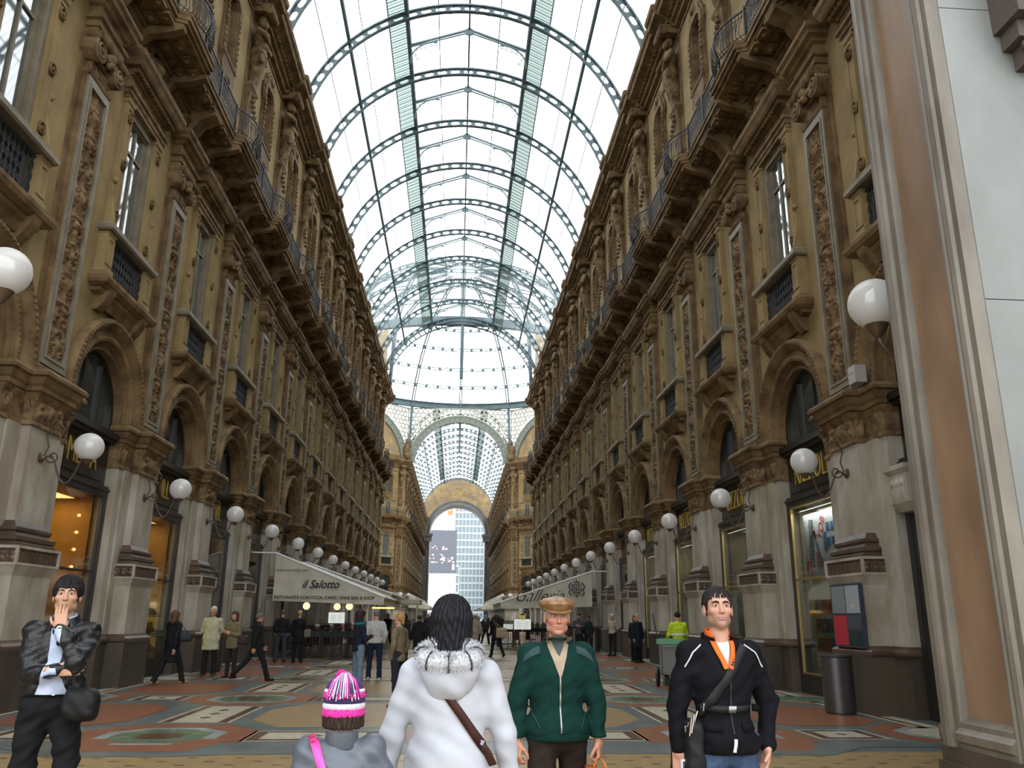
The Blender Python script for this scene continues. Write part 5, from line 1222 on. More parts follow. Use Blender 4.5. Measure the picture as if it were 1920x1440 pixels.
# ------------------------------------------------------------ awnings, planters, bins, stands
CANVAS = mat('cream_canvas', (0.47, 0.43, 0.35), 0.9, var=0.12, vscale=2)
WHITEM = mat('white_metal', (0.6, 0.6, 0.58), 0.4)
INK = mat('black_ink', (0.02, 0.02, 0.02), 0.8)
def sheet(m, pts, t=(0, 0.012, 0)):
    n = len(pts); b = [tuple(Vector(p) + Vector(t)) for p in pts]; m.add(list(pts) + b, [tuple(range(n)), tuple(range(2 * n - 1, n - 1, -1))] + [(i, n + i, n + (i + 1) % n, (i + 1) % n) for i in range(n)])
def awning(s, y0, y1, xw, zw, xo, zo, drop, label):
    r = empty('awning', (s * (abs(xw) + abs(xo)) / 2, (y0 + y1) / 2, zo))
    M4 = Matrix.Translation(-Vector(r.location))
    m = MB(); sheet(m, [(s * xw, y0, zw), (s * xo, y0, zo), (s * xo, y1, zo), (s * xw, y1, zw)], (0, 0, 0.02)); m.build('roof_canvas', CANVAS, r, xf=M4)
    m = MB(); n = 24; top = []; bot = []
    for i in range(n + 1):
        t = i / n; x = xw + (xo - xw) * t; dy = 0.05 * math.sin(t * 14) * (1 - t * .5)
        top.append((s * x, y0, zw + (zo - zw) * t)); bot.append((s * x, y0 - 0.02 + dy, zo - drop + 0.14 * (1 - t)))
    vs = []; fs = []
    for i in range(n + 1):
        for j in range(5): q = j / 4; a = Vector(top[i]).lerp(Vector(bot[i]), q); vs.append((a.x, a.y + 0.03 * math.sin(i * .9 + j) * math.sin(q * PI), a.z))
    for i in range(n):
        for j in range(4): fs.append((i * 5 + j, (i + 1) * 5 + j, (i + 1) * 5 + j + 1, i * 5 + j + 1))
    m.add(vs, fs); m.add([(a, b + 0.01, c) for a, b, c in vs], [tuple(reversed(f)) for f in fs]); o = m.build('side_canvas', CANVAS, r, xf=M4, smooth=True, recalc=False)
    m = MB(); sheet(m, [(s * xo, y0, zo), (s * xo, y1, zo), (s * xo, y1, zo - drop), (s * xo, y0, zo - drop)], (0.012 * s, 0, 0)); m.build('valance', CANVAS, r, xf=M4)
    m = MB(); m.tube([(s * xw, y0, zw + 0.04), (s * xo, y0, zo + 0.03)], 0.035, 6); m.tube([(s * xo, y0, zo + 0.02), (s * xo, y1, zo + 0.02)], 0.045, 8); m.tube([(s * xw, y1, zw + 0.04), (s * xo, y1, zo + 0.03)], 0.03, 6); 
    for yy in (y0, y1): m.tube([(s * xw, yy, zw + 0.04), (s * 8.02, yy, zw + 0.06)], 0.03, 6)
    m.build('arm', WHITEM, r, xf=M4)
    tag(r, label, 'awning', 'restaurant awnings'); return r, M4
a1, M4 = awning(-1, 33.5, 40.0, 7.05, 3.93, 2.75, 2.30, 0.28, 'cream awning lettered for the restaurant on the shoe-shop side, nearest the camera side')
a1['label'] = 'cream awning lettered il Salotto, in front of the fenced terrace'
def cam_text(nm, b, size, x, y, z, parent, M4, shear=0, xs=1, bold=0, mt=INK):
    o = text_mesh(nm, b, size, mt, parent, M4 @ Matrix.Translation((x, y, z)) @ Matrix.Rotation(PI / 2, 4, 'X'), 0.004, shear=shear, xs=xs, bold=bold); return o
cam_text('awning_name', 'il Salotto', 0.42, -5.25, 33.38, 2.78, a1, M4, 0.45, 0.95, 0.006)
cam_text('awning_text', "RISTORANTE CON PIZZA, CAFFE', WINE BAR & SHOP", 0.165, -5.05, 33.38, 2.28, a1, M4, 0, 0.98, 0.003)
cam_text('awning_text', 'www.zoomitaly.com', 0.15, -6.35, 33.36, 3.32, a1, M4, 0, 1)
awning(-1, 40.6, 50.5, 7.05, 4.0, 3.0, 2.62, 0.25, 'plain cream awning just past the lettered one on the shoe-shop side')
a2, M4 = awning(1, 43.2, 52, 7.05, 3.88, 2.35, 2.32, 0.30, 'cream awning with flowing script on the bookshop side')
cam_text('awning_name', 'Galleria', 0.90, 4.25, 43.05, 2.66, a2, M4, 0.55, 0.9, -0.012)
m = MB()
cr_ = lambda pts, w=0.022: m.tube([(6.25 + a * .42, 43.16, 2.95 + b * .42) for a, b in pts], w, 4)
cr_([(-.55, .7), (-.6, .1), (-.4, -.4), (0, -.75), (.4, -.4), (.6, .1), (.55, .7), (-.55, .7)]); cr_([(0, .7), (0, -.7)]); cr_([(-.6, .1), (.6, .1)])
for sx in (-1, 1): cr_([(sx * .65, -.6), (sx * .95, -.2), (sx * .75, .1), (sx * 1.0, .45), (sx * .8, .8), (sx * .6, .95)], .035); cr_([(sx * .3, .85), (sx * .35, 1.15), (sx * .1, .9), (0, 1.25)], .03); cr_([(sx * .15, .3), (sx * .4, .5)], .04); cr_([(sx * .12, -.3), (sx * .35, -.1)], .04)
m.build('crest_print', INK, a2, xf=M4)
for s, side in SIDES:
    for i in range(3): y = OCT1 + 6 + i * 22; awning(s, y, y + 17, 7.1, 4.6, 3.9, 3.0, 0.3, 'long pale awning beyond the dome, %s, %s counting away' % (side, ORD[i]))
# terrace fence with flower troughs and globe lamps
POT = mat('red_flowers', (0.35, 0.04, 0.06), 0.6); LEAF = mat('dark_leaves', (0.03, 0.06, 0.025), 0.6); LEAF2 = mat('bright_leaves', (0.12, 0.18, 0.03), 0.6)
def planter(x, y, L_, label, axis='x', leaf=LEAF, flower=True, seed=0):
    rnd = random.Random(seed); r = empty('planter', (x, y, 0)); m = MB()
    m.box(-L_ / 2, L_ / 2, -0.16, 0.16, 0.78, 1.0); m.box(-L_ / 2, L_ / 2, -0.12, 0.12, 0.06, 0.12)
    n = int(L_ / 0.12)
    for i in range(n): xx = -L_ / 2 + L_ * (i + .5) / n; m.tube([(xx, -0.12, 0.08), (xx, -0.12, 0.8)], 0.014, 4)
    for sx in (-1, 1): m.box(sx * L_ / 2 - 0.03, sx * L_ / 2 + 0.03, -0.15, 0.15, 0, 1.05)
    m.build('trough', IRON, r)
    g = MB()
    for i in range(int(L_ * 60)):
        cx, cy, cz = rnd.uniform(-L_ / 2, L_ / 2), rnd.uniform(-.15, .15), 1.0 + abs(rnd.gauss(0, 0.09)); a = rnd.uniform(0, 6.3); q = rnd.uniform(.04, .08)
        g.add([(cx, cy, cz), (cx + q * math.cos(a), cy + q * math.sin(a), cz + rnd.uniform(-.03, .06)), (cx + q * 1.6 * math.cos(a + .5), cy + q * 1.6 * math.sin(a + .5), cz), (cx + q * math.cos(a + 1), cy + q * math.sin(a + 1), cz - .03)], [(0, 1, 2, 3)])
    o = g.build('foliage', leaf, r, recalc=False); o['kind'] = 'stuff'
    if flower:
        g = MB()
        for i in range(int(L_ * 16)): g.ball((rnd.uniform(-L_ / 2, L_ / 2), rnd.uniform(-.16, .12), 1.06 + abs(rnd.gauss(0, 0.06))), rnd.uniform(.025, .04), 6, 4)
        o = g.build('blossom', POT, r); o['kind'] = 'stuff'
    if axis == 'y': r.rotation_euler = (0, 0, PI / 2)
    tag(r, label, 'planter', 'flower troughs of the terraces'); return r
planter(-6.1, 35.3, 1.45, 'iron flower trough with red blossoms under the lettered awning, beside the wall', seed=1); planter(-4.6, 35.3, 1.4, 'iron flower trough with red blossoms under the lettered awning, on the open side', seed=2)
planter(-3.85, 37.0, 3.0, 'iron flower trough running away along the terrace edge, lettered awning', 'y', seed=3)
planter(2.9, 50.5, 1.2, 'green hedge trough under the script awning, open end', leaf=LEAF2, flower=False, seed=4); planter(4.6, 50.5, 2.0, 'green hedge trough under the script awning, middle', leaf=LEAF2, flower=False, seed=5)
GLOW = mat('glowing_globe', (0.9, 0.7, 0.5), 0.4, emis=(1.0, 0.66, 0.40), estr=0.95)
for i, (x, y, z) in enumerate(((-5.92, 34.6, 1.98), (-4.92, 36.2, 1.98), (-4.25, 34.9, 1.98))):
    r = empty('terrace_lamp', (x, y, 0)); m = MB(); m.tube([(0, 0, 0), (0, 0, z - 0.12)], 0.03, 8); m.lathe([(0.16, 0), (0.16, 0.03), (0.05, 0.06)], (0, 0, 0), 12); m.build('post', IRON, r)
    m = MB(); m.ball((0, 0, z), 0.145, 18, 12); m.build('globe', GLOW, r, smooth=True); tag(r, 'glowing globe on a black post above the fenced terrace, %s' % ['next to the wall', 'set back in the middle', 'on the open side'][i], 'lamp', 'terrace lamps')
def menu_stand(x, y, z0, w, h, label, lean=0.0, topper=False):
    r = empty('menu_stand', (x, y, 0)); m = MB(); m.tube([(0, 0, 0), (0, 0, z0)], 0.02, 6); m.lathe([(0.2, 0), (0.2, 0.02), (0.03, 0.04)], (0, 0, 0), 14); m.build('post', BRASS if topper else IRON, r)
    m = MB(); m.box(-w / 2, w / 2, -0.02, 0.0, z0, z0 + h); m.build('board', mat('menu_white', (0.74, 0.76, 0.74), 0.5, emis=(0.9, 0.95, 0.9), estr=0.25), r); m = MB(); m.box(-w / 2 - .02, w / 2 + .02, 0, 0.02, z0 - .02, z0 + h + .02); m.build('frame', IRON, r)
    m = MB()
    for i in range(4): m.box(-w * .38, -w * .05, -0.024, -0.02, z0 + h * (.2 + .17 * i), z0 + h * (.23 + .17 * i)); m.box(w * .08, w * .36, -0.024, -0.02, z0 + h * (.2 + .17 * i), z0 + h * (.23 + .17 * i))
    m.build('printed_lines', mat('print_tan', (0.5, 0.42, 0.25), 0.7), r)
    if topper: m = MB(); m.lathe([(0.16, -0.03), (0.16, 0.03)], (0, 0, z0 + h + 0.12), 16, 'y'); m.box(-0.2, 0.2, -0.03, 0.03, z0 + h + 0.2, z0 + h + 0.26); m.build('brass_crest', BRASS, r)
    tag(r, label, 'menu stand', 'menu stands'); return r
menu_stand(-4.50, 33.2, 1.34, 0.62, 0.40, 'white menu board in front of the fenced terrace'); menu_stand(3.45, 43.0, 1.02, 0.85, 0.50, 'bright menu board with brass crest under the script awning', topper=True); menu_stand(2.85, 45.0, 1.0, 0.5, 0.26, 'small white menu card beside the bright menu board')
# warm bar counter glow at the back of the lettered terrace
r = empty('bar_kiosk', (-3.6, 47, 0)); m = MB(); m.box(-1.6, 1.6, 0, 2.5, 0, 1.1); m.box(-1.7, 1.7, -0.1, 2.6, 2.25, 2.5); m.box(-1.6, -1.5, 0, 0.1, 1.1, 2.3); m.box(1.5, 1.6, 0, 0.1, 1.1, 2.3); m.build('cabinet', PALEIN, r)
m = MB(); m.box(-0.9, 0.3, -0.05, 0.0, 2.0, 2.08); m.build('light_strip', mat('yellow_glow', (1, .8, .3), 0.5, emis=(1, 0.62, 0.16), estr=1.6), r)
tag(r, 'lit bar kiosk glowing yellow behind the fenced terrace', 'kiosk')
# tables and chairs hinted behind the fence
CHM = mat('wicker_brown', (0.13, 0.06, 0.035), 0.6)
def chair():
    r = empty('chair'); m = MB(); m.box(-.2, .2, -.2, .2, .42, .46); m.build('seat', CHM, r); m = MB(); m.box(-.2, .2, .17, .2, .46, .88); m.build('backrest', CHM, r)
    for a in (-.18, .18):
        for b in (-.18, .18): m = MB(); m.tube([(a, b, 0), (a, b, .44)], .016, 5); m.build('leg', CHM, r)
    return r
c0 = chair(); tag(c0, 'x', 'chair', 'terrace chairs')
for i in range(8):
    x, y = -6.3 + (i % 4) * 0.62, 36.0 + (i // 4) * 1.6; dup(c0, (x, y, 0), R(30 * i), 'brown terrace chair behind the flower troughs, %s row, %s from the wall' % (('front', 'back')[i // 4], ORD[i % 4]), i == 0)
for i in range(4): dup(c0, (3.4 + i * 0.8, 46.8, 0), R(50 * i), 'brown terrace chair under the script awning, %s from the middle of the arcade' % ORD[i], False)
# bins
BIN = mat('grey_perforated_steel', (0.075, 0.07, 0.068), 0.4, metal=0.6)
for i, (x, y, l) in enumerate(((7.02, 15.35, 'grey metal litter bin in front of the notice board pier'), (-7.05, 26.0, 'grey metal litter bin behind the man in the pale raincoat'), (6.95, 42.2, 'grey metal litter bin far along the bookshop side'))):
    r = empty('litter_bin', (x, y, 0)); m = MB(); m.lathe([(0.27, 0.03), (0.27, 0.96), (0.25, 0.98)], n=32); m.build('drum', BIN, r, smooth=40); m = MB(); m.lathe([(0.275, 0.96), (0.285, 0.98), (0.275, 1.01), (0.2, 1.0), (0.19, 0.9)], n=32); m.build('rim', IRON, r, smooth=40)
    m = MB(); m.lathe([(0.24, 0), (0.24, 0.04)], n=24); m.build('foot_ring', IRON, r); tag(r, l, 'litter bin', 'litter bins')
# street sweeper's cart
GRN = mat('green_plastic', (0.02, 0.17, 0.05), 0.35); GRY = mat('grey_plastic', (0.12, 0.12, 0.115), 0.5); RUB = mat('black_rubber', (0.015, 0.015, 0.015), 0.7)
r = empty('sweeper_cart', (5.62, 21.4, 0), R(68))
m = MB(); m.prism([(-0.34, 0.28), (0.34, 0.28), (0.40, 1.0), (-0.40, 1.0)], -0.35, 0.35, 'y'); m.build('bin_body', GRY, r)
m = MB(); m.box(-0.44, 0.46, -0.42, 0.40, 1.0, 1.12); m.prism([(-0.1, 0.82), (0.46, 0.86), (0.48, 1.04), (-0.08, 1.02)], -0.45, -0.36, 'y'); m.build('green_lid', GRN, r)
m = MB(); m.tube([(-0.42, -0.2, 1.0), (-0.58, -0.2, 0.95), (-0.6, 0.2, 0.95), (-0.42, 0.2, 1.0)], 0.02, 6); m.tube([(-0.5, -0.3, 0.95), (-0.48, -0.3, 0.3), (0.3, -0.3, 0.22)], 0.02, 6); m.tube([(-0.5, 0.3, 0.95), (-0.48, 0.3, 0.3), (0.3, 0.3, 0.22)], 0.02, 6); m.build('handle', GRY, r)
for yy in (-0.40, 0.40):
    m = MB(); m.lathe([(0.20, -0.03), (0.235, -0.02), (0.235, 0.02), (0.20, 0.03)], (-0.42, yy, 0.235), 24, 'y'); m.lathe([(0.06, -0.035), (0.06, 0.035)], (-0.42, yy, 0.235), 10, 'y')
    for q in range(6): m.tube([(-0.42, yy, 0.235), (-0.42 + 0.2 * math.cos(q * PI / 3), yy, 0.235 + 0.2 * math.sin(q * PI / 3))], 0.01, 4)
    m.build('wheel', RUB, r)
m = MB(); m.lathe([(0.06, -0.02), (0.07, 0.02)], (0.3, -0.3, 0.07), 12, 'y'); m.tube([(0.3, -0.3, 0.07), (0.3, -0.3, 0.28)], .02, 5); m.build('caster', RUB, r)
tag(r, 'green-lidded street cleaning cart on big wheels', 'cart')
r = empty('broom', (5.35, 21.75, 0)); m = MB(); m.tube([(0.1, 0, 0.2), (-0.2, 0, 1.72)], 0.014, 6); m.build('stick', IRON, r); m = MB(); m.prism([(0.02, 0.0), (0.2, 0.0), (0.14, 0.25), (0.07, 0.25)], -.1, .1, 'y'); m.build('bristles', LEAF, r); tag(r, 'broom standing upright behind the green-lidded cart', 'broom')
# ------------------------------------------------------------ people
def nrm(v): v = Vector(v); return v.normalized()
def arrays_mesh(name, parts, mats, parent=None, col=None):
    me = bpy.data.meshes.new(name); V = np.concatenate([p[0] for p in parts]); off = 0; F = []; MI = []
    for p in parts: F += [tuple(int(i) + off for i in f) for f in p[1]]; MI += [p[2]] * len(p[1]); off += len(p[0])
    me.from_pydata(V.tolist(), [], F)
    for q in mats: me.materials.append(q)
    me.polygons.foreach_set('material_index', MI); me.polygons.foreach_set('use_smooth', [True] * len(F))
    if col is not None: at = me.color_attributes.new('col', 'FLOAT_COLOR', 'POINT'); at.data.foreach_set('color', np.concatenate([col, np.ones((len(V), 1))], 1).astype(np.float32).ravel())
    me.update(); o = bpy.data.objects.new(name, me); COL.objects.link(o)
    if parent: o.parent = parent
    return o
def head_fn(X, Y, Z, fine=True, jaw=1.0, age=0.0):
    d = s_ell(X, Y, Z, (0, -0.012, 0.035), (0.077, 0.097, 0.088))
    d = smin(d, s_ell(X, Y, Z, (0, 0.022, -0.040), (0.057 * jaw, 0.070, 0.084)), 0.03)
    d = smin(d, s_ell(X, Y, Z, (0, 0.062, -0.098), (0.026 * jaw, 0.024, 0.020)), 0.02)
    for s in (-1, 1):
        d = smin(d, s_ell(X, Y, Z, (s * 0.040, 0.058, -0.022), (0.026, 0.026, 0.022)), 0.02)
        d = smin(d, s_ell(X, Y, Z, (s * 0.049 * jaw, 0.0, -0.072), (0.016, 0.035, 0.02)), 0.03)
    d = smin(d, s_cone(X, Y, Z, (0, -0.02, -0.08), (0, -0.035, -0.20), 0.052, 0.058), 0.02)
    for s in (-1, 1):
        e = s_ell(X, Y, Z, (s * 0.079, -0.006, -0.010), (0.011, 0.021, 0.033)); e = smax(e, -s_ell(X, Y, Z, (s * 0.090, 0.003, -0.006), (0.008, 0.012, 0.02)), 0.004); d = smin(d, e, 0.006)
    d = smin(d, s_cone(X, Y, Z, (0, 0.082, 0.012), (0, 0.106, -0.030), 0.0085, 0.0125), 0.012)
    if fine:
        d = smin(d, s_cone(X, Y, Z, (-0.036, 0.076, 0.030), (0.036, 0.076, 0.030), 0.011, 0.011), 0.018)
        for s in (-1, 1):
            d = smax(d, -s_ell(X, Y, Z, (s * 0.031, 0.096, 0.008), (0.019, 0.018, 0.013)), 0.012)
            eb = s_ell(X, Y, Z, (s * 0.031, 0.0745, 0.007), (0.0155, 0.0145, 0.0145)); slit = s_ell(X, Y, Z, (s * 0.031, 0.090, 0.0055), (0.0130, 0.014, 0.0025)); d = smin(d, smax(eb, -slit, 0.001), 0.003)
            d = smin(d, s_ell(X, Y, Z, (s * 0.0125, 0.098, -0.034), (0.008, 0.011, 0.008)), 0.005)
            d = smax(d, -s_ell(X, Y, Z, (s * 0.007, 0.105, -0.044), (0.0035, 0.005, 0.003)), 0.002)
            if age: d = smax(d, -s_cone(X, Y, Z, (s * 0.020, 0.099, -0.040), (s * 0.036, 0.082, -0.072), 0.002 + age * .002, 0.0025), 0.006)
        d = smin(d, s_ell(X, Y, Z, (0, 0.086, -0.0605), (0.022, 0.0095, 0.0055)), 0.005); d = smin(d, s_ell(X, Y, Z, (0, 0.0845, -0.0715), (0.019, 0.0095, 0.0062)), 0.005)
        d = smax(d, -s_ell(X, Y, Z, (0, 0.097, -0.0660), (0.024, 0.010, 0.0012)), 0.002)
        d = smax(d, -s_ell(X, Y, Z, (0, 0.094, -0.084), (0.018, 0.006, 0.005)), 0.006)
    else:
        d = smax(d, -s_ell(X, Y, Z, (0.031, 0.098, 0.008), (0.017, 0.014, 0.010)), 0.01); d = smax(d, -s_ell(X, Y, Z, (-0.031, 0.098, 0.008), (0.017, 0.014, 0.010)), 0.01)
        d = smin(d, s_ell(X, Y, Z, (0, 0.085, -0.066), (0.022, 0.009, 0.009)), 0.006)
    return d
def head_col(P, skin, stubble=0.0, red=0.0):
    n = len(P); C = np.tile(np.array(skin, float), (n, 1)); x, y, z = P[:, 0], P[:, 1], P[:, 2]
    lip = np.exp(-((x / 0.022) ** 2 + ((z + 0.066) / 0.0085) ** 2) ** 2) * (y > 0.06); C = C * (1 - 0.55 * lip[:, None]) + np.array([0.30, 0.09, 0.08]) * 0.55 * lip[:, None]
    ck = (np.exp(-(((np.abs(x) - 0.042) / 0.022) ** 2 + ((z + 0.03) / 0.022) ** 2)) + np.exp(-((x / 0.014) ** 2 + ((z + 0.03) / 0.016) ** 2))) * (y > 0.03); C *= 1 - ck[:, None] * np.array([0.0, 0.22, 0.25]) * (0.6 + red)
    if stubble: b = np.clip((-0.045 - z) / 0.02, 0, 1) * (y > -0.01) * (z > -0.112) * (1 - lip); C *= 1 - stubble * b[:, None] * np.array([0.34, 0.32, 0.28])
    C *= 1 - 0.18 * (np.exp(-(((np.abs(x) - 0.031) / 0.02) ** 2 + ((z - 0.004) / 0.012) ** 2)) * (y > 0.05))[:, None]
    return np.clip(C * np.array([.80, .74, .70]), 0, 1)
def hand_fn(X, Y, Z, s, curl=(25, 30, 20), spread=0.0, thumb=0.5):
    d = s_box(X, Y, Z, (0, 0, 0.048), (0.040, 0.013, 0.046), 0.012); d = smin(d, s_cone(X, Y, Z, (0, 0, -0.06), (0, 0, 0.01), 0.027, 0.027), 0.02)
    d = smin(d, s_ell(X, Y, Z, (s * 0.026, 0.010, 0.032), (0.018, 0.014, 0.03)), 0.012)
    for i, (bx, L_) in enumerate(((0.031, 0.072), (0.011, 0.081), (-0.010, 0.075), (-0.030, 0.058))):
        p = np.array([s * bx, 0, 0.090 - 0.004 * abs(i - 1)]); a = 0.0; sp = s * bx * spread * 10
        for j, (fr, r0, r1) in enumerate(((0.45, 0.0095, 0.0088), (0.31, 0.0088, 0.0082), (0.24, 0.0082, 0.0068))):
            a += R(curl[j] * (1 + 0.08 * i)); q = p + L_ * fr * np.array([sp * 0.3, math.sin(a), math.cos(a)]); d = smin(d, s_cone(X, Y, Z, p, q, r0, r1), 0.004); p = q
    p = np.array([s * 0.030, 0.006, 0.026]); q = p + 0.034 * np.array([s * 0.75, 0.25 + thumb * .3, 0.62]); d = smin(d, s_cone(X, Y, Z, p, q, 0.013, 0.011), 0.01)
    p2 = q + 0.030 * np.array([s * (0.5 - thumb * .5), 0.3 + thumb * .3, 0.8]); d = smin(d, s_cone(X, Y, Z, q, p2, 0.0105, 0.0095), 0.003); q = p2 + 0.022 * np.array([s * (0.2 - thumb * .5), 0.25 + thumb * .2, 0.9]); return smin(d, s_cone(X, Y, Z, p2, q, 0.0095, 0.0078), 0.003)
def frame_m(o, dirz, palm, thumb):
    z = nrm(dirz); y = Vector(palm); y = (y - z * y.dot(z)).normalized(); x = y.cross(z); s = 1 if x.dot(Vector(thumb)) >= 0 else -1
    return Matrix(((x.x, y.x, z.x, o[0]), (x.y, y.y, z.y, o[1]), (x.z, y.z, z.z, o[2]), (0, 0, 0, 1))), s
def wr(X, Y, Z, a, f=1.25, ph=0.0):
    return a * (np.sin(Z * 34 * f + 3 * np.sin(X * 9 + ph) + Y * 8 + ph) * np.sin(X * 21 * f + Z * 7 + ph * 2) + 0.5 * np.sin(Z * 71 * f + X * 33 + ph) * np.sin(Y * 37 * f + X * 11))
SKINM = mat('skin', (0.45, 0.27, 0.19), 0.5, vcol=True, spec=0.3)
CM = {}
def cloth(c, rough=0.85, sheen=0.0, bump=0.0):
    k = (tuple(round(a, 3) for a in c), rough)
    if k not in CM: CM[k] = mat('cloth_%d' % len(CM), tuple(a * .85 for a in c), rough, spec=0.15, var=0.15, vscale=14, bump=bump or 0.1, bscale=260)
    return CM[k]
def skel(k, legs, arms):
    J = {'pel': Vector((0, 0, .95)), 'chest': Vector((0, -.005, 1.27)), 'neck': Vector((0, -.02, 1.47)), 'head': Vector((0, .012, 1.635))}
    for nm, s in (('R', 1), ('L', -1)):
        h = Vector((s * .092, 0, .93)); th, kn, ab = legs[nm]; d = Vector((s * math.sin(R(ab)), math.sin(R(th)), -math.cos(R(th)))).normalized(); kn_ = h + d * .44
        a2 = th - kn; d2 = Vector((s * math.sin(R(ab)) * .5, math.sin(R(a2)), -math.cos(R(a2)))).normalized(); an = kn_ + d2 * .42
        J['hip' + nm] = h; J['kn' + nm] = kn_; J['an' + nm] = an
        sh = Vector((s * .176, -.01, 1.395)); ua, fa = arms[nm]; el = sh + nrm(ua) * .29; wri = el + nrm(fa) * .255
        J['sh' + nm] = sh; J['el' + nm] = el; J['wr' + nm] = wri
    dz = .085 - min(J['anR'].z, J['anL'].z)
    for q in J: J[q] = (J[q] + Vector((0, 0, dz))) * k
    return J
STAND = {'R': (0, 0, 3), 'L': (0, 0, 3)}
HANG = {'R': ((.18, .02, -1), (.05, .15, -1)), 'L': ((-.18, .02, -1), (-.05, .15, -1))}
def person(x, y, H, face, label, top=(0.03,) * 3, bottom=(0.03,) * 3, shoe=(0.02,) * 3, hairc=(0.03, 0.02, 0.015), skin=(0.47, 0.29, 0.21), kind='jacket', hem=0.86, legs=STAND, arms=HANG, hair='short', fg=False, bulk=1.0,
           head_yaw=0, head_pitch=0, jaw=1.0, age=0.0, stubble=0.0, hands=None, boots=0, group=None, wrinkle=0.006, red=0.0, topmat=None, botmat=None, hair_obj=True, sleeves=True, zlow=None, hairtop=None, hairbot=None):
    k = H / 1.76; J = skel(k, legs, arms); r = empty('person', (x, y, 0), R(face)); tag(r, label, 'person', group)
    h = 0.008 if fg else 0.02; ph = (x * 7.3 + y * 3.1) % 6.28
    def T(q): return tuple(J[q])
    def clip(fn, z0):
        return lambda X, Y, Z: np.maximum(fn(X, Y, Z), z0 - Z)
    # --- body
    def bodyf(X, Y, Z):
        c = J['chest']; p = J['pel']
        d = s_ell(X, Y, Z, (c.x, c.y, c.z - .02), (.135 * k, .09 * k, .19 * k)); d = smin(d, s_ell(X, Y, Z, tuple(p), (.14 * k, .10 * k, .13 * k)), .05); d = smin(d, s_cone(X, Y, Z, T('neck'), (c.x, c.y, c.z), .055 * k, .09 * k), .03)
        for n_ in 'RL':
            d = smin(d, s_cone(X, Y, Z, T('hip' + n_), T('kn' + n_), .078 * k, .05 * k), .03); d = smin(d, s_cone(X, Y, Z, T('kn' + n_), T('an' + n_), .05 * k, .034 * k), .02)
            d = smin(d, s_cone(X, Y, Z, T('sh' + n_), T('el' + n_), .048 * k, .038 * k), .03); d = smin(d, s_cone(X, Y, Z, T('el' + n_), T('wr' + n_), .036 * k, .026 * k), .01)
        return d
    allp = [J[q] for q in J]; lo = np.array([min(p[i] for p in allp) for i in range(3)]) - .16; hi = np.array([max(p[i] for p in allp) for i in range(3)]) + .16; hi[2] = J['neck'].z + .06; lo[2] = 0.0
    hb = 0.014 if fg else 0.024
    P, F = surface_net(bodyf, lo, hi, hb); parts = [(P, F, 0)]; cols = [np.tile(np.array(skin) * .75, (len(P), 1))]
    hh = 0.0028 if fg else 0.010; hk = k * (1.0 if H > 1.5 else 1.12)
    HM = Matrix.Translation(J['head']) @ Matrix.Rotation(R(head_yaw), 4, 'Z') @ Matrix.Rotation(R(-head_pitch), 4, 'X') @ Matrix.Diagonal((hk, hk, hk, 1))
    Ph, Fh = surface_net(lambda X, Y, Z: head_fn(X, Y, Z, fg, jaw, age), (-.1, -.125, -.21), (.1, .13, .135), hh)
    M4 = np.array(HM); cols.append(head_col(Ph, skin, stubble, red)); parts.append((Ph @ M4[:3, :3].T + M4[:3, 3], Fh, 0))
    for nm, s in (('R', 1), ('L', -1)):
        hs = (hands or {}).get(nm, {})
        if hs is None: continue
        fa = nrm(arms[nm][1]); d = Vector(hs.get('dir', fa)); palm = hs.get('palm', (-s, 0.15, 0)); th = hs.get('thumb', (0, 1, 0.2))
        FM, sg = frame_m(J['wr' + nm], d, palm, th); FM = FM @ Matrix.Diagonal((k, k, k, 1))
        cu = hs.get('curl', (22, 30, 22)); Pn, Fn = surface_net(lambda X, Y, Z: hand_fn(X, Y, Z, sg, cu, hs.get('spread', .02), hs.get('tc', .5)), (-.09, -.07, -.08), (.09, .11, .2), 0.003 if fg else 0.007)
        M5 = np.array(FM); parts.append((Pn @ M5[:3, :3].T + M5[:3, 3], Fn, 0)); cols.append(np.tile(np.array(skin) * np.array([.80, .70, .65]), (len(Pn), 1)))
        if FM.determinant() < 0: pass
    arrays_mesh('body', parts, [SKINM], r, np.concatenate(cols))
    # --- trousers
    b_ = 1.0 + (bulk - 1) * .5
    def trf(X, Y, Z):
        p = J['pel']; d = s_ell(X, Y, Z, (p.x, p.y, p.z + .0), (.172 * k * b_, .128 * k, .15 * k))
        for n_ in 'RL':
            an = J['an' + n_]; lo_ = an + Vector((0, 0, -.02 * k)); d = smin(d, s_cone(X, Y, Z, T('hip' + n_), T('kn' + n_), .098 * k * b_, .070 * k), .035); d = smin(d, s_cone(X, Y, Z, T('kn' + n_), tuple(lo_), .070 * k, (.052 if boots else .066) * k), .02)
        return d + wr(X, Y, Z, wrinkle * .9, 1, ph)
    z_ = J['pel'].z + .12 * k
    net_mesh('trousers', lambda X, Y, Z: smax(trf(X, Y, Z), Z - z_, .01), (lo[0], lo[1], zlow if zlow else 0.03), (hi[0], hi[1], z_ + .03), h if not fg else 0.010, botmat or cloth(bottom), r)
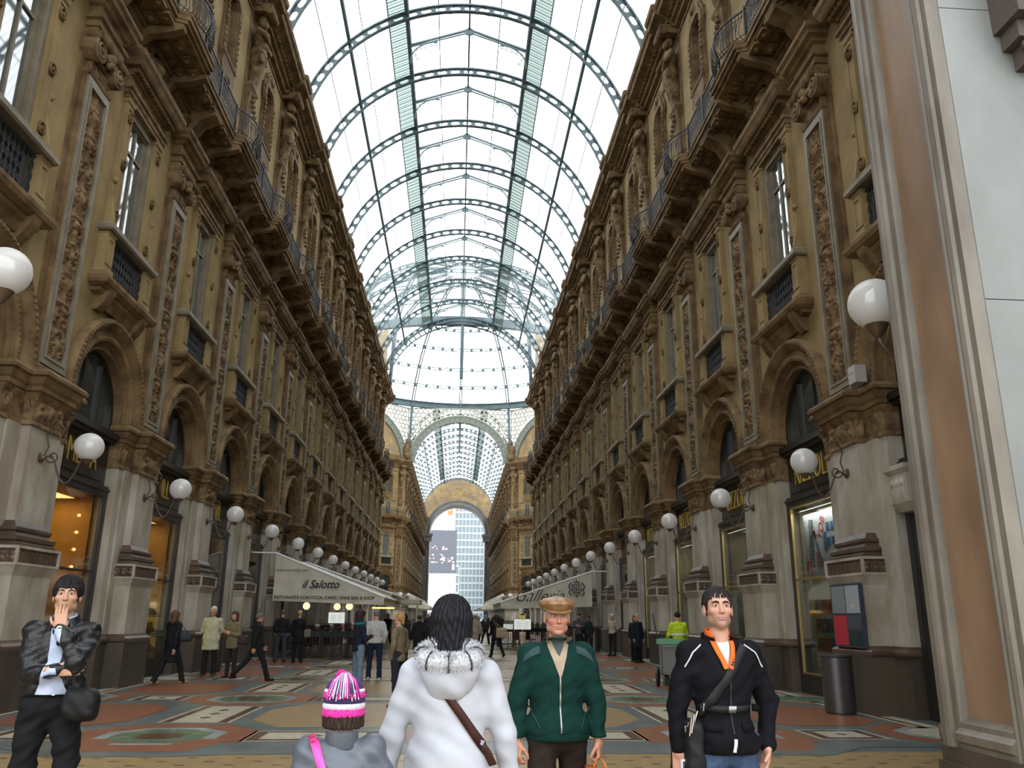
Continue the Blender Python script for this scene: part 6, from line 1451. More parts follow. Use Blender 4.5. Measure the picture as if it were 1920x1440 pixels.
    # --- shoes
    for n_ in 'RL':
        an = J['an' + n_]; kn = J['kn' + n_]; sl = (an - kn).normalized(); fwd_ = Vector((0, 1, 0)) - sl * sl.y * .6; fwd_.normalize()
        if an.z < .12 * k: fwd_ = Vector((0.08 * (1 if n_ == 'R' else -1), 1, 0)).normalized(); 
        heel = an + Vector((0, -.03 * k, -.035 * k)); toe = an + fwd_ * .15 * k + Vector((0, 0, -.045 * k)); 
        if an.z > .12 * k: toe = an + fwd_ * .13 * k + sl * .07 * k; heel = an + sl * .05 * k
        def shf(X, Y, Z, an=an, heel=heel, toe=toe):
            d = s_cone(X, Y, Z, tuple(heel), tuple(toe), .040 * k, .034 * k); d = smin(d, s_cone(X, Y, Z, tuple(an + Vector((0, 0, .02))), tuple(heel), .042 * k, .038 * k), .02)
            if boots: d = smin(d, s_cone(X, Y, Z, tuple(an), tuple(an.lerp(kn, boots)), .045 * k, .062 * k), .02)
            return np.maximum(d, .004 - Z)
        net_mesh('boot' if boots else 'shoe', shf, (min(an.x, toe.x, kn.x) - .1, min(heel.y, toe.y, kn.y) - .1, 0.0), (max(an.x, toe.x, kn.x) + .1, max(heel.y, toe.y, kn.y) + .1, an.z + .08 * k + boots * .42 * k), 0.012 if not fg else .008, cloth(shoe, .4), r)
    # --- top garment
    hz = hem * k
    def topf(X, Y, Z):
        c = J['chest']; p = J['pel']; q = bulk
        d = s_ell(X, Y, Z, (c.x, c.y, c.z - .02 * k), (.172 * k * q, .122 * k * q, .20 * k)); d = smin(d, s_cone(X, Y, Z, (0, -.005, 1.24 * k), (0, 0, 1.0 * k), .142 * k * q, .142 * k * q, 1.25), .05)
        
        for sg in (-1, 1): d = smin(d, s_cone(X, Y, Z, (sg * .03 * k, -.02 * k, 1.425 * k), (sg * .155 * k, -.014 * k, 1.385 * k), .070 * k, .064 * k * q), .03)
        if hem < .8:
            fl = {'coat': .21, 'long': .215}.get(kind, .19); d = smin(d, s_cone(X, Y, Z, (0, 0, 1.15 * k), (0, 0, (hem - .05) * k), .150 * k * q, fl * k * q, 1.2), .05); d = smin(d, s_ell(X, Y, Z, (0, 0, .96 * k), (.205 * k * q, .155 * k * q, .22 * k)), .05)
        else: d = smin(d, s_ell(X, Y, Z, (0, 0, hem * k + .06), (.185 * k * q, .145 * k * q, .14 * k)), .05)
        for n_ in 'RL':
            if sleeves:
                e = J['el' + n_]; w = J['wr' + n_]; d = smin(d, s_cone(X, Y, Z, T('sh' + n_), tuple(e), .068 * k * q, .056 * k * q), .04); d = smin(d, s_cone(X, Y, Z, tuple(e), tuple(w - (w - e).normalized() * .01), .056 * k * q, .042 * k * q), .015)
        d = smin(d, s_cone(X, Y, Z, (0, -.018, 1.42 * k), (0, -.028, 1.50 * k), .080 * k, .066 * k), .025)
        return d + wr(X, Y, Z, wrinkle, 1, ph)
    tl = np.minimum(lo, 0) - .05; th_ = np.maximum(hi, 0) + .05
    net_mesh('coat' if hem < .75 else 'jacket', lambda X, Y, Z: smax(smax(topf(X, Y, Z), hz - Z, .008), Z - 1.505 * k, .01), (tl[0], tl[1], min(hz, J['wrR'].z, J['wrL'].z) - .1), (th_[0], th_[1], 1.56 * k), h, topmat or cloth(top), r) if True else None
    # --- hair
    HS = {'short': (.086, .103, .094), 'crop': (.0845, .1025, .096), 'bob': (.098, .112, .102), 'long': (.096, .112, .102), 'bald': None, 'mop': (.094, .110, .104), 'tail': (.088, .104, .096)}
    if hair != 'none' and HS.get(hair):
        rr = HS[hair]
        def hf(X, Y, Z):
            d = s_ell(X, Y, Z, (0, -.016, .036), rr)
            if hair in ('bob', 'long'):
                zb = {'bob': -.13, 'long': -.24}[hair]; d = smin(d, s_cone(X, Y, Z, (0, -.04, .0), (0, -.055, zb), .094, .085), .03)
                for s_ in (-1, 1): d = smin(d, s_cone(X, Y, Z, (s_ * .072, -.005, .02), (s_ * .078, .0, zb + .03), .03, .026), .02)
            if hairbot is not None: d = smax(d, hairbot - Z, .01)
            if hairtop is not None: d = smax(d, Z - hairtop, .01)
            if hair == 'tail': d = smin(d, s_cone(X, Y, Z, (0, -.10, .0), (0, -.125, -.13), .03, .022), .02)
            d += .0035 * np.sin(np.arctan2(X, Y) * 34 + Z * 40) + .003 * np.sin(X * 170 + Z * 90) * np.sin(Y * 150)
            if hair == 'mop': face_ = s_box(X, Y, Z, (0, .12, -.06), (.060, .085, .094), .02)
            elif hair in ('bob', 'long'): face_ = s_box(X, Y, Z, (0, .12, -.075), (.062, .085, .115), .02)
            else: face_ = s_box(X, Y, Z, (0, .105, -.085), (.075, .075, .125), .03)
            d = smax(d, -face_, .008)
            if hair in ('short', 'crop', 'tail', 'mop'): 
                d = smax(d, -s_box(X, Y, Z, (0, .03, -.13), (.12, .075, .115), .02), .01); d = smax(d, -.085 - Z, .01)
            return d
        net_mesh('hair', hf, (-.14, -.19, -.36), (.14, .13, .17), .0045 if fg else .011, cloth(hairc, .55), r, xf=HM)
    return r, J, k, HM
def bag(parent_label, x, y, z, sx, sy, sz, c, label, rz=0, strap=None, handle=True):
    r = empty('bag', (x, y, z), R(rz))
    net_mesh('pouch', lambda X, Y, Z: s_box(X, Y, Z, (0, 0, sz / 2), (sx / 2, sy / 2, sz / 2), min(sx, sy) * .42) + wr(X, Y, Z, .006), (-sx, -sy, -.05), (sx, sy, sz + .05), .016, cloth(c, .5), r)
    m = MB()
    if strap: m.tube([tuple(Vector(p) - Vector((x, y, z))) for p in strap], .012, 5); m.build('strap', cloth(c, .5), r, xf=Matrix.Rotation(-R(rz), 4, 'Z'))
    elif handle: m.tube([(-sx * .3, 0, sz * .9), (-sx * .2, 0, sz * 1.5), (sx * .2, 0, sz * 1.5), (sx * .3, 0, sz * .9)], .009, 5); m.build('handle', cloth(c, .5), r)
    tag(r, label, 'bag'); return r
def ik(sh, target, pole, k=1.0, a=.29, b=.255):
    # two-bone arm: returns upper-arm and forearm directions
    S = Vector(sh); T_ = Vector(target) / k; v = T_ - S; L = min(v.length, a + b - .005); v.normalize(); x = (a * a - b * b + L * L) / (2 * L); h_ = math.sqrt(max(0, a * a - x * x)); p = Vector(pole); p = (p - v * p.dot(v)).normalized(); E_ = S + v * x + p * h_
    return tuple(E_ - S), tuple(S + v * L - E_)
WALK = {'R': (26, 8, 2), 'L': (-18, 14, 2)}; WALK2 = {'R': (-20, 18, 2), 'L': (22, 6, 2)}
SWING = {'R': ((.15, -.4, -1), (.02, -.1, -1)), 'L': ((-.15, .4, -1), (-.02, .6, -1))}
FOLD = {'R': ((.2, .15, -1), (-.5, .8, .35)), 'L': ((-.2, .15, -1), (.5, .8, .25))}
BACKH = {'R': ((.25, -.3, -1), (-.6, -.45, -.6)), 'L': ((-.25, -.3, -1), (.6, -.45, -.6))}
POCK = {'R': ((.3, -.1, -1), (-.25, .35, -1)), 'L': ((-.3, -.1, -1), (.25, .35, -1))}
NOH = {'R': None, 'L': None}
# middle distance
person(-6.75, 21.3, 1.76, -28, 'woman in long black coat walking away along the shoe shop', top=(.012, .012, .014), hem=.5, bottom=(.015, .015, .017), shoe=(.35, .25, .1), hairc=(.10, .05, .025), hair='bob', legs=WALK, arms=SWING, kind='coat')
bag('', -6.42, 21.2, .98, .30, .13, .22, (.02, .025, .03), 'dark leather shoulder bag of the woman in the long black coat', 20, strap=[(-6.5, 21.2, 1.18), (-6.62, 21.25, 1.45), (-6.42, 21.25, 1.2)])
person(-6.62, 24.1, 1.83, 188, 'elderly man in pale raincoat standing with hands behind his back', top=(.44, .41, .28), hem=.66, bottom=(.015, .015, .015), shoe=(.06, .04, .02), hairc=(.45, .45, .45), hair='crop', arms=BACKH, hands=NOH, kind='long', head_yaw=15, bulk=1.08, skin=(.42, .23, .17))
person(-5.85, 23.4, 1.70, 150, 'woman in olive jacket and tall boots holding her hands together', top=(.16, .14, .08), hem=.78, bottom=(.03, .02, .02), shoe=(.06, .02, .015), hairc=(.07, .035, .02), hair='bob', arms=FOLD, boots=.85, head_yaw=20)
bag('', -5.55, 23.25, .85, .28, .13, .24, (.04, .025, .02), 'brown handbag of the woman in olive jacket', 0, strap=[(-5.6, 23.3, 1.08), (-5.68, 23.35, 1.42), (-5.52, 23.3, 1.08)])
person(-4.98, 22.4, 1.71, -62, 'balding man in black suit striding toward the terrace', top=(.012, .012, .013), hem=.76, bottom=(.013, .013, .014), shoe=(.01, .01, .01), hairc=(.12, .10, .09), hair='crop', legs={'R': (24, 6, 2), 'L': (-30, 16, 2)}, arms=SWING, skin=(.45, .27, .2))
person(-6.1, 31.0, 1.80, 5, 'man in short black leather jacket and jeans seen from behind', top=(.014, .014, .016), hem=.98, bottom=(.045, .05, .065), shoe=(.02,) * 3, hairc=(.10, .07, .04), legs={'R': (0, 0, 5), 'L': (6, 8, 6)}, arms=POCK, hands=NOH)
person(-5.5, 31.0, 1.78, -5, 'blonde woman in black coat beside the leather jacket man', top=(.012, .012, .012), hem=.68, bottom=(.015,) * 3, hairc=(.42, .28, .12), hair='short', arms=POCK, hands=NOH, kind='long')
bag('', -5.18, 30.9, .85, .24, .12, .28, (.15, .13, .10), 'pale shoulder bag of the blonde woman in black coat', 0, strap=[(-5.2, 30.95, 1.1), (-5.32, 30.95, 1.44), (-5.16, 30.95, 1.1)])
person(-2.02, 19.0, 1.73, -60, 'woman with long dark hair, teal scarf and navy jacket over jeans', top=(.012, .015, .028), hem=.88, bottom=(.13, .18, .24), hairc=(.018, .01, .012), hair='long', arms=FOLD, shoe=(.03, .02, .02))
m = MB(); m.tube([(.10 * math.cos(a), .10 * math.sin(a), 1.46) for a in np.linspace(0, 5.8, 12)], .035, 6); o = m.build('scarf', cloth((.0, .17, .22)), None, xf=Matrix.Translation((0, 0, -1.46)), smooth=True); o.location = (-2.02, 19.0, 1.45); tag(o, 'teal scarf round the neck of the long-haired woman', 'scarf')
person(-2.02, 22.8, 1.77, 8, 'man in pale grey jacket and cap seen from behind', top=(.40, .40, .38), hem=.92, bottom=(.012, .018, .04), shoe=(.5, .5, .5), hairc=(.14, .14, .15), arms=POCK, hands=NOH, bulk=1.12, legs={'R': (-4, 0, 4), 'L': (14, 16, 4)})
person(-.98, 16.2, 1.68, 62, 'blonde woman in olive coat and brown ankle boots, hands in pockets', top=(.15, .12, .07), hem=.84, bottom=(.014, .018, .026), shoe=(.17, .05, .02), hairc=(.34, .19, .07), hair='tail', boots=.5, arms=POCK, hands=NOH, head_pitch=-14, legs={'R': (4, 0, 4), 'L': (-4, 0, 4)})
person(-1.72, 30.2, 1.70, -30, 'dark-haired woman with brown fur shawl', top=(.02,) * 3, hem=.7, bottom=(.015,) * 3, hairc=(.015,) * 3, hair='long', kind='long')
person(-1.15, 29.0, 1.72, 10, 'man in dark overcoat walking away behind the blonde woman', top=(.013,) * 3, hem=.55, bottom=(.01,) * 3, hairc=(.05, .04, .035), hair='crop', legs=WALK, arms=SWING, kind='coat')
person(-.62, 27.5, 1.70, 185, 'dark-coated man coming toward the camera behind the white coat woman', top=(.02, .022, .022), hem=.8, bottom=(.015,) * 3, hairc=(.03,) * 3, legs=WALK, arms=SWING)
person(1.80, 35.6, 1.74, 25, 'woman in black walking away with beige shoulder bag', top=(.013,) * 3, hem=.72, bottom=(.013,) * 3, hairc=(.03, .02, .02), hair='bob', legs=WALK2, arms=SWING, kind='long')
bag('', 1.98, 35.4, .78, .46, .16, .40, (.36, .27, .18), 'large beige shoulder bag of the woman in black', 10, strap=[(1.85, 35.42, 1.15), (1.62, 35.5, 1.48), (2.05, 35.45, 1.15)])
person(7.0, 37.5, 1.78, 130, 'white-haired man in beige jacket leaning by a bookshop side pier', top=(.36, .32, .24), hem=.92, bottom=(.02,) * 3, hairc=(.5, .5, .5), hair='crop', arms=BACKH, hands=NOH)
person(6.95, 32.0, 1.76, -150, 'man in long dark overcoat by the bookshop side wall', top=(.012, .016, .022), hem=.55, bottom=(.01,) * 3, hairc=(.3, .29, .27), hair='crop', kind='coat')
person(7.05, 32.9, 1.72, 160, 'brown-haired companion half hidden behind the dark overcoat man', top=(.015,) * 3, hem=.6, bottom=(.01,) * 3, hairc=(.12, .06, .03), hair='bob', kind='coat')
person(6.45, 24.2, 1.80, 0, 'street cleaner in yellow high-visibility jacket and dark cap', top=(.48, .62, .03), hem=.86, bottom=(.42, .55, .03), hairc=(.02,) * 3, hair='short', arms={'R': ((.3, .3, -1), (.0, .8, -.5)), 'L': ((-.3, .3, -1), (.0, .8, -.5))}, bulk=1.15)
m = MB(); m.lathe([(.225, 0), (.228, .06)], n=24); o = m.build('reflective_band', mat('reflective_silver', (.55, .56, .52), .3)); o.location = (6.45, 24.2, 1.15); o.scale = (1, .78, 1); tag(o, 'silver band round the high-visibility jacket', 'band')
person(5.95, 40.5, 1.80, 165, 'young man in grey hooded jacket over striped shirt near the script awning', top=(.06, .065, .075), hem=.85, bottom=(.02,) * 3, hairc=(.015,) * 3, hair='mop', arms=FOLD)
person(6.6, 41.8, 1.68, 150, 'person in dark coat just behind the grey hooded jacket', top=(.02,) * 3, hem=.8, bottom=(.02,) * 3, hairc=(.06, .03, .02), hair='bob')
rnd = random.Random(5); cc = [(.012,) * 3, (.02, .02, .025), (.03, .03, .03), (.30, .26, .2), (.015, .02, .035), (.02, .015, .015), (.10, .09, .08), (.05, .02, .02)]; cn = ['black', 'charcoal', 'dark grey', 'beige', 'navy', 'near-black', 'taupe', 'wine red']
crowd = [(-.2, 41), (.5, 44), (1.0, 39), (1.3, 46.5), (.05, 49), (-.9, 45), (-1.6, 52), (1.9, 52), (2.6, 58), (.9, 57), (-.3, 62), (-2.4, 60), (-3.0, 70), (1.6, 68), (.3, 75), (3.0, 80), (-1.3, 84), (2.2, 92), (-2.9, 96), (.6, 99), (4.0, 104), (-4.4, 100), (1.5, 112), (-1.2, 118), (2.8, 60.5), (-2.0, 66), (3.6, 66), (-3.4, 44.0), (-2.6, 47.0), (2.3, 47.8)]
for i, (x, y) in enumerate(crowd):
    c = rnd.randrange(8); away = i % 3 != 0
    person(x, y, rnd.uniform(1.62, 1.82), rnd.uniform(-25, 25) + (0 if away else 180), 'distant passer-by in %s %s, %s, %d metres or so down the arcade' % (cn[c], ['coat', 'jacket'][i % 2], 'walking away' if away else 'coming nearer', round(y)), top=cc[c], hem=.6 if i % 2 == 0 else .85, bottom=(.06, .09, .14) if i % 4 == 1 else (.015,) * 3,
           hairc=[(.02,) * 3, (.12, .06, .03), (.3, .2, .1), (.25,) * 3][i % 4], hair=['short', 'bob', 'short', 'long'][i % 4], legs=WALK if i % 2 else WALK2, arms=SWING, group='distant passers-by', hands=NOH if y > 60 else None, kind='coat')

# ------------------------------------------------------------ the five people close by
from mathutils.bvhtree import BVHTree
def part_of(r, nm): return [c for c in kids(r) if c.name.split('.')[0] == nm][0]
def tree(o): return BVHTree.FromPolygons([v.co.copy() for v in o.data.vertices], [tuple(p.vertices) for p in o.data.polygons])
def drop(bv, x, z, side, off, dflt=0.1):
    h = bv.ray_cast(Vector((x, 2.0 * side, z)), Vector((0, -side, 0)))
    y = h[0].y if h[0] is not None else dflt * side
    return Vector((x, y + off * side, z))
def ribbon(name, bv, path, w, mt, parent, side=1, off=0.004, n=30, label=None, th=0.004):
    pts = []; P = [Vector((a, b)) for a, b in path]; L = [0]
    for a, b in zip(P, P[1:]): L.append(L[-1] + (b - a).length)
    for i in range(n + 1):
        s_ = L[-1] * i / n; k = min(len(P) - 2, max(j for j in range(len(L)) if L[j] <= s_ + 1e-9)); t = (s_ - L[k]) / max(1e-6, L[k + 1] - L[k]); q = P[k].lerp(P[k + 1], t); d = (P[k + 1] - P[k]).normalized(); nn = Vector((-d.y, d.x)) * w / 2
        pts.append((q - nn, q + nn))
    m = MB(); vs = []
    for a, b in pts:
        for q in (a, b):
            p = drop(bv, q.x, q.y, side, off); vs += [tuple(p), (p.x, p.y + th * side, p.z)]
    fs = []
    for i in range(n): o = i * 4; fs += [(o + 1, o + 3, o + 7, o + 5), (o, o + 4, o + 6, o + 2), (o, o + 1, o + 5, o + 4), (o + 2, o + 6, o + 7, o + 3)]
    m.add(vs, fs); o = m.build(name, mt, parent, smooth=True)
    if label: o['label'] = label
    return o
def patch(name, bv, left, right, mt, parent, side=1, off=0.004, n=12, nc=8, label=None):
    def samp(pl, t):
        f = t * (len(pl) - 1); i = min(len(pl) - 2, int(f)); u = f - i; return (pl[i][0] * (1 - u) + pl[i + 1][0] * u, pl[i][1] * (1 - u) + pl[i + 1][1] * u)
    vs = []; fs = []
    for i in range(n + 1):
        a, b = samp(left, i / n), samp(right, i / n)
        for j in range(nc + 1): u = j / nc; p = drop(bv, a[0] * (1 - u) + b[0] * u, a[1] * (1 - u) + b[1] * u, side, off); vs.append(tuple(p))
    for i in range(n):
        for j in range(nc): q = i * (nc + 1) + j; fs.append((q, q + 1, q + nc + 2, q + nc + 1))
    m = MB(); m.add(vs, fs); N = len(vs); m.add([(a, b - .006 * side, c) for a, b, c in vs], [tuple(reversed(f)) for f in fs])
    o = m.build(name, mt, parent, smooth=True, recalc=False)
    if label: o['label'] = label
    return o
def collar(name, k, mt, parent, r0=.068, r1=.088, z0=1.455, z1=1.535, open_=.5, cy=-.022, flare=0.0):
    m = MB(); vs = []; fs = []; n = 28
    for i in range(n + 1):
        a = PI / 2 + open_ + (2 * PI - 2 * open_) * i / n; ca, sa = math.cos(a), math.sin(a); e = abs(i / n - .5) * 2; dz = -.035 * e ** 3
        rr = r1 + flare * e ** 2
        for (q, z) in ((r0, z0 + dz), (r0 - .004, z1 + dz), (r0 + .010, z1 + .006 + dz), (rr, z0 + .012 + dz * 1.4), (rr - .008, z0 + dz)): vs.append((q * ca * k, (cy + q * sa * .95) * k, z * k))
    for i in range(n):
        for j in range(5): l = (j + 1) % 5; fs.append((i * 5 + j, i * 5 + l, (i + 1) * 5 + l, (i + 1) * 5 + j))
    fs += [tuple(range(5)), tuple(range(n * 5, n * 5 + 5))[::-1]]; m.add(vs, fs); return m.build(name, mt, parent, smooth=60)
def eyes(r, HM, iris=(.12, .07, .03)):
    W_ = mat('eye_white', (.62, .58, .55), .2); I = mat('iris_%d' % int(iris[0] * 100), iris, .2); K = mat('pupil', (.004,) * 3, .1)
    for s in (-1, 1):
        m = MB(); m.ball((s * .031, .0755, .0065), .0125, 14, 10); m.cur = 1; m.lathe([(.0066, 0), (.0064, .0012)], (s * .031, .0872, .0058), 14, 'y'); m.cur = 2; m.lathe([(.0026, 0), (.0025, .0010)], (s * .031, .0885, .0058), 10, 'y')
        m.build('eye', [W_, I, K], r, smooth=True, xf=HM)
def brows(r, HM, c, th=.0035, lift=0.0):
    for s in (-1, 1):
        m = MB(); m.tube([(s * .013, .0935, .0235 + lift), (s * .025, .0945, .029 + lift), (s * .038, .088, .0285 + lift), (s * .048, .078, .022 + lift)], [th, th * 1.2, th, th * .5], 6); m.build('eyebrow', cloth(c, .8), r, smooth=True, xf=HM)
# ---- old man in green
GREEN = mat('green_wool', (.005, .024, .019), .95, spec=.08, var=.15, vscale=20, bump=.15, bscale=400)
r, J, k, HM = person(.735, 5.6, 1.74, 182, 'elderly man in dark green zip jacket and tan flat cap walking toward the camera', hem=.90, bottom=(.022, .014, .011), shoe=(.03, .02, .015), hair='crop', hairc=(.25, .23, .21), skin=(.46, .24, .17), fg=True, bulk=1.18, age=1.0, jaw=1.06, red=.5, topmat=GREEN, wrinkle=.006,
    arms={'R': ((.30, .0, -1), (.02, .16, -1)), 'L': ((-.28, .02, -1), (-.02, .18, -1))}, hands={'R': {'curl': (35, 50, 35), 'palm': (-.8, -.5, 0)}, 'L': {'curl': (55, 75, 40), 'palm': (.9, -.4, 0)}}, legs={'R': (10, 4, 3), 'L': (-12, 12, 3)})
jk = part_of(r, 'jacket'); bv = tree(jk); eyes(r, HM, (.10, .13, .16)); brows(r, HM, (.22, .19, .17), .003)
SW = cloth((.33, .26, .185)); SH = cloth((.05, .07, .065)); 
patch('sweater', bv, [(-.085, 1.50), (-.055, 1.40), (-.004, 1.25)], [(.085, 1.50), (.055, 1.40), (.004, 1.25)], SW, r, off=.006, label='beige V-neck sweater')
patch('shirt', bv, [(-.052, 1.505), (-.03, 1.44), (-.003, 1.385)], [(.052, 1.505), (.03, 1.44), (.003, 1.385)], SH, r, off=.012, label='dark grey shirt front')
collar('shirt_collar', k, SH, r, .060, .070, 1.46, 1.525, .28); collar('jacket_collar', k, GREEN, r, .082, .122, 1.41, 1.505, .85, flare=.025)
ribbon('zip', bv, [(0, 1.26), (0, .93)], .012, mat('zip_metal', (.25, .26, .24), .35, metal=.8), r, label='metal zip')
YK = cloth((.03, .055, .062))
for s in (-1, 1):
    patch('shoulder_yoke', bv, [(s * .12, 1.445), (s * .17, 1.425), (s * .215, 1.39)], [(s * .12, 1.40), (s * .18, 1.375), (s * .235, 1.34)], YK, r, off=.004, label='grey-blue shoulder patch')
    ribbon('pocket_seam', bv, [(s * .20, 1.10), (s * .13, .96)], .006, YK, r)
hm = jk.data
m = MB(); m.lathe([(.178, 0), (.185, .012), (.185, .055), (.178, .07)], (0, 0, 0), 40); o = m.build('waistband', GREEN, r, smooth=50); o.location = (0, .0, .88); o.scale = (1.12, .90, 1)
CAPM = mat('tan_leather', (.20, .105, .04), .45, col2=(.12, .06, .022), vscale=30)
def capf(X, Y, Z):
    d = s_ell(X, Y, Z, (0, -.012, .084), (.120, .132, .046)); d = smin(d, s_ell(X, Y, Z, (0, -.008, .056), (.096, .112, .045)), .02); d = smax(d, (.034 - Z), .004)
    return d + .0018 * np.cos(np.arctan2(X, Y + .01) * 8)
cp = net_mesh('cap', capf, (-.15, -.17, .02), (.15, .15, .16), .004, CAPM, r, xf=HM)
net_mesh('visor', lambda X, Y, Z: smax(s_ell(X, Y, Z, (0, .085, .044), (.086, .072, .034)), np.maximum(-(Z - .030 + .35 * (Y - .09)), (Z - .042 + .35 * (Y - .09))), .002), (-.1, .0, .0), (.1, .17, .09), .0032, CAPM, r, xf=HM)
r_ = empty('shopping_bag', (.735 - J['wrL'].x, 5.6 - J['wrL'].y - .02, J['wrL'].z - .50)); ORG = mat('orange_paper', (.62, .17, .03), .5)
m = MB(); m.box(-.13, .13, -.05, .05, 0, .30); m.build('paper_body', ORG, r_); m = MB()
for yy in (-.045, .045): m.tube([(-.055, yy, .29), (-.035, yy * .5, .38), (0, 0, .425), (.035, yy * .5, .38), (.055, yy, .29)], .004, 5)
m.build('cord_handle', ORG, r_); m = MB(); m.box(-.09, -.02, -.03, .03, .22, .37); m.build('box_inside', cloth((.30, .06, .02), .4), r_); tag(r_, 'orange paper carrier bag held by the elderly man in green', 'bag')
# ---- younger man in black
BLKJ = mat('black_nylon', (.0045, .0045, .006), .8, spec=.08, bump=.2, bscale=60)
r, J, k, HM = person(1.63, 5.0, 1.79, 184, 'man in black belted jacket with orange shirt collar and jeans', hem=.87, bottom=(.03, .055, .11), shoe=(.01,) * 3, hair='crop', hairc=(.012, .009, .008), skin=(.48, .28, .21), fg=True, bulk=1.07, stubble=.9, jaw=.97, topmat=BLKJ, wrinkle=.007, head_pitch=-8, head_yaw=-8, botmat=mat('blue_denim', (.03, .06, .12), .85, col2=(.015, .03, .07), vscale=20, bump=.15, bscale=300),
    arms={'R': ((.30, -.05, -1), (.05, .12, -1)), 'L': ((-.42, -.12, -1), (.22, .30, -1))}, hands={'R': {'curl': (35, 45, 25), 'palm': (-.6, -.75, 0)}, 'L': {'curl': (10, 15, 10), 'palm': (.9, .2, 0), 'dir': (.30, .15, -1)}})
bv = tree(part_of(r, 'jacket')); eyes(r, HM, (.05, .03, .02)); brows(r, HM, (.012, .009, .008), .0042, -.002)
OR = cloth((.68, .13, .02)); WH = cloth((.5, .48, .5))
patch('shirt', bv, [(-.045, 1.515), (-.03, 1.45), (-.004, 1.36)], [(.045, 1.515), (.03, 1.45), (.004, 1.36)], WH, r, off=.004, label='white inner shirt'); 
for s in (-1, 1): ribbon('orange_lapel', bv, [(s * .060, 1.525), (s * .048, 1.45), (s * .012, 1.345)], .030, OR, r, off=.010, label='orange shirt lapel')
collar('orange_collar', k, OR, r, .062, .074, 1.465, 1.535, .35); collar('jacket_collar', k, BLKJ, r, .082, .104, 1.43, 1.51, .5)
PIP = mat('reflective_piping', (.45, .46, .46), .3)
for s in (-1, 1): ribbon('piping', bv, [(s * .135, 1.475), (s * .19, 1.43), (s * .235, 1.35)], .007, PIP, r, label='white shoulder piping')
ribbon('belt', bv, [(-.175, 1.13), (0, 1.125), (.175, 1.13)], .038, cloth((.012,) * 3, .5), r, off=.006); ribbon('belt_buckle', bv, [(-.026, 1.126), (.018, 1.126)], .040, mat('dull_buckle', (.20, .20, .20), .35, metal=.8), r, off=.014, n=4)
for x in (-.15, .14): ribbon('reflective_loop', bv, [(x, 1.155), (x, 1.10)], .005, PIP, r, off=.012, n=4)
ribbon('white_tag', bv, [(.0, .975), (.004, .905)], .018, mat('white_tape', (.6, .6, .6), .5), r, off=.008, n=5)
ribbon('front_zip', bv, [(.0, 1.34), (0, 1.0)], .010, cloth((.02,) * 3, .4), r)
for s in (-1, 1): ribbon('pocket_flap', bv, [(s * .06, 1.03), (s * .155, 1.035)], .045, BLKJ, r, off=.008)
ribbon('shoulder_strap', bv, [(-.13, 1.47), (0, 1.32), (.17, 1.09)], .045, cloth((.018,) * 3, .6), r, off=.010)
bb = bag('', 1.63 - .215, 5.0 + .02, .74, .11, .30, .33, (.012,) * 3, 'black shoulder bag at the hip of the man in the black belted jacket', 10, handle=False)
m = MB()
for i in range(5): m.tube([(-.07 + .012 * i, -.14, .27 + .03 * math.sin(i * 2)), (-.08 + .02 * i, -.16, .30 + .02 * i)], .005, 5)
m.build('buckle', mat('chrome', (.6, .6, .6), .2, metal=1), bb)
wv = J['wrR']; ph_ = empty('mobile_phone', (1.63 - wv.x + .02, 5.0 - wv.y - .06, wv.z - .135), R(20)); m = MB(); m.box(-.022, .022, -.007, .007, 0, .10); m.build('case', mat('phone_white', (.6, .62, .65), .3), ph_); m = MB(); m.box(-.017, .017, -.009, -.007, .03, .09); m.build('screen', mat('phone_screen', (.05, .06, .1), .1), ph_); tag(ph_, 'small white mobile phone in the hand of the black jacket man', 'phone')
# ---- young man at the wall side with hand over his mouth
LEA = mat('black_leather_jacket', (.006, .006, .007), .38, spec=.35, bump=.35, bscale=45)
r, J, k, HM = person(-2.70, 6.25, 1.86, 190, 'young man in black leather jacket holding a hand over his mouth', hem=1.02, bottom=(.008, .008, .009), shoe=(.01,) * 3, hair='mop', hairc=(.008, .007, .007), skin=(.46, .29, .20), fg=True, bulk=1.05, jaw=1.0, topmat=LEA, wrinkle=.011, head_yaw=8, head_pitch=-4,
    arms={'R': ik((.176, -.01, 1.395), (-.06, .215, 1.17), (.6, -.3, -1)), 'L': ik((-.176, -.01, 1.395), (-.030, .175, 1.425), (-.5, .3, -1))}, hands={'R': {'curl': (20, 25, 20), 'palm': (-.3, -1, 0), 'thumb': (0, 0, 1), 'dir': (-.95, .1, .05)}, 'L': {'curl': (14, 14, 8), 'palm': (0, -1, .1), 'thumb': (1, 0, 0), 'dir': (.18, -.22, 1), 'tc': .2}}, legs={'R': (0, 0, 4), 'L': (4, 8, 8)})
bv = tree(part_of(r, 'jacket')); eyes(r, HM, (.02, .012, .01)); brows(r, HM, (.01, .009, .008), .003)
SHI = cloth((.42, .48, .62), .8)
patch('shirt', bv, [(-.05, 1.52), (-.06, 1.40), (-.05, 1.30), (-.075, 1.19), (-.12, 1.09)], [(.05, 1.52), (.035, 1.40), (.03, 1.30), (.045, 1.19), (.08, 1.09)], SHI, r, off=.008, label='pale blue-white shirt'); collar('shirt_collar', k, SHI, r, .060, .076, 1.46, 1.53, .45, flare=.01); collar('jacket_collar', k, LEA, r, .078, .108, 1.44, 1.525, .55, flare=.02)
bt = tree(part_of(r, 'trousers')); m = MB(); m.lathe([(.160, 0), (.165, .005), (.165, .035), (.160, .04)], n=36); o = m.build('belt', cloth((.01,) * 3, .4), r); o.scale = (k * 1.06, k * .80, 1); o.location = (0, 0, 1.055 * k - .03)
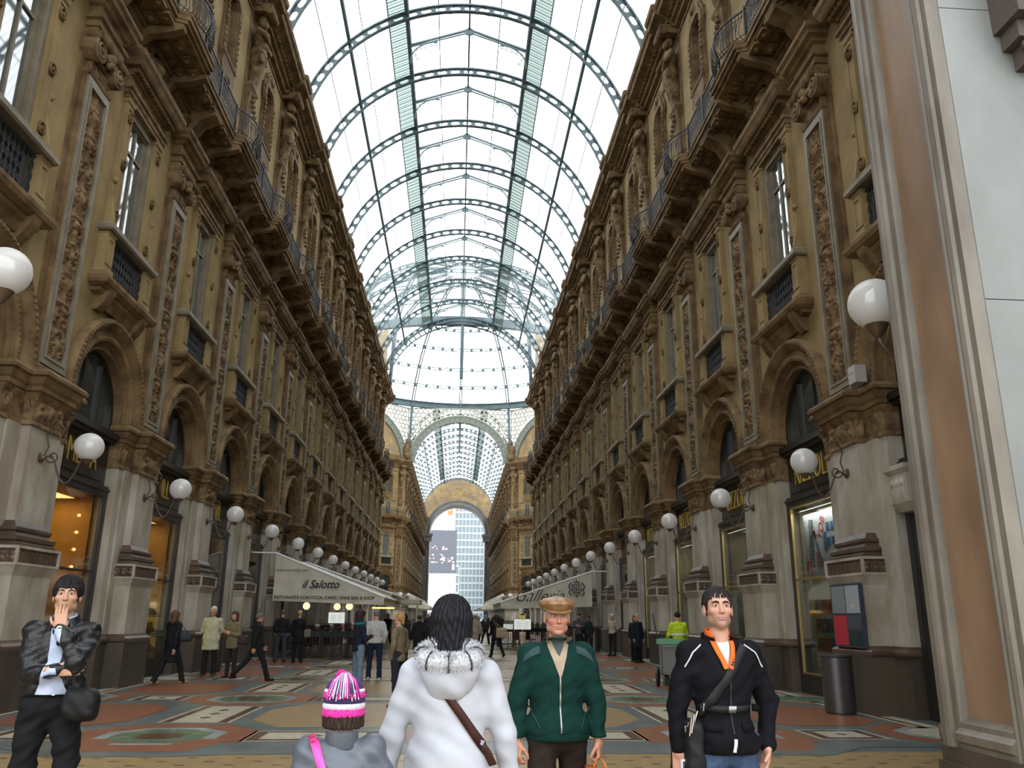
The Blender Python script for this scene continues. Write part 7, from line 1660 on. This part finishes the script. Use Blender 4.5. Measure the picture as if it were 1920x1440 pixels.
m = MB(); m.box(-.028, .028, .0, .008, 0, .038); o = m.build('belt_buckle', mat('chrome', (.6, .6, .6), .2, metal=1), r); o.location = (-.02, .137 * k, 1.055 * k - .03)
p = net_mesh('shirt_tail', lambda X, Y, Z: s_ell(X, Y, Z, (0, .0, 1.07 * k), (.158 * k, .125 * k, .10)) + wr(X, Y, Z, .004), (-.25, -.2, .93), (.25, .2, 1.3), .012, SHI, r)
m = MB(); wl = J['wrL']; m.tube([(wl.x + .032 * math.cos(a), wl.y + .032 * math.sin(a), wl.z) for a in np.linspace(0, 6.28, 14)], .006, 5); m.build('watch_strap', cloth((.012,) * 3, .4), r); m = MB(); m.lathe([(.018, 0), (.018, .008)], (wl.x, wl.y + .034, wl.z), 16, 'y'); m.build('watch_face', mat('chrome', (.6, .6, .6), .2, metal=1), r)
bag('', -2.43, 6.07, .92, .24, .14, .22, (.010,) * 3, 'shiny black hip bag of the young man in the leather jacket', -10, strap=[(-2.48, 6.1, 1.1), (-2.55, 6.07, 1.3), (-2.54, 6.15, 1.46)])
# ---- woman in white hooded coat, from behind
FLE = mat('white_fleece', (.34, .35, .385), .95, var=.05, vscale=8, bump=.05, bscale=200)
r, J, k, HM = person(.05, 4.15, 1.70, -2, 'woman with black bobbed hair in a white fur-trimmed hooded coat, back turned', hem=.62, bottom=(.02,) * 3, shoe=(.02,) * 3, hair='bob', hairc=(.006, .005, .007), fg=True, bulk=1.05, topmat=FLE, kind='long', wrinkle=.0045,
    arms={'R': ((.34, .05, -1), (.16, .12, -1)), 'L': ((-.34, .05, -1), (-.16, .12, -1))})
bv = tree(part_of(r, 'coat'))
net_mesh('hood', lambda X, Y, Z: smax(smin(s_ell(X, Y, Z, (0, -.105, 1.385), (.135, .075, .105)), s_ell(X, Y, Z, (0, -.10, 1.34), (.115, .075, .11)), .04), -s_ell(X, Y, Z, (0, -.10, 1.50), (.10, .06, .09)), .02) + wr(X, Y, Z, .006, .8), (-.2, -.24, 1.18), (.2, .0, 1.54), .008, FLE, r)
FURM = mat('white_fur', (.40, .40, .42), .95); FURD = mat('dark_fur', (.02, .02, .025), .9)
ringp = lambda a: Vector((.118 * math.sin(a), -.105 - .055 * math.cos(a), 1.445 - .034 * math.cos(a)))
m = MB(); N = 30; fr = []
for i in range(N): fr.append(ringp(2 * PI * i / N))
m.tube(fr, [.042 - .009 * (abs(math.sin(4 * PI * i / N)) < .25) for i in range(N)], 12, closed=True)
rnd = random.Random(2)
for i in range(5200):
    a = rnd.uniform(0, 2 * PI); c = ringp(a); t = (ringp(a + .02) - c).normalized(); u = t.orthogonal().normalized(); w = t.cross(u); b = rnd.uniform(0, 2 * PI); n_ = (u * math.cos(b) + w * math.sin(b)); dk = abs(((a * 4 / PI + 100.5) % 1) - .5) < .045
    m.cur = 1 if dk else 0; p0 = c + n_ * .037; tip = p0 + (n_ + t * rnd.uniform(-.5, .5) + Vector((0, 0, rnd.uniform(-.3, .3)))).normalized() * rnd.uniform(.014, .026); s_ = t * .0022
    m.add([tuple(p0 - s_), tuple(p0 + s_), tuple(tip)], [(0, 1, 2)])
m.build('fur_trim', [FURM, FURD], r, recalc=False)
m = MB()
for q in range(8):
    a = (q + .0) * PI / 4 + PI / 8 * 0; c = ringp(a); t = (ringp(a + .02) - c).normalized(); u = t.orthogonal().normalized(); w = t.cross(u); m.tube([tuple(c + (u * math.cos(b) + w * math.sin(b)) * .046) for b in np.linspace(0, 2 * PI, 14)[:-1]], .0035, 4, closed=True)
m.build('dark_stripes', FURD, r)
bv2 = tree(part_of(r, 'coat')); ribbon('brown_strap', bv, [(-.055, 1.335), (.06, 1.19), (.185, 1.02), (.21, .97)], .038, cloth((.045, .016, .012), .5), r, side=-1, off=.006, n=40, label='brown leather strap')
# ---- girl in grey with striped hat, from behind
GRJ = mat('grey_padded_jacket', (.062, .072, .09), .45, bump=.15, bscale=60)
r, J, k, HM = person(-.405, 3.85, 1.33, 4, 'girl in grey padded jacket and striped pink knitted hat, back turned', hem=.70, bottom=(.03,) * 3, hair='bob', hairtop=-.035, hairbot=-.105, hairc=(.03, .017, .012), fg=True, bulk=1.22, topmat=GRJ, wrinkle=.008, kind='jacket', arms={'R': ((.34, .05, -1), (.16, .12, -1)), 'L': ((-.34, .05, -1), (-.16, .12, -1))})
jk = part_of(r, 'coat'); bv = tree(jk); collar('stand_collar', k, GRJ, r, .082, .094, 1.42, 1.515, .15)
ribbon('pink_strap', bv, [(-.125, 1.14), (-.09, 1.06), (.0, .86), (.05, .76)], .034, mat('hot_pink_strap', (.85, .06, .32), .6), r, side=-1, off=.006, n=40, label='bright pink strap')
PINK = mat('pink_wool', (.62, .03, .30), .95); NAVY = mat('purple_navy_wool', (.03, .015, .07), .95); WHW = mat('white_wool', (.48, .48, .52), .95)
def hatr(z): return 1.0
bands = [(-.045, -.012, PINK, 'pink_band'), (-.012, .014, WHW, 'white_band'), (.014, .038, NAVY, 'navy_band'), (.038, .062, PINK, 'pink_band'), (.062, .078, WHW, 'white_band'), (.078, .128, NAVY, 'navy_band')]
rnd = random.Random(9)
for z0, z1, mt, nm in bands:
    m = MB(); pr = []
    for i in range(5):
        z = z0 + (z1 - z0) * i / 4; t = (z - .03) / .108; q = .098 * math.sqrt(max(.02, 1 - max(0, t) ** 2.4)) + .004 * math.sin(PI * i / 4); pr.append((q, z))
    m.lathe(pr, (0, -.014, 0), 34)
    for i in range(900 if mt is PINK else 350):
        a = rnd.uniform(0, 2 * PI); z = rnd.uniform(z0, z1); t = max(0, (z - .03) / .108); q = .098 * math.sqrt(max(.02, 1 - t ** 2.4)); c = Vector((q * math.cos(a), -.014 + q * 1.0 * math.sin(a), z)); n_ = Vector((math.cos(a), math.sin(a), .3 + t)); tip = c + (n_ + Vector((rnd.uniform(-.6, .6), rnd.uniform(-.6, .6), rnd.uniform(-.6, .6)))).normalized() * (.014 if mt is PINK else .006); s_ = Vector((-math.sin(a), math.cos(a), 0)) * .0015; m.add([tuple(c - s_), tuple(c + s_), tuple(tip)], [(0, 1, 2)])
    m.build('hat_' + nm, mt, r, recalc=False, smooth=False, xf=HM @ Matrix.Diagonal((1.06, 1.22, 1.05, 1)))
m = MB()
for i in range(60):
    a = rnd.uniform(-2.6, -.5); L_ = rnd.uniform(.05, .085); m.cur = i % 3
    m.tube([(.0, -.014, .138), (.02 * math.cos(a), -.03 + .03 * math.sin(a), .158), (.065 * math.cos(a), -.05 + .085 * math.sin(a), .125), (.10 * math.cos(a), -.055 + .105 * math.sin(a), .115 - L_)], [.003, .0035, .0035, .0025], 4)
for i in range(260):
    v = Vector((rnd.gauss(0, 1), rnd.gauss(0, 1), abs(rnd.gauss(0, 1)))).normalized(); m.cur = 0; c = Vector((-.02, -.02, .138)); m.tube([tuple(c), tuple(c + v * rnd.uniform(.025, .038))], .0022, 3)
m.build('hat_pompom', [PINK, WHW, NAVY], r, xf=HM)
